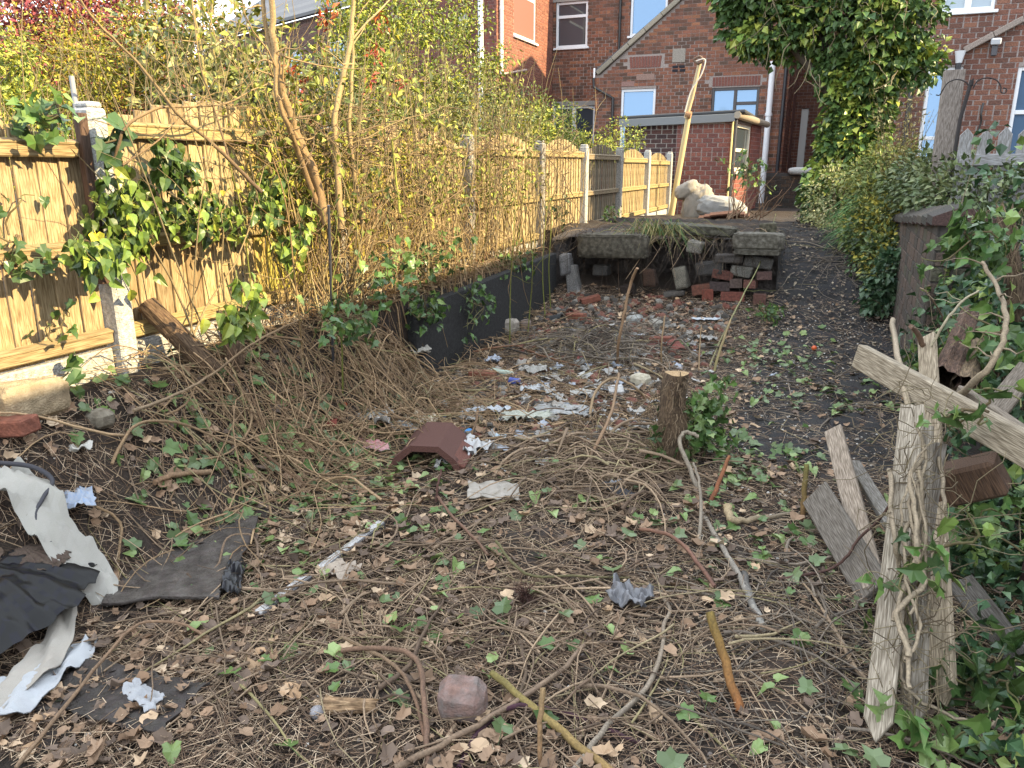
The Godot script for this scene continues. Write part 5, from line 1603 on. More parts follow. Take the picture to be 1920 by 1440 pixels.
	ivy_spray("thin ivy on the post before the pale yellow panel", Vector3(-2.980,1.016,-8.799), Vector3(0.04, 0.2, 0.3), 40, 0.05, ivy_dark, Vector3(0.3, -0.6, 0.1), 5)
	ivy_spray("small green weeds on the rim before the white gravel boards", Vector3(-2.900,0.904,-10.927), Vector3(0.1, 0.08, 0.5), 46, 0.05, ivy_mid, Vector3(0.3, 0.2, 0.1), 6)
	var yl := MB.new()
	var q := ivy_leaf_mesh(Color(0.62, 0.5, 0.02), Color(0.6, 0.5, 0.05), 4)
	solo("yellow_leaf", q, leafy("leaf_soft", 0.55, 0.35), "single bright yellow ivy leaf on the whitened post", "leaf", "", Transform3D(Basis(Vector3(0, 1, 0), 1.2) * Basis(Vector3(1, 0, 0), 1.1) * Basis().scaled(Vector3.ONE * 0.08), Vector3(-2.980,1.262,-2.480)))

# ---------------------------------------------------------------- ground litter
func mm(called: String, label: String, cat: String, mesh: Mesh, mt: Material, xf: Array, cols: Array) -> void:
	var o := MultiMeshInstance3D.new()
	o.name = numbered(called)
	var q := MultiMesh.new()
	q.transform_format = MultiMesh.TRANSFORM_3D
	q.use_colors = true
	q.mesh = mesh
	q.instance_count = xf.size()
	for i in xf.size():
		q.set_instance_transform(i, xf[i])
		q.set_instance_color(i, cols[i])
	o.multimesh = q
	o.material_override = mt
	add_child(o, true)
	tag(o, label, cat)
	o.set_meta("kind", "stuff")

func ground_normal(x: float, z: float) -> Vector3:
	var e := 0.06
	return Vector3(gh(x - e, z) - gh(x + e, z), 2 * e, gh(x, z - e) - gh(x, z + e)).normalized()

func on_ground(x: float, z: float, lift: float, tilt: float, scale: Vector3) -> Transform3D:
	var n := (ground_normal(x, z) + rdir() * tilt).normalized()
	if n.y < 0.2:
		n = Vector3(n.x, 0.2, n.z).normalized()
	var f := Vector3(cos(R.randf() * TAU), 0, sin(R.randf() * TAU))
	var xx := n.cross(f).normalized()
	var b := Basis(xx, n, xx.cross(n)).rotated(n, R.randf() * TAU)
	return Transform3D(b * Basis().scaled(scale), ground_at(x, z, lift))

func spot() -> Vector2:   # a point of the yard floor, denser nearby
	var z := -1.1 - 6.9 * pow(R.randf(), 1.45)
	var lo := -2.6 if z > -3.2 else -2.7
	return Vector2(R.randf_range(lo - 0.3 * li((z + 3.6) / 0.5), 0.85), z)

func litter() -> void:
	var white := Color(1, 1, 1)
	# short broken twigs and chips
	var tw := MB.new()
	tw.tube(PackedVector3Array([Vector3(-0.5, 0, 0), Vector3(-0.1, 0.03, 0.03), Vector3(0.5, 0, -0.03)]), 0.028, 0.018, 4, white)
	var xf := []
	var cl := []
	for i in 80000:
		var p := spot()
		var path := p.x > -0.45 and p.y < -4.2
		if path and R.randf() < 0.72:
			continue
		var l := R.randf_range(0.02, 0.09) * (1.0 if R.randf() < 0.85 else 1.9)
		xf.append(on_ground(p.x, p.y, R.randf_range(0.0, 0.022), 0.28, Vector3(l, l * 0.7 if l < 0.05 else 0.04, l * 0.7 if l < 0.05 else 0.04)))
		var k := R.randf()
		cl.append(rc(Color(0.13, 0.08, 0.05), Color(0.22, 0.145, 0.09), 0.2) if k < 0.42 else rc(Color(0.055, 0.036, 0.025), Color(0.10, 0.065, 0.045), 0.2) if k < 0.64 else rc(Color(0.38, 0.27, 0.17), Color(0.56, 0.44, 0.31), 0.15))
	mm("twig_litter", "short broken brown twigs and chips strewn over the yard floor", "twigs", tw.mesh(), mat("twig", 0.9), xf, cl)
	# dead leaves in four shapes, gathered in drifts
	var drift := FastNoiseLite.new()
	drift.seed = 88
	drift.frequency = 0.8
	for s in 4:
		xf = []
		cl = []
		for i in 2100:
			var p := spot()
			if drift.get_noise_2d(p.x, p.y) < R.randf_range(-0.35, 0.25):
				continue
			if p.x > -0.4 and p.y < -4.2 and R.randf() < 0.8:
				continue
			var l := R.randf_range(0.02, 0.072) * (1.0 if R.randf() < 0.9 else 1.3)
			xf.append(on_ground(p.x, p.y, R.randf_range(0.006, 0.026), 0.35, Vector3.ONE * l))
			var k := R.randf()
			cl.append(rc(Color(0.20, 0.125, 0.075), Color(0.30, 0.205, 0.135), 0.2) if k < 0.5 else rc(Color(0.12, 0.085, 0.062), Color(0.17, 0.125, 0.095), 0.2) if k < 0.85 else rc(Color(0.40, 0.26, 0.15), Color(0.50, 0.39, 0.27), 0.1))
		mm("dead_leaves", ["flat tan dead leaves lying between the twigs", "curled brown dead leaves on the yard floor", "strongly curled pale dead leaves on the mulch", "crumpled grey-brown dead leaf scraps in the litter"][s], "dead leaves", dead_leaf_mesh(Color(1, 1, 1), Color(0.8, 0.8, 0.8), 40 + s, [0.3, 0.9, 1.4, 0.6][s]), leafy("leaf_dry", 0.85, 0.1), xf, cl)
	# fallen ivy leaves, thicker in patches
	var patches := [[Vector2(-0.35, -4.1), 0.45, 130], [Vector2(-0.1, -3.1), 0.5, 60], [Vector2(-2.3, -3.2), 0.6, 260], [Vector2(-2.6, -2.4), 0.35, 80], [Vector2(-1.2, -2.6), 0.9, 70], [Vector2(0.0, -5.6), 0.6, 80], [Vector2(-1.0, -1.9), 0.8, 50], [Vector2(0.45, -2.2), 0.35, 70], [Vector2(-2.0, -2.2), 0.4, 40], [Vector2(-0.4, -6.6), 0.5, 70]]
	for s in 3:
		xf = []
		cl = []
		for q in patches:
			for i in int(q[2] / 3.0):
				var x: float = q[0].x + R.randfn() * q[1] * 0.6
				var z: float = q[0].y + R.randfn() * q[1] * 0.6
				xf.append(on_ground(x, z, R.randf_range(0.012, 0.04), 0.5, Vector3.ONE * R.randf_range(0.035, 0.08)))
				cl.append(rc([Color(0.05, 0.09, 0.025), Color(0.13, 0.19, 0.06), Color(0.08, 0.12, 0.05)][s], [Color(0.085, 0.14, 0.04), Color(0.2, 0.26, 0.10), Color(0.12, 0.16, 0.075)][s], 0.15))
		mm("fallen_ivy_leaves", ["dark fallen ivy leaves scattered over the yard", "pale upturned ivy leaves scattered over the yard", "grey-green fallen ivy leaves trodden into the path edge"][s], "ivy leaves", ivy_leaf_mesh(Color(1, 1, 1), Color(1.2, 1.15, 1.1), 60 + s), leafy("leaf_glossy", 0.35, 0.25), xf, cl)
	# tiny pale crumbs on the path and in the pit
	var cr := MB.new()
	cr.bbox(Transform3D(), Vector3(1, 0.6, 0.8), 0.2, white)
	xf = []
	cl = []
	for i in 5200:
		var p := Vector2(R.randf_range(-2.6, 0.7), R.randf_range(-7.8, -3.6)) if R.randf() < 0.8 else spot()
		xf.append(on_ground(p.x, p.y, 0.003, 0.3, Vector3.ONE * R.randf_range(0.004, 0.016)))
		cl.append(rc(Color(0.30, 0.28, 0.25), Color(0.55, 0.52, 0.47), 0.1) if R.randf() < 0.45 else rc(Color(0.08, 0.07, 0.065), Color(0.18, 0.15, 0.13), 0.1))
	mm("rubble_crumbs", "pale crumbs of mortar and grit scattered on the path and in the pit", "grit", cr.mesh(), mat("twig", 0.9), xf, cl)
	# torn paper, plastic and plaster flakes along the middle of the yard
	for s in 2:
		xf = []
		cl = []
		for i in 120:
			var f := R.randf()
			var x := lerpf(-1.55, -1.5, f) + R.randfn() * 0.42
			var z := lerpf(-3.6, -6.9, f) + R.randfn() * 0.25
			if x < -2.6:
				continue
			var l := R.randf_range(0.02, 0.1)
			xf.append(on_ground(x, z, R.randf_range(0.01, 0.03), 0.35, Vector3(l, l * 0.8, l * R.randf_range(0.5, 1.1))))
			var k := R.randf()
			cl.append(rc(Color(0.27, 0.265, 0.25), Color(0.38, 0.37, 0.345), 0.1) if k < 0.6 else rc(Color(0.22, 0.21, 0.2), Color(0.32, 0.29, 0.25), 0.1) if k < 0.85 else rc(Color(0.24, 0.27, 0.32), Color(0.32, 0.34, 0.37), 0.1))
		mm("paper_scraps", ["crumpled pale scraps of paper and plastic trailing through the pit", "flat torn flakes of plaster and wrapper trailing through the pit"][s], "scraps", sheet(1.0, 0.9, 9, 8, [0.5, 0.12][s], 0.12, 300 + s, Color(1, 1, 1), Color(0.8, 0.8, 0.8), 0.6, 0.03), mat("twig", 0.9), xf, cl)
	# leaves and chips along the upper path
	xf = []
	cl = []
	for i in 1900:
		var z := R.randf_range(-12.5, -6.5)
		var x := R.randf_range(-0.5, 0.6)
		var l := R.randf_range(0.015, 0.05)
		xf.append(on_ground(x, z, R.randf_range(0.004, 0.015), 0.3, Vector3.ONE * l))
		cl.append(rc(Color(0.05, 0.042, 0.035), Color(0.16, 0.12, 0.09), 0.2) if R.randf() < 0.8 else rc(Color(0.22, 0.17, 0.12), Color(0.3, 0.25, 0.18), 0.1))
	mm("path_leaves", "small trodden leaf scraps on the upper path beside the hedge", "dead leaves", dead_leaf_mesh(Color(1, 1, 1), Color(0.8, 0.8, 0.8), 47, 0.5), leafy("leaf_dry", 0.85, 0.1), xf, cl)
	# rubble in the pit
	var rk := lump(Vector3(0.5, 0.35, 0.45), 0.35, 0.9, 77, 6, white, Color(0.8, 0.8, 0.8), false, 0.3)
	xf = []
	cl = []
	for i in 900:
		var x := R.randf_range(-2.6, -0.75)
		var z := -7.75 + absf(R.randfn()) * 1.1
		if R.randf() < 0.3:
			x = R.randf_range(-2.3, -0.8); z = R.randf_range(-5.4, -3.9)
		xf.append(on_ground(x, z, 0.005, 0.6, Vector3.ONE * R.randf_range(0.02, 0.085)))
		var k := R.randf()
		cl.append(rc(Color(0.24, 0.22, 0.2), Color(0.36, 0.34, 0.3), 0.1) if k < 0.25 else rc(Color(0.22, 0.08, 0.055), Color(0.28, 0.12, 0.085), 0.1) if k < 0.6 else rc(Color(0.08, 0.07, 0.06), Color(0.16, 0.14, 0.12), 0.1))
	mm("rubble", "small broken brick and stone rubble heaped at the foot of the retaining wall", "rubble", rk, mats["stone"], xf, cl)

func vine(m: MB, a: Vector3, len: float, r: float, c: Color, rise: float, hd: float, wig := 0.5) -> void:
	# a torn runner or twig: some wind, most are near straight with kinks, many fork
	var p := PackedVector3Array()
	var n := int(clampf(len / 0.06, 4, 18))
	var x := a.x
	var z := a.z
	var st := len / n
	var loose := R.randf() < 0.62
	var bow := R.randfn() * wig * (0.22 if loose else 0.05)
	var ph := R.randf() * TAU
	var tilt := R.randf_range(-0.5, 0.5)
	for i in n + 1:
		var f := float(i) / n
		var up := rise * (0.4 + 0.6 * sin(f * PI * 1.1 + ph * 0.2)) if loose else rise * (0.5 + tilt * (f - 0.5) * 2.0)
		p.append(Vector3(x, 0.85 + maxf(up, 0.0) - minf(maxf(z + 7.95, 0.0) * 1.6, 0.6) if a.y > 1.5 else gh(clampf(x, -2.69, 3.0) if z < -4.2 and a.y < 0.5 else x, z) + 0.002 + maxf(up, 0.0), z))
		hd += bow + R.randfn() * wig * (0.25 if loose else 0.1)
		if not loose and R.randf() < 0.12:
			hd += R.randfn() * 0.6
		x += cos(hd) * st
		z += sin(hd) * st
	m.tube(p, r, r * R.randf_range(0.25, 0.6), 5 if r > 0.004 else 4, c, Color(c.r * 1.1, c.g * 1.1, c.b * 1.05), 0.12 if r > 0.003 else 0.0)
	if not loose and n > 6:
		for k in R.randi_range(0, 2):
			var q := p[R.randi_range(2, n - 2)]
			var h2 := hd + R.randf_range(-1.2, 1.2)
			var l2 := len * R.randf_range(0.15, 0.4)
			var e := q + Vector3(cos(h2) * l2, R.randf_range(-0.01, 0.04), sin(h2) * l2)
			e.y = maxf(e.y, gh(e.x, e.z) if e.z > -7.8 else e.y)
			m.tube(PackedVector3Array([q, q.lerp(e, 0.5) + Vector3(0, 0.008, 0), e]), r * 0.5, r * 0.2, 4, c)

func vine_heaps() -> void:
	var mt := mat("bark", 0.9)
	# centre, spread, how many, height, tones
	var tan_ := [Color(0.58, 0.40, 0.23), Color(0.20, 0.12, 0.065)]
	var brn := [Color(0.46, 0.33, 0.215), Color(0.10, 0.062, 0.04)]
	var gry := [Color(0.36, 0.29, 0.22), Color(0.07, 0.055, 0.045)]
	var heaps := [
		["tan torn vine tangle heaped along the foot of the fence", Vector2(-2.45, -4.0), Vector2(0.42, 0.75), 620, 0.22, tan_, 0.0035],
		["tan torn vine tangle spread below the honey panels", Vector2(-2.5, -2.9), Vector2(0.4, 0.5), 330, 0.13, tan_, 0.0035],
		["dark vine heap in the middle of the pit", Vector2(-1.75, -6.3), Vector2(0.45, 0.5), 420, 0.2, gry, 0.004],
		["brown vine tangle around the cut stump", Vector2(-1.0, -3.7), Vector2(0.38, 0.42), 420, 0.13, brn, 0.0042],
		["loose vines strewn in the open middle of the yard", Vector2(-1.6, -4.6), Vector2(0.6, 0.6), 260, 0.06, tan_, 0.0035],
		["loose vines and runners strewn across the front of the yard", Vector2(-1.0, -2.2), Vector2(0.85, 0.6), 520, 0.05, brn, 0.0035],
		["thin runners strewn beside the fallen pickets", Vector2(0.1, -2.6), Vector2(0.4, 0.6), 260, 0.04, gry, 0.003],
		["dry stalks matted on the bank top between the tarred wall and the fence", Vector2(-2.86, -5.9), Vector2(0.14, 1.5), 420, 0.14, tan_, 0.0035],
		["fine runners strewn beside the rubber mat and woven sack", Vector2(-1.75, -1.95), Vector2(0.55, 0.45), 330, 0.05, brn, 0.003],
		["dead stalks along the hedge foot of the far path", Vector2(0.1, -9.2), Vector2(0.3, 1.2), 160, 0.04, gry, 0.003],
		["few thin runners lying on the path", Vector2(0.0, -5.6), Vector2(0.4, 0.9), 90, 0.03, gry, 0.003],
		["roots and dry stalks hanging over the rim of the retaining wall", Vector2(-1.55, -8.12), Vector2(0.75, 0.12), 230, 0.12, brn, 0.0035]]
	for q in heaps:
		var m := MB.new()
		for k in q[3]:
			var x: float = q[1].x + R.randfn() * q[2].x * 0.62
			var z: float = q[1].y + R.randfn() * q[2].y * 0.62
			if z < -7.85 and q[1].y > -8.0:
				continue
			x = maxf(x, -3.05 if z > -3.9 or q[0].contains("bank top") else -2.66)
			if q[0].contains("over the rim"):
				x = clampf(x, -2.7, -0.6)
			var c := rc(q[5][0], q[5][1], 0.25)
			if R.randf() < 0.1:
				c = rc(Color(0.36, 0.31, 0.14), Color(0.42, 0.33, 0.2))
			vine(m, Vector3(x, 2.0 if q[0].contains("over the rim") else 1.0 if q[0].contains("bank top") else 0.0, z), R.randf_range(0.15, 0.85 if not q[0].contains("over the rim") else 0.45), q[6] * R.randf_range(0.45, 1.2) * (1.0 if R.randf() < 0.9 else 2.2), c, q[4] * R.randf(), R.randf() * TAU)
		var o := solo("torn_vines", m.mesh(), mt, q[0], "vines", "")
		o.set_meta("kind", "stuff")
	# roots hanging down the face of the retaining wall
	var h := MB.new()
	for k in 100:
		var x := R.randf_range(-2.7, -0.6)
		var a := Vector3(x, 0.86 + R.randf_range(-0.03, 0.06), -7.86)
		var b := Vector3(x + R.randfn() * 0.14, R.randf_range(0.2, 0.75), -7.74 + R.randf_range(-0.03, 0.1))
		h.tube(sway(a, b, 0.07, 7), R.randf_range(0.0015, 0.004), 0.001, 4, rc(Color(0.11, 0.08, 0.055), Color(0.05, 0.038, 0.028), 0.2))
	solo("hanging_roots", h.mesh(), mt, "fine roots hanging down the sooty face of the retaining wall", "roots").set_meta("kind", "stuff")

# ---------------------------------------------------------------- fallen picket fence in the corner
func plank(parent: Node, called: String, a: Vector3, b: Vector3, w: float, th: float, face: Vector3, col: Color, point := 0.0, label := "") -> Node3D:
	# a board from a to b, its broad side towards face; point > 0 cuts end a to a picket tip
	var y := (b - a)
	var l := y.length()
	y /= l
	var x := y.cross(face).normalized()
	var z := x.cross(y).normalized()
	var m := MB.new()
	var hw := w * 0.5
	var prof := [Vector2(-hw, -l * 0.5), Vector2(hw, -l * 0.5), Vector2(hw, l * 0.5), Vector2(-hw, l * 0.5)]
	if point > 0.0:
		prof = [Vector2(-hw, -l * 0.5 + point), Vector2(0, -l * 0.5), Vector2(hw, -l * 0.5 + point), Vector2(hw, l * 0.5), Vector2(-hw, l * 0.5)]
	var n := prof.size()
	var bz := 0.004
	var cz := Vector3(0, 0, th * 0.5)
	var ins := []
	for q in prof:
		ins.append(Vector3(q.x * (1.0 - bz / hw), q.y * (1.0 - bz / l), 0))
	for i in range(1, n - 1):
		m.tri(ins[0] + cz, ins[i] + cz, ins[i + 1] + cz, col)
		m.tri(ins[0] - cz, ins[i + 1] - cz, ins[i] - cz, col)
	for i in n:
		var j := (i + 1) % n
		var p := Vector3(prof[i].x, prof[i].y, 0)
		var r := Vector3(prof[j].x, prof[j].y, 0)
		var e := cz * (1.0 - bz * 2.0 / th)
		m.quad(p - e, r - e, r + e, p + e, col)
		m.quad(p + e, r + e, ins[j] + cz, ins[i] + cz, col); m.quad(r - e, p - e, ins[i] - cz, ins[j] - cz, col)
	var mt := mat("grey_timber", 0.85, noise_tex("timber_t", 0.022, 5, Color(0.42, 0.39, 0.35), Color(1, 1, 1), FastNoiseLite.TYPE_SIMPLEX_SMOOTH, 1024), Vector3(9.0, 0.5, 9.0), bump_tex("timber_b", 0.03, 5, 6.0), Color(1, 1, 1), false)
	var tr := Transform3D(Basis(x, y, z), (a + b) * 0.5)
	var o: MeshInstance3D
	if label:
		o = solo(called, m.mesh(), mt, label, "plank", "", tr)
	else:
		o = part(called, m.mesh(), mt, parent, tr)
	return o

func picket_wreck() -> void:
	var pale := Color(0.58, 0.49, 0.36)
	var grey := Color(0.36, 0.32, 0.27)
	var eye := Vector3(-0.3, 0.45, 1.0)
	var w := thing("broken_picket_fence", "broken section of weathered picket fence lying upturned, laced with ivy stems", "picket fence", Vector3(0.360,-0.000,-2.116))
	var off := w.position
	plank(w, "picket", Vector3(0.259,-0.001,-2.020) - off + Vector3(0, 0.02, 0), Vector3(0.314,0.780,-2.784) - off, 0.075, 0.02, eye, Color(0.52, 0.46, 0.37), 0.06)
	plank(w, "picket", Vector3(0.360,-0.000,-2.120) - off + Vector3(0, 0.02, 0), Vector3(0.344,0.720,-2.748) - off, 0.07, 0.02, eye, Color(0.38, 0.34, 0.28), 0.05)
	plank(w, "picket", Vector3(0.445,-0.001,-2.222) - off + Vector3(0, 0.05, 0), Vector3(0.418,0.860,-3.586) - off, 0.075, 0.024, Vector3(-0.65, 0.3, 0.8), pale, 0.06)
	plank(w, "picket", Vector3(0.342,0.050,-2.372) - off, Vector3(0.398,0.660,-2.781) - off, 0.065, 0.018, eye, Color(0.33, 0.3, 0.26), 0.05)
	plank(w, "rail", Vector3(0.157,0.820,-3.290) - off, Vector3(0.620,0.760,-2.428) - off, 0.095, 0.045, Vector3(-0.35, 0.1, 1.0), Color(0.47, 0.40, 0.30))
	plank(w, "rail", Vector3(0.514,0.720,-3.218) - off, Vector3(0.680,0.700,-2.676) - off, 0.07, 0.04, Vector3(-0.35, 0.1, 1.0), Color(0.32, 0.27, 0.21))
	# woody ivy stems grown through it
	var st := MB.new()
	var lines := [[0.012, Vector3(0.308,0.850,-3.999), Vector3(0.293,0.820,-3.145), Vector3(0.325,0.700,-2.803), Vector3(0.339,0.600,-2.566), Vector3(0.358,0.480,-2.436), Vector3(0.357,0.360,-2.323)], [0.008, Vector3(0.256,0.600,-2.628), Vector3(0.263,0.500,-2.354), Vector3(0.303,0.360,-2.367), Vector3(0.332,0.200,-2.281), Vector3(0.342,0.080,-2.120)], [0.007, Vector3(0.406,0.620,-2.737), Vector3(0.406,0.560,-2.515), Vector3(0.403,0.480,-2.417), Vector3(0.379,0.400,-2.390), Vector3(0.378,0.280,-2.286)], [0.006, Vector3(0.374,0.250,-2.275), Vector3(0.325,0.220,-2.218), Vector3(0.318,0.140,-2.175), Vector3(0.362,0.100,-2.149), Vector3(0.456,0.080,-2.131), Vector3(0.546,0.080,-2.134), Vector3(0.563,0.100,-2.184)], [0.006, Vector3(0.336,0.520,-2.497), Vector3(0.327,0.420,-2.400), Vector3(0.321,0.320,-2.349), Vector3(0.348,0.220,-2.256)]]
	for k in 6:
		var f0 := R.randf_range(0.0, 0.4)
		var w0: Vector3 = Vector3(0.315,0.100,-2.059)
		var w1: Vector3 = Vector3(0.315,0.840,-2.702)
		var ln := [R.randf_range(0.004, 0.009)]
		for i in 6:
			ln.append(w0.lerp(w1, lerpf(f0, f0 + R.randf_range(0.5, 0.6), i / 5.0)) + Vector3(R.randfn() * 0.02, 0.03 + R.randf() * 0.015, R.randf_range(0.0, 0.05)))
		lines.append(ln)
	for q in lines:
		var pts := []
		for i in range(1, q.size()):
			pts.append(q[i] - off)
		var c := curve(pts, 5)
		for i in c.size():
			c[i] += rdir() * 0.004
		st.tube(c, q[0], q[0] * 0.6, 7, Color(0.40, 0.32, 0.22), Color(0.34, 0.27, 0.18), 0.12)
	part("woody_stems", st.mesh(), mat("bark", 0.9), w)
	ivy_spray("ivy sprouting through the upturned pickets", Vector3(0.331,0.420,-2.366), Vector3(0.1, 0.3, 0.16), 34, 0.06, ivy_dark + ivy_mid, Vector3(0, -0.3, 0.6), 7)
	ivy_spray("ivy leaves at the pointed ends of the upturned pickets", Vector3(0.388,0.040,-2.054), Vector3(0.14, 0.06, 0.1), 22, 0.07, ivy_mid + ivy_pale, Vector3(0, 0.1, 0.8), 5)
	# fine dry tendrils
	var td := MB.new()
	for k in 150:
		var f := R.randf()
		var a: Vector3 = (Vector3(0.321,0.080,-2.112)).lerp(Vector3(0.343,0.800,-2.727), f) + Vector3(R.randfn() * 0.07, R.randfn() * 0.05, R.randf_range(0, 0.06))
		td.tube(sway(a, a + Vector3(R.randfn() * 0.12, R.randfn() * 0.1, R.randfn() * 0.08), 0.05, 6), 0.002, 0.001, 4, rc(Color(0.30, 0.24, 0.14), Color(0.14, 0.1, 0.06)))
	solo("dry_tendrils", td.mesh(), mat("bark", 0.9), "fine dry tendrils wound round the upturned pickets", "tendrils").set_meta("kind", "stuff")
	plank(self, "broken_picket", Vector3(0.106,0.340,-3.802), Vector3(0.283,0.060,-2.842), 0.085, 0.022, Vector3(-0.3, 0.35, 1.0), Color(0.47, 0.39, 0.31), 0.0, "stained broken picket propped on edge before the upturned fence")
	plank(self, "grey_board", Vector3(0.053,0.160,-3.412), Vector3(0.283,0.050,-2.820), 0.14, 0.022, Vector3(-0.6, 0.5, 0.8), Color(0.26, 0.235, 0.2), 0.0, "dark grey board lying behind the stained broken picket")
	plank(self, "grey_board", Vector3(0.213,0.180,-3.813), Vector3(0.347,0.160,-3.192), 0.06, 0.03, Vector3(0.2, 0.5, 1.0), Color(0.34, 0.32, 0.29), 0.0, "short grey board between the broken picket and the upturned pickets")
	plank(self, "grey_board", Vector3(0.540,0.160,-2.802), Vector3(0.701,0.060,-2.475), 0.09, 0.025, Vector3(-0.3, 0.8, 0.6), Color(0.17, 0.16, 0.145), 0.0, "dark damp board half buried in ivy beyond the pale picket")
	plank(self, "grey_board", Vector3(0.566,0.700,-2.963), Vector3(0.763,0.800,-3.419), 0.08, 0.03, Vector3(-0.3, 0.4, 1.0), Color(0.24, 0.2, 0.16), 0.0, "brown board slanting up behind the upturned fence rail")
	# rotten post and painted block
	var pa := Vector3(0.471,0.720,-3.403)
	var pb := Vector3(0.665,0.860,-4.264)
	var rw := mat("rotten_wood", 0.95, noise_tex("rot_t", 0.03, 5, Color(0.3, 0.26, 0.22), Color(1, 1, 1)), Vector3(8, 1.2, 8), bump_tex("timber_b", 0.03, 5, 6.0), Color(1, 1, 1), false)
	var rot := thing("rotten_post", "split rotten brown post sticking up behind the upturned fence rail", "post", pa)
	part("heartwood", log_mesh(pa.distance_to(pb), 0.062, 0.042, Color(0.16, 0.09, 0.06), Color(0.24, 0.15, 0.10), 3), rw, rot, Transform3D(basis_along(pb - pa), Vector3.ZERO))
	part("split_side", log_mesh(pa.distance_to(pb) * 0.75, 0.045, 0.03, Color(0.22, 0.16, 0.09), Color(0.34, 0.25, 0.15), 5), rw, rot, Transform3D(basis_along(pb - pa), Vector3(0.075, -0.01, 0.01)))
	var pk := MB.new()
	pk.bbox(Transform3D(), Vector3(0.22, 0.13, 0.11), 0.012, Color(0.15, 0.085, 0.05))
	solo("timber_block", pk.mesh(), mats["grey_timber"], "thick timber block with old dark red paint under the fence rail", "timber", "", Transform3D(Basis(Vector3(0, 0, 1), 0.55) * Basis(Vector3.UP, -0.3), Vector3(0.519,0.520,-2.844)))
	var pr := MB.new()
	pr.bbox(Transform3D(), Vector3(0.05, 0.1, 0.012), 0.004, Color(0.12, 0.025, 0.025))
	var sp := Vector3(0.816,-0.002,-3.172)
	var po := MB.new()
	po.tube(PackedVector3Array([Vector3(0, -0.1, 0), Vector3(0.02, 0.35, 0.0)]), 0.022, 0.02, 8, Color(0.06, 0.035, 0.03))
	var pp := solo("rusty_pipe", po.mesh(), mat("rust", 0.9), "dark rusty pipe standing in the ivy at the yard edge", "pipe")
	pp.position = Vector3(0.793,-0.000,-3.078)

func picket_fence_far() -> void:
	var t := thing("white_picket_fence", "peeling white picket fence standing in the neighbouring garden", "picket fence", Vector3(0.9, 0.75, -7.4))
	var off := t.position
	var wh := Color(0.50, 0.52, 0.55)
	for k in 14:
		var x := 0.93 + k * 0.135
		plank(t, "picket", Vector3(x, 1.84 + R.randf_range(-0.012, 0.012), -7.4) - off, Vector3(x, 0.7, -7.4) - off, 0.095, 0.02, Vector3(0, 0, 1), rc(wh, Color(0.42, 0.43, 0.44)), 0.055)
	plank(t, "rail", Vector3(0.9, 1.6, -7.37) - off, Vector3(2.8, 1.6, -7.37) - off, 0.09, 0.035, Vector3(0, 0, 1), wh)
	plank(t, "rail", Vector3(0.9, 1.0, -7.37) - off, Vector3(2.8, 1.0, -7.37) - off, 0.09, 0.035, Vector3(0, 0, 1), wh)
	plank(t, "brace", Vector3(1.0, 1.08, -7.34) - off, Vector3(1.7, 1.54, -7.34) - off, 0.08, 0.03, Vector3(0, 0, 1), Color(0.42, 0.43, 0.44))
	plank(self, "timber_post", Vector3(0.861,1.604,-8.100) + Vector3(0, -0.8, 0), Vector3(0.850,2.351,-8.100), 0.16, 0.14, Vector3(0, 0, 1), Color(0.40, 0.36, 0.33), 0.0, "tall square weathered grey post with cracked head above the bramble")
	var hk := thing("shepherds_crook", "double-armed black metal bird-feeder hook in front of the brick wall", "hook", Vector3(0.917,1.691,-7.900) + Vector3(0, -0.9, 0))
	var o := hk.position
	var m := MB.new()
	m.tube(PackedVector3Array([Vector3.ZERO, Vector3(0.924,1.931,-7.900) - o, Vector3(0.967,2.250,-7.900) - o]), 0.016, 0.016, 8, Color(0.03, 0.026, 0.024))
	part("pole", m.mesh(), mat("rust", 0.8), hk)
	var a := MB.new()
	a.tube(curve([Vector3(0.962,2.174,-7.900) - o, Vector3(0.930,2.231,-7.900) - o, Vector3(0.859,2.259,-7.900) - o, Vector3(0.794,2.236,-7.900) - o, Vector3(0.761,2.181,-7.900) - o, Vector3(0.743,2.139,-7.900) - o, Vector3(0.714,2.140,-7.900) - o]), 0.006, 0.005, 6, Color(0.03, 0.026, 0.024))
	part("arm", a.mesh(), mats["rust"], hk)
	var b := MB.new()
	b.tube(curve([Vector3(0.985,2.182,-7.900) - o, Vector3(1.012,2.240,-7.900) - o, Vector3(1.075,2.263,-7.900) - o, Vector3(1.147,2.243,-7.900) - o, Vector3(1.186,2.192,-7.900) - o, Vector3(1.197,2.146,-7.900) - o, Vector3(1.228,2.140,-7.900) - o, Vector3(1.232,2.169,-7.900) - o, Vector3(1.207,2.179,-7.900) - o]), 0.006, 0.005, 6, Color(0.03, 0.026, 0.024))
	part("arm", b.mesh(), mats["rust"], hk)
	var c := MB.new()
	c.tube(PackedVector3Array([Vector3(0.965,2.208,-7.900) - o, Vector3(0.973,2.233,-7.900) - o, Vector3(0.977,2.267,-7.900) - o]), 0.022, 0.002, 6, Color(0.03, 0.026, 0.024))
	part("finial", c.mesh(), mats["rust"], hk)

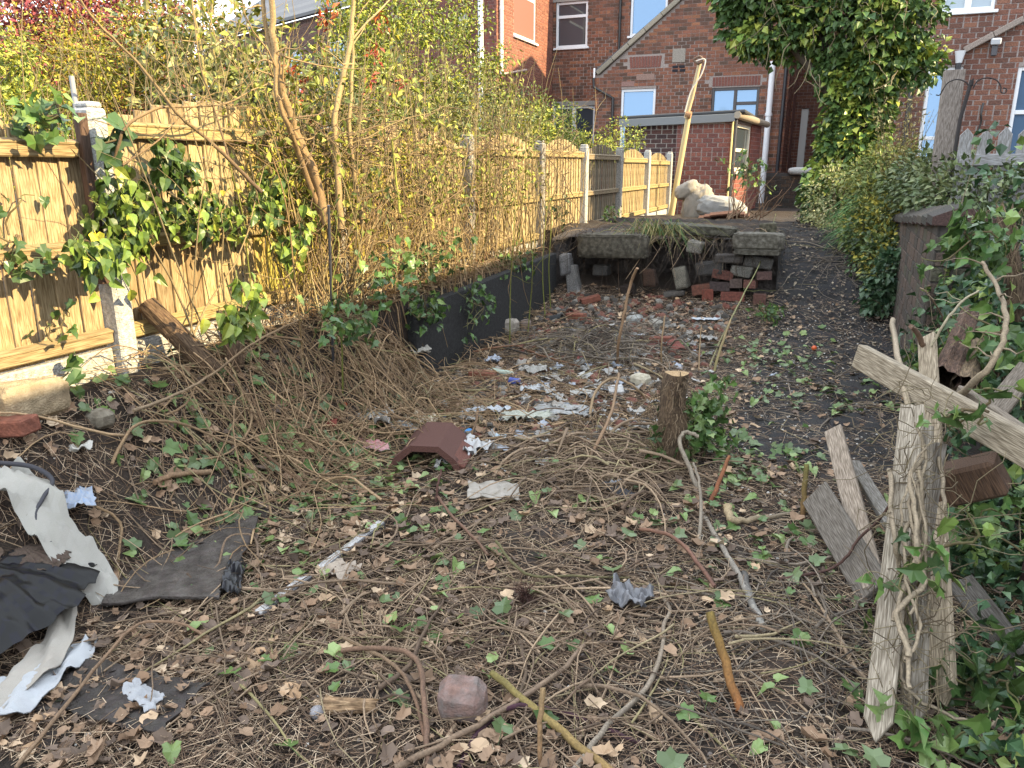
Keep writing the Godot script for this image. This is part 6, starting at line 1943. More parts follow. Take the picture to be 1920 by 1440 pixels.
# ---------------------------------------------------------------- single things in the yard
func yard_things() -> void:
	var clay := mat("clay", 0.85, noise_tex("clay_t", 0.05, 5, Color(0.55, 0.52, 0.5), Color(1, 1, 1)), Vector3.ONE * 5.0, bump_tex("stone_b", 0.09, 5, 5.0), Color(1, 1, 1), false)
	# leaning washing-line prop with cord
	var t := thing("timber_pole", "tall yellowed timber pole leaning beside the shed with cord tied at its head", "pole", Vector3(-2.900,0.552,-15.263))
	var o := t.position
	var p0 := o
	var p1 := Vector3(-2.644,2.457,-15.000)
	var foot := Vector3(-2.871,0.588,-15.000)
	t.position = foot
	o = foot
	var m := MB.new()
	m.tube(PackedVector3Array([Vector3(0, -0.1, 0), Vector3(-2.626,2.475,-15.000) - o]), 0.058, 0.05, 8, Color(0.42, 0.34, 0.17), Color(0.40, 0.32, 0.17))
	part("lower_pole", m.mesh(), mat("yellow_timber", 0.8), t)
	var m2 := MB.new()
	m2.tube(PackedVector3Array([Vector3(-2.670,2.391,-14.950) - o, Vector3(-2.579,2.772,-14.950) - o, Vector3(-2.481,3.324,-14.950) - o]), 0.04, 0.036, 8, Color(0.38, 0.3, 0.18))
	part("upper_pole", m2.mesh(), mats["yellow_timber"], t)
	var m3 := MB.new()
	m3.tube(curve([Vector3(-2.678,2.495,-14.850) - o, Vector3(-2.586,2.855,-14.850) - o, Vector3(-2.424,3.117,-14.850) - o, Vector3(-2.375,3.361,-14.850) - o, Vector3(-2.532,3.342,-14.850) - o]), 0.012, 0.012, 5, Color(0.5, 0.46, 0.4))
	part("cord", m3.mesh(), mat("cloth", 0.9), t)
	var m4 := MB.new()
	m4.tube(curve([Vector3(-2.589,3.377,-14.900) - o, Vector3(-2.480,3.424,-14.900) - o, Vector3(-2.419,3.351,-14.900) - o, Vector3(-2.510,3.311,-14.900) - o, Vector3(-2.589,3.377,-14.900) - o]), 0.022, 0.02, 6, Color(0.14, 0.09, 0.06))
	part("binding", m4.mesh(), mats["cloth"], t)
	var nb := MB.new()
	nb.tube(PackedVector3Array([Vector3(-2.675,2.465,-14.950) - o, Vector3(-2.577,2.444,-14.950) - o]), 0.062, 0.062, 8, Color(0.3, 0.17, 0.09))
	part("collar", nb.mesh(), mats["cloth"], t)
	# sacks
	var sackm := mat("sack", 0.85, noise_tex("sack_t", 0.12, 3, Color(0.8, 0.8, 0.8), Color(1, 1, 1)), Vector3.ONE * 6.0, bump_tex("soil_b", 0.06, 6, 9.0))
	var sb := thing("rubble_sack", "white woven rubble sack slumped upright against the shed", "sack", Vector3(-2.103,0.683,-13.000))
	part("body", lump(Vector3(0.24, 0.33, 0.22), 0.16, 0.45, 12, 22, Color(0.304, 0.264, 0.211), Color(0.383, 0.343, 0.288), false, 0.25), sackm, sb, Transform3D(Basis(Vector3(0, 0, 1), -0.1), Vector3(0.05, 0.26, 0)))
	part("folded_top", lump(Vector3(0.2, 0.12, 0.18), 0.16, 0.5, 13, 16, Color(0.330, 0.290, 0.230), Color(0.396, 0.356, 0.307), false, 0.3), sackm, sb, Transform3D(Basis(Vector3(0, 0, 1), 0.5), Vector3(-0.12, 0.5, 0.05)))
	var s2 := thing("rubble_sack", "grey-white rubble sack lying on its side on the raised yard", "sack", Vector3(-1.710,0.741,-12.900))
	part("body", lump(Vector3(0.36, 0.18, 0.24), 0.18, 0.45, 15, 22, Color(0.317, 0.310, 0.294), Color(0.409, 0.403, 0.384), false, 0.3), sackm, s2, Transform3D(Basis(Vector3(0, 0, 1), -0.12), Vector3(0.03, 0.17, 0)))
	part("tied_neck", lump(Vector3(0.1, 0.12, 0.14), 0.35, 1.4, 16, 12, Color(0.330, 0.323, 0.301), Color(0.409, 0.403, 0.384)), sackm, s2, Transform3D(Basis(), Vector3(0.36, 0.1, 0)))
	for k in 3:
		plank(self, "red_plank", Vector3(-1.928,0.782,-12.400) + Vector3(0.1 * k, 0.03 * k, 0.12 * k), Vector3(-1.174,0.832,-12.400) + Vector3(-0.06 * k, 0.03 * k, 0.1 * k), 0.12, 0.03, Vector3(0, 1, 0.3), rc(Color(0.16, 0.07, 0.045), Color(0.22, 0.10, 0.06)), 0.0, ["lowest reddish plank in front of the sacks", "middle reddish plank stacked before the sacks", "uppermost reddish plank stacked before the sacks"][k])
	# cut tree stump post with a fresh pale top
	var st := thing("cut_stump", "knee-high cut tree stump with pale sawn top and shaggy bark", "stump", Vector3(-0.711,-0.001,-3.928))
	o = st.position
	var sp := Vector3(-0.702,0.520,-3.980)
	sp = Vector3(o.x + 0.04, 0.50, o.z - 0.03)
	m = MB.new()
	var ring := 14
	var lv := 9
	var prev := PackedVector3Array()
	for i in lv + 1:
		var f := float(i) / lv
		var cur := PackedVector3Array()
		var c := Vector3.ZERO.lerp(sp - o, f) + Vector3(0.012 * sin(f * 6.0), 0, 0)
		for j in ring:
			var a := TAU * j / ring
			var r := lerpf(0.115, 0.06, pow(f, 0.5)) * (1.0 + 0.12 * sin(a * 3.0 + f * 4.0) + R.randf_range(-0.05, 0.05))
			cur.append(c + Vector3(cos(a) * r, -0.04 if i == 0 else 0.0, sin(a) * r))
		if i > 0:
			for j in ring:
				m.quad(prev[j], cur[j], cur[(j + 1) % ring], prev[(j + 1) % ring], rc(Color(0.13, 0.085, 0.05), Color(0.24, 0.165, 0.10)))
		prev = cur
	part("trunk", smooth_mesh(m, 0.6), mat("rough_bark", 0.95, noise_tex("bark_t2", 0.03, 5, Color(0.35, 0.33, 0.3), Color(1, 1, 1)), Vector3(9, 2, 9), bump_tex("timber_b", 0.03, 5, 6.0)), st)
	m = MB.new()
	var cc := sp - o
	for j in ring:
		m.tri(cc + Vector3(0, 0.012, 0), prev[(j + 1) % ring], prev[j], rc(Color(0.40, 0.29, 0.17), Color(0.52, 0.38, 0.22)))
	part("sawn_top", m.mesh(), mat("fresh_wood", 0.85, noise_tex("wood_t", 0.02, 5, Color(0.66, 0.6, 0.52), Color(1, 1, 1), FastNoiseLite.TYPE_SIMPLEX_SMOOTH, 1024), Vector3.ONE * 6.0), st)
	m = MB.new()
	for k in 190:
		var a := R.randf() * TAU
		var y := R.randf_range(0.0, 0.5)
		var r := 0.12 - 0.1 * y
		var q := Vector3(cos(a) * r, y, sin(a) * r)
		m.tube(sway(q, q + Vector3(cos(a + 0.6) * 0.06, R.randf_range(-0.12, 0.08), sin(a + 0.6) * 0.06), 0.02, 4), 0.003, 0.001, 4, rc(Color(0.17, 0.11, 0.06), Color(0.28, 0.2, 0.12)))
	part("bark_shreds", m.mesh(), mat("bark", 0.9), st)
	ivy_spray("young ivy growing up beside the cut stump", Vector3(-0.588,0.180,-4.064), Vector3(0.16, 0.26, 0.16), 210, 0.058, ivy_mid + ivy_pale + ivy_dark, Vector3(0.2, 0.1, 0.6), 9)
	ivy_spray("few ivy leaves on the stump's bark", Vector3(-0.758,0.140,-3.839), Vector3(0.08, 0.12, 0.05), 10, 0.06, ivy_dark, Vector3(0, -0.2, 0.8), 3)
	# old stumps by the fence
	for q in [[Vector3(-2.822,0.541,-2.913), Vector3(-0.28, 0.36, 0.1), 0.05, "cut leaning stump with bark beneath the hanging bright ivy"], [Vector3(-2.814,0.535,-3.058), Vector3(-0.05, 0.3, -0.02), 0.04, "upright cut stem stub beside the leaning stump"], [Vector3(-3.395,0.620,-3.099), Vector3(-0.02, 0.3, 0.0), 0.014, "thin sawn stub in front of the fence beside the whitened post"]]:
		var so := solo("sawn_stub", log_mesh(q[1].length(), q[2] * 1.15, q[2], Color(0.17, 0.11, 0.065), Color(0.28, 0.19, 0.115), int(q[2] * 900), 0.006), mat("rotten_wood", 0.95, noise_tex("rot_t", 0.03, 5, Color(0.3, 0.26, 0.22), Color(1, 1, 1)), Vector3(8, 1.2, 8), bump_tex("timber_b", 0.03, 5, 6.0), Color(1, 1, 1), false), q[3], "stump")
		so.basis = basis_along(q[1])
		so.position = q[0]
	# ridge tile
	var rt := thing("ridge_tile", "angular red-brown clay ridge tile lying open end forward", "roof tile", Vector3(-1.861,-0.001,-3.360))
	o = rt.position
	var ax := (Vector3(-2.086,-0.001,-3.955) - Vector3(-1.928,-0.001,-3.400)).normalized()
	ax = Vector3(ax.x, 0.02, ax.z).normalized()
	var sx := Vector3.UP.cross(ax).normalized() * -1.0
	var bt := Basis(sx, Vector3.UP, ax)
	var prof := [Vector2(-0.185, 0.0), Vector2(-0.15, 0.06), Vector2(-0.07, 0.125), Vector2(0.07, 0.125), Vector2(0.15, 0.06), Vector2(0.185, 0.0)]
	m = MB.new()
	ridge(m, prof, 0.0, 0.36, 0.024, Color(0.15, 0.064, 0.048), 1.0)
	part("body", m.mesh(), clay, rt, Transform3D(bt, Vector3(0, 0.012, 0)))
	m = MB.new()
	ridge(m, prof, -0.045, 0.0, 0.034, Color(0.15, 0.064, 0.048), 1.09)
	part("collar_roll", m.mesh(), clay, rt, Transform3D(bt, Vector3(0, 0.012, 0)))
	var fl := MB.new()
	fl.bbox(Transform3D(), Vector3(0.09, 0.022, 0.3), 0.006, Color(0.2, 0.075, 0.052))
	solo("tile_fragment", fl.mesh(), clay, "long flat red clay tile fragment leaning on the ridge tile", "roof tile", "", Transform3D(Basis(Vector3.UP, 0.25) * Basis(Vector3(0, 0, 1), -0.45), Vector3(-1.722,-0.001,-3.515) + Vector3(0, 0.05, 0)))
	# cardboard sheet
	var cs := Transform3D(Basis(Vector3.UP, 0.4), Vector3(-1.390,-0.000,-3.166) + Vector3(0, 0.02, 0))
	solo("card_sheet", sheet(0.25, 0.2, 14, 12, 0.03, 0.9, 4, Color(0.24, 0.215, 0.18), Color(0.32, 0.295, 0.26), 0.12, 0.004), mat("cloth", 0.9), "dirty grey card sheet with torn edge in front of the ridge tile", "cardboard", "", cs)
	# metal strips
	for q in [[Vector3(-1.726,-0.001,-2.683), Vector3(-1.735,-0.001,-2.239), 0.045, "clean upper piece of white aluminium trim lying on the litter"], [Vector3(-1.745,-0.001,-2.177), Vector3(-1.748,-0.002,-1.892), 0.045, "scratched lower piece of white aluminium trim lying on the litter"]]:
		var a: Vector3 = q[0]
		var b: Vector3 = q[1]
		var s := MB.new()
		var l := a.distance_to(b)
		s.bbox(Transform3D(), Vector3(0.034, 0.016, l), 0.003, Color(0.60, 0.61, 0.62))
		s.bbox(Transform3D(Basis(), Vector3(0.021, -0.008, 0)), Vector3(0.01, 0.03, l - 0.01), 0.002, Color(0.13, 0.13, 0.14))
		var z := (b - a).normalized()
		var x := Vector3.UP.cross(z).normalized()
		solo("metal_trim", s.mesh(), mat("alu", 0.45, noise_tex("alu_t", 0.05, 5, Color(0.6, 0.58, 0.55), Color(1, 1, 1)), Vector3.ONE * 4.0), q[3], "metal strip", "white metal trim", Transform3D(Basis(x, z.cross(x), z), (a + b) * 0.5 + Vector3(0, 0.022, 0)))
	# stones
	var stone := mat("rock", 0.95, noise_tex("rock_t", 0.02, 4, Color(0.7, 0.68, 0.66), Color(1, 1, 1)), Vector3.ONE * 1.8, bump_tex("conc_b", 0.1, 4, 4.0))
	solo("rock", block_mesh(Vector3(0.14, 0.12, 0.11), 0.026, 0.05, 31, Color(0.19, 0.165, 0.155), Color(0.28, 0.17, 0.14)), stone, "squarish weathered lump of old brick with rounded corners", "stone", "", Transform3D(Basis(Vector3.UP, 0.25), Vector3(-0.860,-0.002,-1.703) + Vector3(0, 0.045, -0.02)))
	solo("pebble", lump(Vector3(0.024, 0.019, 0.022), 0.1, 0.8, 32, 10, Color(0.25, 0.25, 0.27), Color(0.36, 0.36, 0.38)), stone, "small grey pebble touching the wood chunk", "stone", "", Transform3D(Basis(), Vector3(-1.249,-0.003,-1.552) + Vector3(0, 0.012, 0)))
	solo("wood_chunk", log_mesh(0.15, 0.028, 0.02, Color(0.46, 0.30, 0.165), Color(0.56, 0.40, 0.24), 21, 0.012), mats["rotten_wood"], "fresh split orange-tan wood chunk on the mulch", "wood", "", Transform3D(basis_along(Vector3(0.93, 0.03, -0.3)), Vector3(-1.241,-0.001,-1.579) + Vector3(0, 0.02, 0)))
	for q in [[Vector3(-2.778,0.499,-2.204), Vector3(0.06, 0.045, 0.05), Color(0.22, 0.2, 0.16), "rounded buff stone among the vines near the honey panel"], [Vector3(-2.917,0.599,-2.012), Vector3(0.16, 0.09, 0.1), Color(0.36, 0.29, 0.19), "large buff stone block at the foot of the honey panel"], [Vector3(-3.220,0.420,-4.612), Vector3(0.1, 0.07, 0.07), Color(0.34, 0.29, 0.19), "squared buff stone beside the steel rod"], [Vector3(-3.276,0.500,-4.472), Vector3(0.1, 0.07, 0.08), Color(0.30, 0.27, 0.2), "grey-buff stone on the bank behind the steel rod"], [Vector3(-3.846,0.420,-4.682), Vector3(0.12, 0.07, 0.08), Color(0.34, 0.28, 0.19), "buff stone half hidden under ivy by the thin stub"], [Vector3(-2.727,0.086,-6.485), Vector3(0.15, 0.08, 0.1), Color(0.38, 0.35, 0.31), "broken grey concrete lump beside the black tarred wall"], [Vector3(-2.660,0.050,-6.861), Vector3(0.07, 0.05, 0.06), Color(0.3, 0.24, 0.21), "small brownish lump next to the broken concrete"], [Vector3(-1.657,0.104,-7.179), Vector3(0.09, 0.055, 0.06), Color(0.36, 0.38, 0.38), "pale block in the rubble before the retaining wall"], [Vector3(-1.439,0.094,-7.126), Vector3(0.08, 0.045, 0.06), Color(0.32, 0.31, 0.28), "buff lump in the rubble before the retaining wall"], [Vector3(-1.187,-0.001,-5.404), Vector3(0.085, 0.06, 0.07), Color(0.50, 0.47, 0.38), "crumbling cream plaster lump behind the stump"], [Vector3(-1.294,-0.001,-5.122), Vector3(0.09, 0.035, 0.06), Color(0.50, 0.51, 0.52), "white plaster lump between the vines behind the stump"]]:
		solo("rubble_stone", block_mesh(q[1] * 1.7, q[1].y * 0.35, 0.07, int(q[2].r * 1000), Color(q[2].r * 0.85, q[2].g * 0.84, q[2].b * 0.8), Color(q[2].r * 1.2, q[2].g * 1.18, q[2].b * 1.15)), stone, q[3], "stone", "", Transform3D(Basis(Vector3.UP, R.randf() * TAU), q[0] + Vector3(0, q[1].y * 0.5, 0)))
	# loose bricks
	var bm: Material = mats["brick"]
	for q in [[Vector3(-2.222,0.194,-7.582), 0.5, 0.25, "red brick resting tilted on the rubble by the sooty wall"], [Vector3(-2.232,0.096,-7.135), -0.4, 0.1, "broken orange brick at the edge of the pit rubble"], [Vector3(-2.320,-0.000,-5.099), 0.15, 0.0, "mud-covered brick beside the plastic bottle"], [Vector3(-3.096,0.660,-6.772), 0.6, 0.5, "dull brick sitting on top of the black tarred wall"], [Vector3(-3.030,0.450,-4.532), 0.3, 0.2, "orange brick on the bank near the squared stone"], [Vector3(-1.296,0.028,-6.693), -0.3, 0.15, "red brick half under dark vines in the pit"], [Vector3(-2.845,0.555,-1.862), 0.2, 0.1, "orange-red brick in the litter below the honey panel"]]:
		var b := MB.new()
		b.bbox(Transform3D(), Vector3(0.2, 0.065, 0.1), 0.007, rc(Color(0.24, 0.085, 0.055), Color(0.32, 0.12, 0.075)))
		solo("loose_brick", b.mesh(), bm, q[3], "brick", "loose bricks", Transform3D(Basis(Vector3.UP, q[1]) * Basis(Vector3(0, 0, 1), q[2]), q[0] + Vector3(0, 0.035, 0)))

func ridge(m: MB, prof: Array, z0: float, z1: float, th: float, col: Color, k: float) -> void:
	var n := prof.size()
	for i in n - 1:
		var a := Vector3(prof[i].x * k, prof[i].y * k, 0)
		var b := Vector3(prof[i + 1].x * k, prof[i + 1].y * k, 0)
		var da := Vector3(a.x, a.y + 0.1, 0).normalized() * th
		var db := Vector3(b.x, b.y + 0.1, 0).normalized() * th
		var p := Vector3(0, 0, z0)
		var q := Vector3(0, 0, z1)
		m.quad(a + p, a + q, b + q, b + p, col)
		m.quad(b - db + p, b - db + q, a - da + q, a - da + p, col)
		m.quad(a + p, b + p, b - db + p, a - da + p, col); m.quad(b + q, a + q, a - da + q, b - db + q, col)
	for i in [0, n - 1]:
		var a := Vector3(prof[i].x * k, prof[i].y * k, 0)
		var da := Vector3(a.x, a.y + 0.1, 0).normalized() * th
		m.quad(a + Vector3(0, 0, z0), a - da + Vector3(0, 0, z0), a - da + Vector3(0, 0, z1), a + Vector3(0, 0, z1), col)

# ---------------------------------------------------------------- rubbish
func rubbish() -> void:
	var cloth := mat("cloth", 0.9)
	var plas := mat("plastic", 0.35)
	# slate-black mats
	var rubber := mat("rubber", 0.75, noise_tex("rub_t", 0.02, 5, Color(0.5, 0.47, 0.45), Color(1, 1, 1)), Vector3.ONE * 1.2, bump_tex("stone_b", 0.09, 5, 5.0))
	var tr := Transform3D(Basis(Vector3.UP, 0.5), Vector3(-2.252,0.005,-2.084) + Vector3(0, 0.032, 0))
	solo("rubber_mat", sheet(0.4, 0.66, 18, 22, 0.02, 0.1, 51, Color(0.075, 0.064, 0.055), Color(0.115, 0.10, 0.088), 0.14, 0.012), rubber, "dusty black rubber mat lying flat beside the white woven sack", "mat", "", tr)
	tr = Transform3D(Basis(Vector3.UP, 0.1), Vector3(-1.872,-0.002,-1.379) + Vector3(0, 0.012, 0))
	solo("rubber_mat", sheet(0.5, 0.22, 18, 12, 0.018, 0.5, 52, Color(0.045, 0.038, 0.034), Color(0.075, 0.064, 0.056), 0.2, 0.008), rubber, "torn strip of black rubber matting half covered with mulch", "mat", "", tr)
	tr = Transform3D(Basis(Vector3.UP, 0.6), Vector3(-1.978,-0.002,-2.032) + Vector3(0, 0.02, 0))
	solo("plastic_film", sheet(0.07, 0.22, 10, 22, 0.05, 1.6, 53, Color(0.012, 0.012, 0.014), Color(0.02, 0.02, 0.022), 0.3, 0.001), plas, "crinkled black plastic film along the edge of the rubber mat", "plastic")
	(get_child(get_child_count() - 1) as Node3D).transform = tr
	# bin bag with a woven sack strip around it
	var bb := thing("bin_bag", "glossy black bin bag slumped open under the white woven sack", "bag", Vector3(-2.437,0.131,-1.490))
	part("body", mound_mesh(0.34, 0.42, 0.12, 0.016, 61, Color(0.010, 0.010, 0.012), Color(0.016, 0.016, 0.018)), mat("bin_plastic", 0.3), bb, Transform3D(Basis(Vector3.UP, 0.35), Vector3(-0.12, 0.01, 0.04)))
	part("soil_inside", mound_mesh(0.15, 0.1, 0.035, 0.008, 62, Color(0.045, 0.032, 0.024), Color(0.085, 0.06, 0.045)), mat("soil_clod", 0.95, null, Vector3.ONE, bump_tex("soil_b", 0.06, 6, 9.0)), bb, Transform3D(Basis(Vector3.UP, 0.3), Vector3(-0.08, 0.092, -0.13)))
	(mats["bin_plastic"] as StandardMaterial3D).metallic_specular = 0.3
	var wv := mat("woven", 0.8, noise_tex("sack_t", 0.12, 3, Color(0.8, 0.8, 0.8), Color(1, 1, 1)), Vector3.ONE * 9.0, bump_tex("brick_b", 0.08, 4, 3.0))
	var ws := thing("woven_sack", "white woven plastic sack with dark binding twisted round the black bag", "sack", Vector3(-2.472,0.166,-1.725))
	var o := ws.position
	ribbon(ws, "strip", [Vector3(-2.667,0.503,-1.694), Vector3(-2.565,0.427,-1.717), Vector3(-2.488,0.318,-1.711), Vector3(-2.406,0.202,-1.722), Vector3(-2.335,0.103,-1.734), Vector3(-2.264,0.021,-1.716)], [0.15, 0.18, 0.15, 0.19, 0.17, 0.03], o, Color(0.362, 0.346, 0.296), Color(0.463, 0.454, 0.416), wv, 0.02)
	ribbon(ws, "strip", [Vector3(-2.377,0.154,-1.643), Vector3(-2.290,0.098,-1.572), Vector3(-2.195,0.069,-1.458), Vector3(-2.130,0.060,-1.307), Vector3(-2.134,0.049,-1.176)], [0.05, 0.07, 0.1, 0.12, 0.13], o, Color(0.346, 0.314, 0.264), Color(0.429, 0.404, 0.360), wv, 0.012)
	ribbon(ws, "strip", [Vector3(-2.151,0.029,-1.540), Vector3(-2.126,0.038,-1.427), Vector3(-2.106,0.049,-1.304), Vector3(-2.099,0.048,-1.167)], [0.07, 0.13, 0.17, 0.2], o, Color(0.413, 0.438, 0.464), Color(0.495, 0.511, 0.527), wv, 0.015)
	var bd := MB.new()
	bd.tube(curve([Vector3(-2.679,0.528,-1.688) - o, Vector3(-2.623,0.491,-1.771) - o, Vector3(-2.567,0.436,-1.800) - o, Vector3(-2.538,0.395,-1.732) - o, Vector3(-2.515,0.349,-1.678) - o, Vector3(-2.462,0.254,-1.679) - o, Vector3(-2.379,0.178,-1.636) - o]), 0.009, 0.007, 6, Color(0.05, 0.05, 0.055))
	part("binding", bd.mesh(), cloth, ws)
	# loose sheets: position, size, crumple, tones, label
	var pap := [
		[Vector3(-2.382,0.079,-3.701), Vector2(0.12, 0.11), 0.06, Color(0.304, 0.290, 0.269), Color(0.383, 0.370, 0.339), "crumpled dirty-white paper behind the ridge tile"],
		[Vector3(-2.214,-0.000,-3.912), Vector2(0.14, 0.1), 0.06, Color(0.343, 0.290, 0.205), Color(0.396, 0.330, 0.230), "flaky cream foam piece lying on the ridge tile's far end"],
		[Vector3(-2.242,0.005,-3.812), Vector2(0.1, 0.09), 0.05, Color(0.224, 0.231, 0.230), Color(0.290, 0.297, 0.294), "grey crumpled wrapper beside the cream foam"],
		[Vector3(-2.278,0.015,-3.446), Vector2(0.15, 0.07), 0.03, Color(0.363, 0.330, 0.307), Color(0.5, 0.13, 0.15), "white and red torn plastic wrapper beside the ridge tile"],
		[Vector3(-1.752,-0.001,-3.660), Vector2(0.14, 0.12), 0.06, Color(0.343, 0.343, 0.346), Color(0.409, 0.409, 0.397), "crumpled white plastic bag beside the tile fragment"],
		[Vector3(-1.943,-0.000,-4.305), Vector2(0.2, 0.05), 0.04, Color(0.330, 0.356, 0.384), Color(0.409, 0.429, 0.448), "long ragged strip of white lace-like plastic"],
		[Vector3(-1.649,-0.000,-4.308), Vector2(0.2, 0.07), 0.04, Color(0.304, 0.317, 0.269), Color(0.370, 0.376, 0.320), "pale mint rag next to the lace-like plastic strip"],
		[Vector3(-1.499,-0.001,-4.549), Vector2(0.24, 0.12), 0.012, Color(0.18, 0.185, 0.18), Color(0.24, 0.24, 0.23), "flat grey-green slate sheet behind the mint rag"],
		[Vector3(-1.669,-0.001,-3.900), Vector2(0.04, 0.03), 0.02, Color(0.277, 0.363, 0.416), Color(0.330, 0.396, 0.435), "small pale blue scrap"],
		[Vector3(-2.739,0.227,-4.800), Vector2(0.15, 0.09), 0.03, Color(0.330, 0.310, 0.269), Color(0.383, 0.363, 0.320), "white foam slab at the foot of the black tarred wall"],
		[Vector3(-2.441,-0.001,-5.579), Vector2(0.06, 0.09), 0.04, Color(0.330, 0.350, 0.371), Color(0.3, 0.36, 0.48), "small crumpled blue-white bag in the pit"],
		[Vector3(-1.003,0.136,-7.330), Vector2(0.16, 0.06), 0.01, Color(0.330, 0.356, 0.384), Color(0.370, 0.396, 0.416), "white plastic strip lying before the bricks of the retaining wall"],
		[Vector3(-2.584,0.292,-1.906), Vector2(0.14, 0.06), 0.03, Color(0.330, 0.343, 0.358), Color(0.2, 0.28, 0.42), "blue and white torn wrapper beside the woven sack"],
		[Vector3(-0.545,-0.000,-2.474), Vector2(0.09, 0.08), 0.05, Color(0.09, 0.09, 0.095), Color(0.15, 0.15, 0.16), "grey filmy plastic scrap on the mulch"],
		[Vector3(-1.645,-0.001,-2.253), Vector2(0.08, 0.07), 0.02, Color(0.33, 0.27, 0.215), Color(0.264, 0.224, 0.179), "large pale dead leaf lying over the metal trim"],
		[Vector3(-1.762,-0.002,-1.397), Vector2(0.1, 0.04), 0.02, Color(0.3, 0.31, 0.33), Color(0.264, 0.271, 0.275), "clear plastic shard on the torn rubber matting"],
		[Vector3(-2.702,0.425,-2.038), Vector2(0.04, 0.05), 0.03, Color(0.330, 0.317, 0.282), Color(0.396, 0.383, 0.346), "white crumpled scrap under the honey panel"],
		[Vector3(-0.948,0.049,-6.850), Vector2(0.12, 0.06), 0.03, Color(0.238, 0.231, 0.218), Color(0.304, 0.297, 0.275), "grey rag lying at the pit's path edge"],
		[Vector3(-2.032,-0.001,-5.418), Vector2(0.13, 0.09), 0.04, Color(0.238, 0.231, 0.211), Color(0.330, 0.317, 0.288), "dirty paper beyond the blue bottle"],
		[Vector3(-1.844,-0.000,-4.867), Vector2(0.09, 0.05), 0.04, Color(0.317, 0.330, 0.333), Color(0.370, 0.376, 0.384), "white scrap below the blue can"],
		[Vector3(-1.494,-0.001,-4.942), Vector2(0.1, 0.06), 0.03, Color(0.304, 0.297, 0.269), Color(0.356, 0.350, 0.320), "off-white scrap beside the grey slate sheet"],
		[Vector3(-0.828,-0.000,-3.409), Vector2(0.13, 0.05), 0.015, Color(0.03, 0.03, 0.034), Color(0.05, 0.05, 0.055), "black slate piece under the vines by the stump"]]
	var sd := 100
	for q in pap:
		sd += 1
		var m := sheet(q[1].x * 1.55, q[1].y * 1.6, 18, 14, q[2], 1.3, sd, q[3], q[4], 0.3, 0.003)
		solo("litter_scrap", m, plas if sd % 3 == 0 else cloth, q[5], "litter", "", Transform3D(Basis(Vector3.UP, R.randf_range(-0.7, 0.7)), q[0] + Vector3(0, 0.022, 0)))
	# bottles, cans, caps
	var bt := thing("plastic_bottle", "clear greenish plastic bottle lying by the mud-covered brick", "bottle", Vector3(-2.206,-0.000,-5.244))
	var m := MB.new()
	m.tube(curve([Vector3(-0.1, 0.03, 0), Vector3(-0.02, 0.03, 0), Vector3(0.05, 0.03, 0), Vector3(0.085, 0.03, 0)], 4), 0.03, 0.014, 12, Color(0.36, 0.44, 0.38))
	part("body", m.mesh(), plas, bt)
	m = MB.new()
	m.tube(PackedVector3Array([Vector3(0.085, 0.03, 0), Vector3(0.105, 0.03, 0)]), 0.015, 0.015, 10, Color(0.05, 0.04, 0.09))
	part("cap", m.mesh(), plas, bt)
	var can := thing("blue_can", "crushed blue drinks can in the pit litter", "can", Vector3(-2.038,-0.001,-5.056))
	m = MB.new()
	m.tube(curve([Vector3(-0.04, 0.03, 0.0), Vector3(0, 0.028, 0.005), Vector3(0.04, 0.03, 0)], 4), 0.028, 0.026, 12, Color(0.06, 0.09, 0.34))
	part("body", m.mesh(), mat("can_paint", 0.3), can)
	m = MB.new()
	m.tube(PackedVector3Array([Vector3(-0.046, 0.03, 0), Vector3(-0.04, 0.03, 0)]), 0.024, 0.027, 12, Color(0.5, 0.5, 0.52))
	part("end", m.mesh(), mat("alu", 0.45), can)
	for q in [[Vector3(-1.882,-0.001,-3.935), Color(0.03, 0.2, 0.5), 0.026, 0.02, "bright blue bottle cap behind the white bag"], [Vector3(-1.806,-0.001,-5.915), Color(0.36, 0.07, 0.06), 0.026, 0.03, "red plastic cap in the dark vine heap"], [Vector3(-2.723,0.039,-5.485), Color(0.03, 0.12, 0.18), 0.03, 0.02, "teal lid near the foam slab"], [Vector3(-2.510,0.204,-3.584), Color(0.5, 0.08, 0.02), 0.014, 0.012, "tiny orange cap in the tan vines"], [Vector3(-0.032,0.049,-6.847), Color(0.55, 0.10, 0.03), 0.02, 0.03, "small bright orange ball on the dark path"]]:
		m = MB.new()
		if q[4].contains("ball"):
			var ob := solo("orange_ball", lump(Vector3.ONE * 0.022, 0.04, 1.0, 5, 10, q[1], q[1]), plas, q[4], "ball")
			ob.position = q[0] + Vector3(0, 0.02, 0)
			continue
		m.tube(PackedVector3Array([Vector3(0, 0, 0), Vector3(0.002, q[3], 0.004), Vector3(0.002, q[3] + 0.003, 0.004)]), q[2], q[2] * 0.92, 14, q[1])
		var oc := solo("bottle_cap", m.mesh(), plas, q[4], "cap")
		oc.transform = Transform3D(Basis(Vector3(1, 0, 0), 0.5), q[0] + Vector3(0, 0.012, 0))
	# terracotta shards and pipe bits
	var clay: Material = mats["clay"]
	for q in [[Vector3(-2.462,0.155,-3.378), 0.05, Color(0.34, 0.09, 0.06), "red terracotta shard in the tan vines"], [Vector3(-1.142,0.017,-6.581), 0.07, Color(0.32, 0.10, 0.075), "curved red terracotta shard in the pit"], [Vector3(-2.412,0.090,-7.096), 0.06, Color(0.07, 0.075, 0.08), "dark grey pipe bit by the rubble"], [Vector3(-2.301,0.122,-7.263), 0.06, Color(0.26, 0.11, 0.075), "orange pipe shard beside the dark pipe bit"], [Vector3(-1.331,0.012,-6.525), 0.06, Color(0.22, 0.08, 0.06), "brown clay shard beside the curved red one"]]:
		m = MB.new()
		var r: float = q[1]
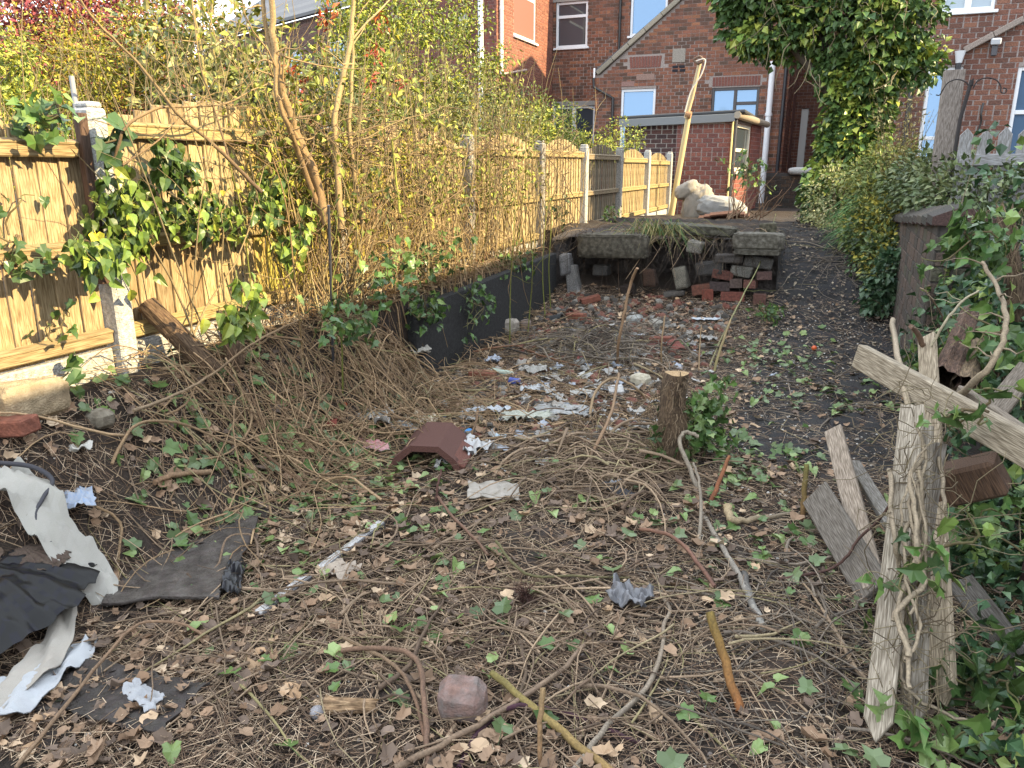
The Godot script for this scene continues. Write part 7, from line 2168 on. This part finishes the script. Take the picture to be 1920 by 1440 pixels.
		for k in 8:
			var a0 := PI * (0.1 + 0.8 * k / 8.0)
			var a1 := PI * (0.1 + 0.8 * (k + 1) / 8.0)
			var e0 := Vector3(cos(a0) * r, sin(a0) * r, 0)
			var e1 := Vector3(cos(a1) * r, sin(a1) * r, 0)
			var l := Vector3(0, 0, r * 1.1)
			m.quad(e0 - l, e1 - l, e1 + l, e0 + l, q[2]); m.quad(e1 * 0.82 - l, e0 * 0.82 - l, e0 * 0.82 + l, e1 * 0.82 + l, q[2])
			m.quad(e0 + l, e1 + l, e1 * 0.82 + l, e0 * 0.82 + l, q[2]); m.quad(e1 - l, e0 - l, e0 * 0.82 - l, e1 * 0.82 - l, q[2])
		solo("clay_shard", m.mesh(), clay, q[3], "shard", "", Transform3D(Basis(Vector3.UP, R.randf() * TAU) * Basis(Vector3(1, 0, 0), 0.3), q[0] + Vector3(0, -0.005, 0)))

func ribbon(parent: Node, called: String, pts: Array, widths: Array, off: Vector3, a: Color, b: Color, mt: Material, wave: float) -> void:
	var c := curve(pts, 7)
	var m := MB.new()
	var rows := []
	var n := c.size()
	var prev_side := Vector3.ZERO
	for i in n:
		var t := (c[mini(i + 1, n - 1)] - c[maxi(i - 1, 0)]).normalized()
		var side := t.cross(Vector3.UP).normalized()
		var f := float(i) / (n - 1) * (widths.size() - 1)
		var k := mini(int(f), widths.size() - 2)
		var w := lerpf(widths[k], widths[k + 1], f - k)
		var row := PackedVector3Array()
		for j in 7:
			var s := j / 6.0 - 0.5
			row.append(c[i] - off + side * s * w + Vector3.UP * (wave * sin(s * 9.0 + i * 0.55) + wave * 0.6 * sin(i * 1.3 + j * 2.1)))
		rows.append(row)
	var dn := Vector3(0, -0.003, 0)
	for i in n - 1:
		for j in 6:
			var cc := a.lerp(b, 0.4 + 0.2 * R.randf())
			m.quad(rows[i][j], rows[i][j + 1], rows[i + 1][j + 1], rows[i + 1][j], cc)
			m.quad(rows[i][j] + dn, rows[i + 1][j] + dn, rows[i + 1][j + 1] + dn, rows[i][j + 1] + dn, cc)
	part(called, smooth_mesh(m, 0.7), mt, parent)

# ---------------------------------------------------------------- single sticks, stubs and branches
func stick(label: String, pts: Array, r0: float, r1: float, c0: Color, c1: Color, called := "stick", side := 0) -> void:
	var base: Vector3 = pts[0]
	var p := []
	for q in pts:
		p.append(q - base)
	var c := curve(p, 5)
	for i in range(1, c.size() - 1):
		c[i] += rdir() * r0 * 0.3
	var m := MB.new()
	m.tube(c, r0, r1, 7, c0, c1, 0.08)
	for k in side:
		var a := c[R.randi_range(2, c.size() - 2)]
		m.tube(sway(a, a + Vector3(R.randfn() * 0.1, R.randf_range(0.0, 0.05), R.randfn() * 0.1), 0.02, 4), r1 * 0.6, 0.0012, 4, c1)
	var o := solo(called, m.mesh(), mat("bark", 0.9), label, "stick")
	o.position = base

func sticks() -> void:
	var tan_ := Color(0.36, 0.24, 0.13)
	var brn := Color(0.16, 0.085, 0.05)
	var gry := Color(0.30, 0.25, 0.19)
	stick("long peeled root snaking from the bank across the pit floor", [Vector3(-3.050,0.420,-5.369), Vector3(-2.918,0.300,-5.480), Vector3(-2.805,0.200,-5.471), Vector3(-2.728,0.115,-5.381), Vector3(-2.708,0.050,-5.688), Vector3(-2.417,0.080,-5.923), Vector3(-2.136,0.050,-5.818), Vector3(-1.723,0.019,-5.676)], 0.014, 0.008, Color(0.26, 0.12, 0.065), Color(0.26, 0.13, 0.07), "root")
	stick("crooked pale branch standing upright in the pit", [Vector3(-1.467,-0.001,-5.828), Vector3(-1.431,0.250,-5.684), Vector3(-1.394,0.500,-5.697), Vector3(-1.366,0.700,-5.736), Vector3(-1.306,0.820,-5.667)], 0.011, 0.012, Color(0.32, 0.2, 0.11), Color(0.40, 0.25, 0.14))
	stick("thin twig standing in the pit below the concrete kerb slab", [Vector3(-1.144,-0.001,-5.960), Vector3(-1.148,0.220,-5.944), Vector3(-1.160,0.400,-6.081)], 0.007, 0.006, tan_, tan_)
	stick("thin stalk standing beside the pit's path corner", [Vector3(-0.841,-0.001,-5.904), Vector3(-0.879,0.160,-6.132), Vector3(-0.903,0.300,-6.303)], 0.006, 0.004, tan_, tan_)
	stick("forked cane standing at the pit's path corner", [Vector3(-0.789,-0.001,-6.105), Vector3(-0.756,0.160,-6.393), Vector3(-0.676,0.420,-7.039), Vector3(-0.599,0.700,-7.996), Vector3(-0.701,0.950,-10.965)], 0.009, 0.003, Color(0.30, 0.26, 0.14), Color(0.26, 0.28, 0.1), "cane", 5)
	stick("short green-brown cane bundle at the pit's path corner", [Vector3(-0.733,-0.001,-5.948), Vector3(-0.726,0.150,-6.241), Vector3(-0.709,0.300,-6.626)], 0.012, 0.009, Color(0.26, 0.22, 0.08), Color(0.34, 0.24, 0.12), "cane")
	stick("thick forked stick lying over the stump's vines", [Vector3(-1.077,-0.000,-3.599), Vector3(-1.053,0.140,-3.902), Vector3(-1.078,0.200,-4.216), Vector3(-1.142,0.300,-4.570)], 0.011, 0.008, Color(0.3, 0.18, 0.1), Color(0.36, 0.24, 0.14))
	stick("arched pale vine springing over the white plaster lump", [Vector3(-1.291,-0.000,-4.455), Vector3(-1.315,0.120,-4.646), Vector3(-1.276,0.180,-4.821), Vector3(-1.194,0.180,-4.855), Vector3(-1.087,0.120,-4.874), Vector3(-1.035,-0.000,-4.990)], 0.01, 0.008, Color(0.4, 0.28, 0.16), tan_)
	stick("two-tone bent stick standing in front of the stump ivy", [Vector3(-0.378,-0.000,-3.004), Vector3(-0.412,0.080,-3.259), Vector3(-0.447,0.160,-3.370), Vector3(-0.483,0.220,-3.420)], 0.009, 0.006, gry, gry)
	stick("rough barked stem leaning on the stump's foot", [Vector3(-0.472,-0.001,-3.590), Vector3(-0.550,0.100,-3.704), Vector3(-0.609,0.180,-3.782), Vector3(-0.595,0.220,-3.843), Vector3(-0.528,0.200,-3.860)], 0.012, 0.01, gry, Color(0.36, 0.3, 0.22))
	stick("grey branch lying towards the chopped white twig", [Vector3(-0.447,-0.001,-3.434), Vector3(-0.296,0.029,-3.029), Vector3(-0.208,0.029,-2.827), Vector3(-0.141,0.019,-2.663), Vector3(-0.078,0.010,-2.483)], 0.01, 0.012, gry, Color(0.42, 0.39, 0.34))
	stick("red-brown split stub slanting up by the stump ivy", [Vector3(-0.404,-0.001,-3.483), Vector3(-0.379,0.080,-3.532), Vector3(-0.343,0.200,-3.630)], 0.014, 0.008, Color(0.26, 0.09, 0.045), Color(0.34, 0.14, 0.06), "cut_cane")
	stick("upright green-brown cut cane beside the dark grey board", [Vector3(0.015,-0.002,-3.470), Vector3(0.008,0.120,-3.523), Vector3(0.005,0.240,-3.551)], 0.012, 0.012, Color(0.26, 0.13, 0.05), Color(0.22, 0.2, 0.06), "cut_cane")
	stick("wet orange-brown cut cane planted upright in the mulch", [Vector3(-0.104,-0.000,-2.034), Vector3(-0.165,0.090,-2.134), Vector3(-0.228,0.200,-2.211)], 0.014, 0.014, Color(0.32, 0.12, 0.035), Color(0.24, 0.17, 0.045), "cut_cane")
	stick("thin upright cut cane before the lump of old brick", [Vector3(-0.568,-0.001,-1.598), Vector3(-0.591,0.080,-1.648), Vector3(-0.600,0.180,-1.694)], 0.007, 0.008, Color(0.22, 0.11, 0.05), Color(0.40, 0.27, 0.13), "cut_cane")
	stick("green-brown split cane lying slantwise by the lump of old brick", [Vector3(-0.827,0.049,-1.862), Vector3(-0.659,0.039,-1.779), Vector3(-0.522,0.030,-1.707), Vector3(-0.382,0.020,-1.639)], 0.011, 0.012, Color(0.24, 0.2, 0.06), Color(0.38, 0.24, 0.09), "cut_cane")
	stick("long straight grey-brown branch lying past the lump of old brick", [Vector3(-0.923,0.018,-1.440), Vector3(-0.821,0.030,-1.584), Vector3(-0.721,0.039,-1.767), Vector3(-0.643,0.030,-1.972), Vector3(-0.619,0.019,-2.149)], 0.01, 0.007, Color(0.25, 0.17, 0.11), Color(0.3, 0.21, 0.14))
	stick("dark purple bramble cane lying behind the split cane", [Vector3(-0.771,0.009,-1.513), Vector3(-0.773,0.017,-1.654), Vector3(-0.716,0.039,-1.756), Vector3(-0.588,0.019,-1.811), Vector3(-0.474,0.009,-1.809), Vector3(-0.344,0.010,-1.782)], 0.008, 0.007, Color(0.06, 0.02, 0.035), Color(0.07, 0.025, 0.035), "bramble_cane")
	stick("winding grey root lying from the mulch towards the split cane", [Vector3(-0.483,0.017,-1.611), Vector3(-0.444,0.018,-1.811), Vector3(-0.379,0.029,-1.998), Vector3(-0.367,0.029,-2.174), Vector3(-0.395,0.030,-2.356), Vector3(-0.400,0.019,-2.480), Vector3(-0.502,0.008,-2.637)], 0.009, 0.006, gry, Color(0.36, 0.28, 0.2), "root")
	stick("brown twig arching near the wood chunk", [Vector3(-1.331,0.038,-1.796), Vector3(-1.202,0.049,-1.848), Vector3(-1.072,0.058,-1.827), Vector3(-0.964,0.048,-1.680), Vector3(-0.882,0.017,-1.542), Vector3(-0.850,0.009,-1.481)], 0.008, 0.009, Color(0.22, 0.13, 0.08), Color(0.22, 0.13, 0.085), "stick")
	stick("second brown twig beside the arching one", [Vector3(-1.382,0.028,-1.871), Vector3(-1.157,0.040,-1.805), Vector3(-1.030,0.039,-1.717), Vector3(-0.907,0.020,-1.573)], 0.006, 0.006, Color(0.32, 0.22, 0.13), brn)
	stick("reddish cane slanting across the leaf litter in the yard's middle", [Vector3(-1.606,0.039,-2.995), Vector3(-1.432,0.040,-2.815), Vector3(-1.258,0.039,-2.666), Vector3(-1.158,0.029,-2.578)], 0.007, 0.006, Color(0.22, 0.12, 0.08), Color(0.24, 0.14, 0.09))
	stick("greenish cane with torn root ball", [Vector3(-1.135,0.079,-2.608), Vector3(-0.950,0.049,-2.463), Vector3(-0.788,0.040,-2.526), Vector3(-0.585,0.019,-2.634)], 0.006, 0.004, Color(0.14, 0.13, 0.05), Color(0.18, 0.15, 0.07), "cane")
	stick("brown-red cane beyond the grey branch", [Vector3(-0.637,0.029,-3.038), Vector3(-0.486,0.059,-2.965), Vector3(-0.362,0.049,-2.815), Vector3(-0.270,0.019,-2.691)], 0.008, 0.009, Color(0.26, 0.13, 0.08), Color(0.2, 0.1, 0.07))
	stick("pale broken branch with torn white end by the fallen ivy", [Vector3(-0.313,0.059,-3.350), Vector3(-0.268,0.050,-3.239), Vector3(-0.174,0.028,-3.343), Vector3(-0.022,0.018,-3.487)], 0.02, 0.008, Color(0.48, 0.36, 0.2), Color(0.3, 0.24, 0.17), "branch")
	stick("dark bramble stem looping in front of the broken picket", [Vector3(-0.050,0.019,-2.843), Vector3(0.120,0.029,-2.961), Vector3(0.190,0.100,-2.985), Vector3(0.221,0.160,-3.016), Vector3(0.297,0.300,-2.985), Vector3(0.340,0.500,-2.928)], 0.006, 0.005, Color(0.12, 0.06, 0.045), Color(0.12, 0.065, 0.05), "bramble_cane")
	stick("white chopped twig lying on the mulch", [Vector3(-0.178,0.019,-2.836), Vector3(-0.128,0.020,-2.628), Vector3(-0.076,0.009,-2.502)], 0.013, 0.014, Color(0.10, 0.09, 0.08), Color(0.44, 0.41, 0.36))
	stick("curved pale vine beside the rubber mat", [Vector3(-2.209,0.029,-2.001), Vector3(-2.091,0.039,-2.061), Vector3(-2.212,0.049,-2.257), Vector3(-2.126,0.048,-2.319), Vector3(-1.963,0.029,-2.155), Vector3(-1.861,0.008,-2.020)], 0.005, 0.005, Color(0.28, 0.19, 0.12), Color(0.26, 0.18, 0.12), "vine")
	stick("tan vine rising by the woven sack's tip", [Vector3(-2.294,0.031,-1.783), Vector3(-2.396,0.100,-1.885), Vector3(-2.474,0.200,-1.978), Vector3(-2.502,0.293,-1.908)], 0.006, 0.005, tan_, tan_, "vine")
	stick("long tan vine crossing the torn rubber matting", [Vector3(-1.851,0.018,-1.062), Vector3(-1.906,0.039,-1.234), Vector3(-1.976,0.059,-1.441), Vector3(-2.020,0.069,-1.628), Vector3(-1.899,0.060,-1.692), Vector3(-1.816,0.019,-1.709)], 0.006, 0.005, Color(0.3, 0.2, 0.12), Color(0.28, 0.17, 0.1), "vine")
	stick("big tan runner lying below the honey panels", [Vector3(-2.612,0.384,-2.093), Vector3(-2.652,0.488,-2.253), Vector3(-2.634,0.467,-2.406), Vector3(-2.603,0.409,-2.522), Vector3(-2.527,0.295,-2.662), Vector3(-2.451,0.182,-2.901), Vector3(-2.355,0.090,-3.159)], 0.007, 0.005, tan_, Color(0.32, 0.21, 0.12), "vine")
	stick("forked grey runner over the fallen ivy below the fence", [Vector3(-2.672,0.549,-2.281), Vector3(-2.661,0.558,-2.508), Vector3(-2.674,0.594,-2.761), Vector3(-2.725,0.669,-3.135), Vector3(-2.739,0.713,-3.516)], 0.008, 0.005, Color(0.34, 0.25, 0.16), tan_, "vine", 5)
	stick("dark twig standing in the litter below the honey panel", [Vector3(-2.645,0.379,-1.971), Vector3(-3.285,0.340,-2.461), Vector3(-3.360,0.500,-2.434), Vector3(-3.341,0.620,-2.333)], 0.006, 0.003, brn, Color(0.24, 0.15, 0.09))
	stick("thick reddish stem leaning near the buff stones", [Vector3(-2.595,0.318,-1.919), Vector3(-3.106,0.200,-2.390), Vector3(-3.025,0.340,-2.403)], 0.014, 0.01, Color(0.2, 0.1, 0.06), Color(0.24, 0.14, 0.09))
	stick("peeled branch lying left of the ridge tile", [Vector3(-2.531,0.267,-2.216), Vector3(-2.518,0.265,-2.320), Vector3(-2.492,0.217,-2.491)], 0.012, 0.013, Color(0.3, 0.18, 0.1), Color(0.36, 0.24, 0.14), "branch")
	stick("bent brown cane in front of the ridge tile", [Vector3(-1.603,0.020,-2.977), Vector3(-1.609,0.100,-3.014), Vector3(-1.625,0.140,-3.082)], 0.007, 0.005, Color(0.12, 0.055, 0.04), Color(0.12, 0.055, 0.04), "cane")
	var rb := MB.new()
	for k in 120:
		var d := rdir()
		rb.tube(sway(Vector3.ZERO, d * R.randf_range(0.03, 0.08), 0.012, 4), 0.0015, 0.0007, 3, rc(Color(0.07, 0.03, 0.022), Color(0.14, 0.06, 0.04)))
	var ro := solo("root_ball", rb.mesh(), mat("bark", 0.9), "dark fibrous root ball torn from the greenish cane", "roots")
	ro.position = Vector3(-0.901,0.039,-2.336)
	# dry canes and brambles on the raised yard next to the shed
	var dc := thing("dry_canes", "bundle of dry red-brown canes leaning on the raised yard before the shed's side", "canes", Vector3(-0.975,0.932,-10.000))
	var off := dc.position
	for k in 26:
		var m := MB.new()
		var a := Vector3(R.randf_range(-0.25, 0.2), 0.0, R.randf_range(-0.4, 0.4))
		m.tube(sway(a, a + Vector3(R.randf_range(-0.1, 0.45), R.randf_range(0.15, 0.85), R.randf_range(-0.2, 0.3)), 0.06, 6), 0.007, 0.003, 5, rc(Color(0.24, 0.13, 0.075), Color(0.3, 0.2, 0.12)))
		part("cane", m.mesh(), mat("bark", 0.9), dc)
	ivy_spray("bramble leaves on arching canes before the shed", Vector3(-1.066,1.431,-10.500), Vector3(0.45, 0.25, 0.3), 60, 0.08, ivy_dark + ivy_mid, Vector3(0.2, -0.2, 0.4), 9)
	# weeds on the rim
	var gt := thing("weed_tuft", "tuft of drooping dry and green grass on the rim of the retaining wall", "grass", Vector3(-1.654,0.877,-7.950))
	var g := MB.new()
	for k in 90:
		var a := Vector3(R.randfn() * 0.1, 0, R.randfn() * 0.05)
		var d := Vector3(R.randfn() * 0.15, R.randf_range(0.05, 0.18), R.randf_range(0.02, 0.16))
		var w := Vector3(0.004, 0, 0)
		var c := rc(Color(0.16, 0.17, 0.05), Color(0.32, 0.26, 0.12)) if R.randf() < 0.6 else rc(Color(0.06, 0.12, 0.04), Color(0.1, 0.16, 0.05))
		var b := a + d
		var e := b + Vector3(d.x, -R.randf_range(0.08, 0.3), d.z * 0.5)
		g.quad(a - w, a + w, b + w * 0.8, b - w * 0.8, c); g.quad(b - w * 0.8, b + w * 0.8, e + w * 0.1, e - w * 0.1, c)
	part("blades", g.mesh(), leafy("leaf_soft", 0.55, 0.35), gt)
	# soft green moss and weeds on the path's edge
	ivy_spray("low green weeds at the path corner of the rubble wall", Vector3(-0.466,0.217,-7.466), Vector3(0.18, 0.06, 0.2), 70, 0.045, ivy_mid + ivy_dark, Vector3(0, 0.3, 0.4), 9)

# ---------------------------------------------------------------- overgrown edge near the wall's end
func rw0() -> Material:
	return mats["rotten_wood"]

func right_bank() -> void:
	var gl := leafy("leaf_glossy", 0.35, 0.25)
	var dk := [Color(0.03, 0.065, 0.03), Color(0.05, 0.10, 0.045), Color(0.075, 0.13, 0.055), Color(0.022, 0.045, 0.022)]
	var lt := [Color(0.15, 0.22, 0.06), Color(0.22, 0.28, 0.08), Color(0.11, 0.17, 0.05)]
	var base := Vector3(1.1, 0.2, -4.6)
	var t := thing("ivy_mound", "mound of green ivy and weeds heaped against the garden wall's end", "ivy", base)
	var m := MB.new()
	var st := MB.new()
	for k in 520:
		var x := R.randf_range(0.55, 1.9)
		var z := R.randf_range(-5.6, -3.0)
		var top := 1.15 * ss((-z - 2.9) / 2.2) * ss((x - 0.35) / 0.45)
		var p := Vector3(x, gh(x, z) + top * R.randf_range(0.55, 1.0), z)
		clump(m, p - base, 0.09, 12, 0.065, lt if R.randf() < 0.25 else dk, Vector3(-0.2, 0.1, 0.5), 0.85, 0.3)
		if k % 3 == 0:
			st.tube(sway(Vector3(x, gh(x, z), z) - base, p - base + rdir() * 0.15, 0.1, 7), 0.005, 0.002, 4, rc(Color(0.32, 0.26, 0.16), Color(0.2, 0.15, 0.09)))
	part("foliage", m.mesh(), gl, t)
	part("stems", st.mesh(), mat("bark", 0.9), t)
	# low ivy beside the pickets
	var t2 := thing("ground_ivy", "dark ground ivy spreading beyond the upturned pickets", "ivy", Vector3(0.9, 0.05, -2.6))
	m = MB.new()
	for k in 300:
		var x := R.randf_range(0.5, 1.7)
		var z := R.randf_range(-3.6, -1.7)
		var p := ground_at(x, z, R.randf_range(0.02, 0.22 + 0.12 * ss((x - 0.5) / 0.6))) - t2.position
		clump(m, p, 0.07, 8, 0.05, dk if R.randf() < 0.85 else lt, Vector3(0, 0.3, 0.3), 0.85, 0.2)
	part("foliage", m.mesh(), gl, t2)
	var twg := MB.new()
	for k in 200:
		var x := R.randf_range(0.42, 1.5)
		var z := R.randf_range(-4.2, -1.8)
		vine(twg, Vector3(x, 0, z), R.randf_range(0.3, 0.9), 0.0045, rc(Color(0.36, 0.29, 0.19), Color(0.22, 0.16, 0.1)), R.randf_range(0.08, 0.4), R.randf() * TAU)
	part("runners", twg.mesh(), mat("bark", 0.9), t2)
	ivy_spray("broad ivy leaves above the fence rail in the corner", Vector3(0.433,0.860,-2.500), Vector3(0.16, 0.06, 0.12), 16, 0.062, ivy_dark + ivy_mid, Vector3(-0.1, -0.2, 0.7), 4)
	ivy_spray("ivy hanging over the garden wall's near end", Vector3(0.612,1.250,-4.093), Vector3(0.22, 0.14, 0.2), 110, 0.07, ivy_mid + ivy_dark, Vector3(-0.2, -0.5, 0.5), 8)
	ivy_spray("bright weeds beside the rotten post", Vector3(0.694,0.900,-3.633), Vector3(0.15, 0.14, 0.2), 46, 0.07, ivy_mid + ivy_dark, Vector3(-0.2, 0.0, 0.6), 6)
	ivy_spray("ivy leaves below the timber block", Vector3(0.619,0.300,-2.928), Vector3(0.16, 0.08, 0.16), 40, 0.065, ivy_mid + ivy_dark + ivy_pale, Vector3(-0.1, 0.1, 0.6), 6)
	ivy_spray("dark ivy in the corner beyond the pale picket", Vector3(0.569,0.098,-2.393), Vector3(0.16, 0.08, 0.2), 44, 0.075, ivy_dark, Vector3(-0.1, 0.2, 0.6), 6)
	# bare limbs
	stick("thick curving bare limb arching over the fence rail", [Vector3(0.501,0.740,-3.140), Vector3(0.555,0.860,-3.046), Vector3(0.606,0.950,-3.140), Vector3(0.632,1.020,-3.301), Vector3(0.640,1.080,-3.583), Vector3(0.604,1.160,-3.768)], 0.013, 0.008, Color(0.36, 0.28, 0.18), Color(0.30, 0.23, 0.15), "bare_limb", 8)
	stick("thin pale stem rising from the pale picket's head", [Vector3(0.425,0.840,-3.489), Vector3(0.471,0.950,-3.512), Vector3(0.526,1.020,-3.574), Vector3(0.584,1.060,-3.624)], 0.006, 0.004, Color(0.42, 0.36, 0.24), Color(0.42, 0.36, 0.24), "bare_limb", 4)
	stick("thin brown stem standing before the garden wall", [Vector3(0.610,0.700,-4.157), Vector3(0.537,0.850,-4.092), Vector3(0.432,1.000,-3.893), Vector3(0.398,1.020,-3.908)], 0.005, 0.003, Color(0.24, 0.16, 0.1), Color(0.28, 0.2, 0.13), "bare_limb", 3)
	var sa := Vector3(0.929,0.787,-4.600)
	var sb2 := Vector3(0.804,1.348,-4.600)
	var sn := thing("broken_snag", "shaggy barked broken trunk standing above the ivy mound", "snag", sa)
	part("bole", log_mesh(sa.distance_to(sb2), 0.055, 0.038, Color(0.17, 0.12, 0.08), Color(0.27, 0.2, 0.13), 8, 0.04), rw0(), sn, Transform3D(basis_along(sb2 - sa), Vector3.ZERO))
	var sh := MB.new()
	for k in 60:
		var q := (sb2 - sa) * R.randf() + Vector3(R.randfn() * 0.04, 0, 0.045)
		sh.tube(sway(q, q + Vector3(R.randfn() * 0.05, -R.randf_range(0.03, 0.14), 0.02), 0.02, 4), 0.003, 0.001, 4, rc(Color(0.3, 0.22, 0.13), Color(0.2, 0.13, 0.08)))
	part("bark_shreds", sh.mesh(), mat("bark", 0.9), sn)
	stick("peeling stub poking up behind the fence rail's end", [Vector3(0.424,0.800,-3.568), Vector3(0.375,0.880,-3.491), Vector3(0.336,0.930,-3.423)], 0.012, 0.01, Color(0.26, 0.16, 0.1), Color(0.2, 0.12, 0.08), "stub")
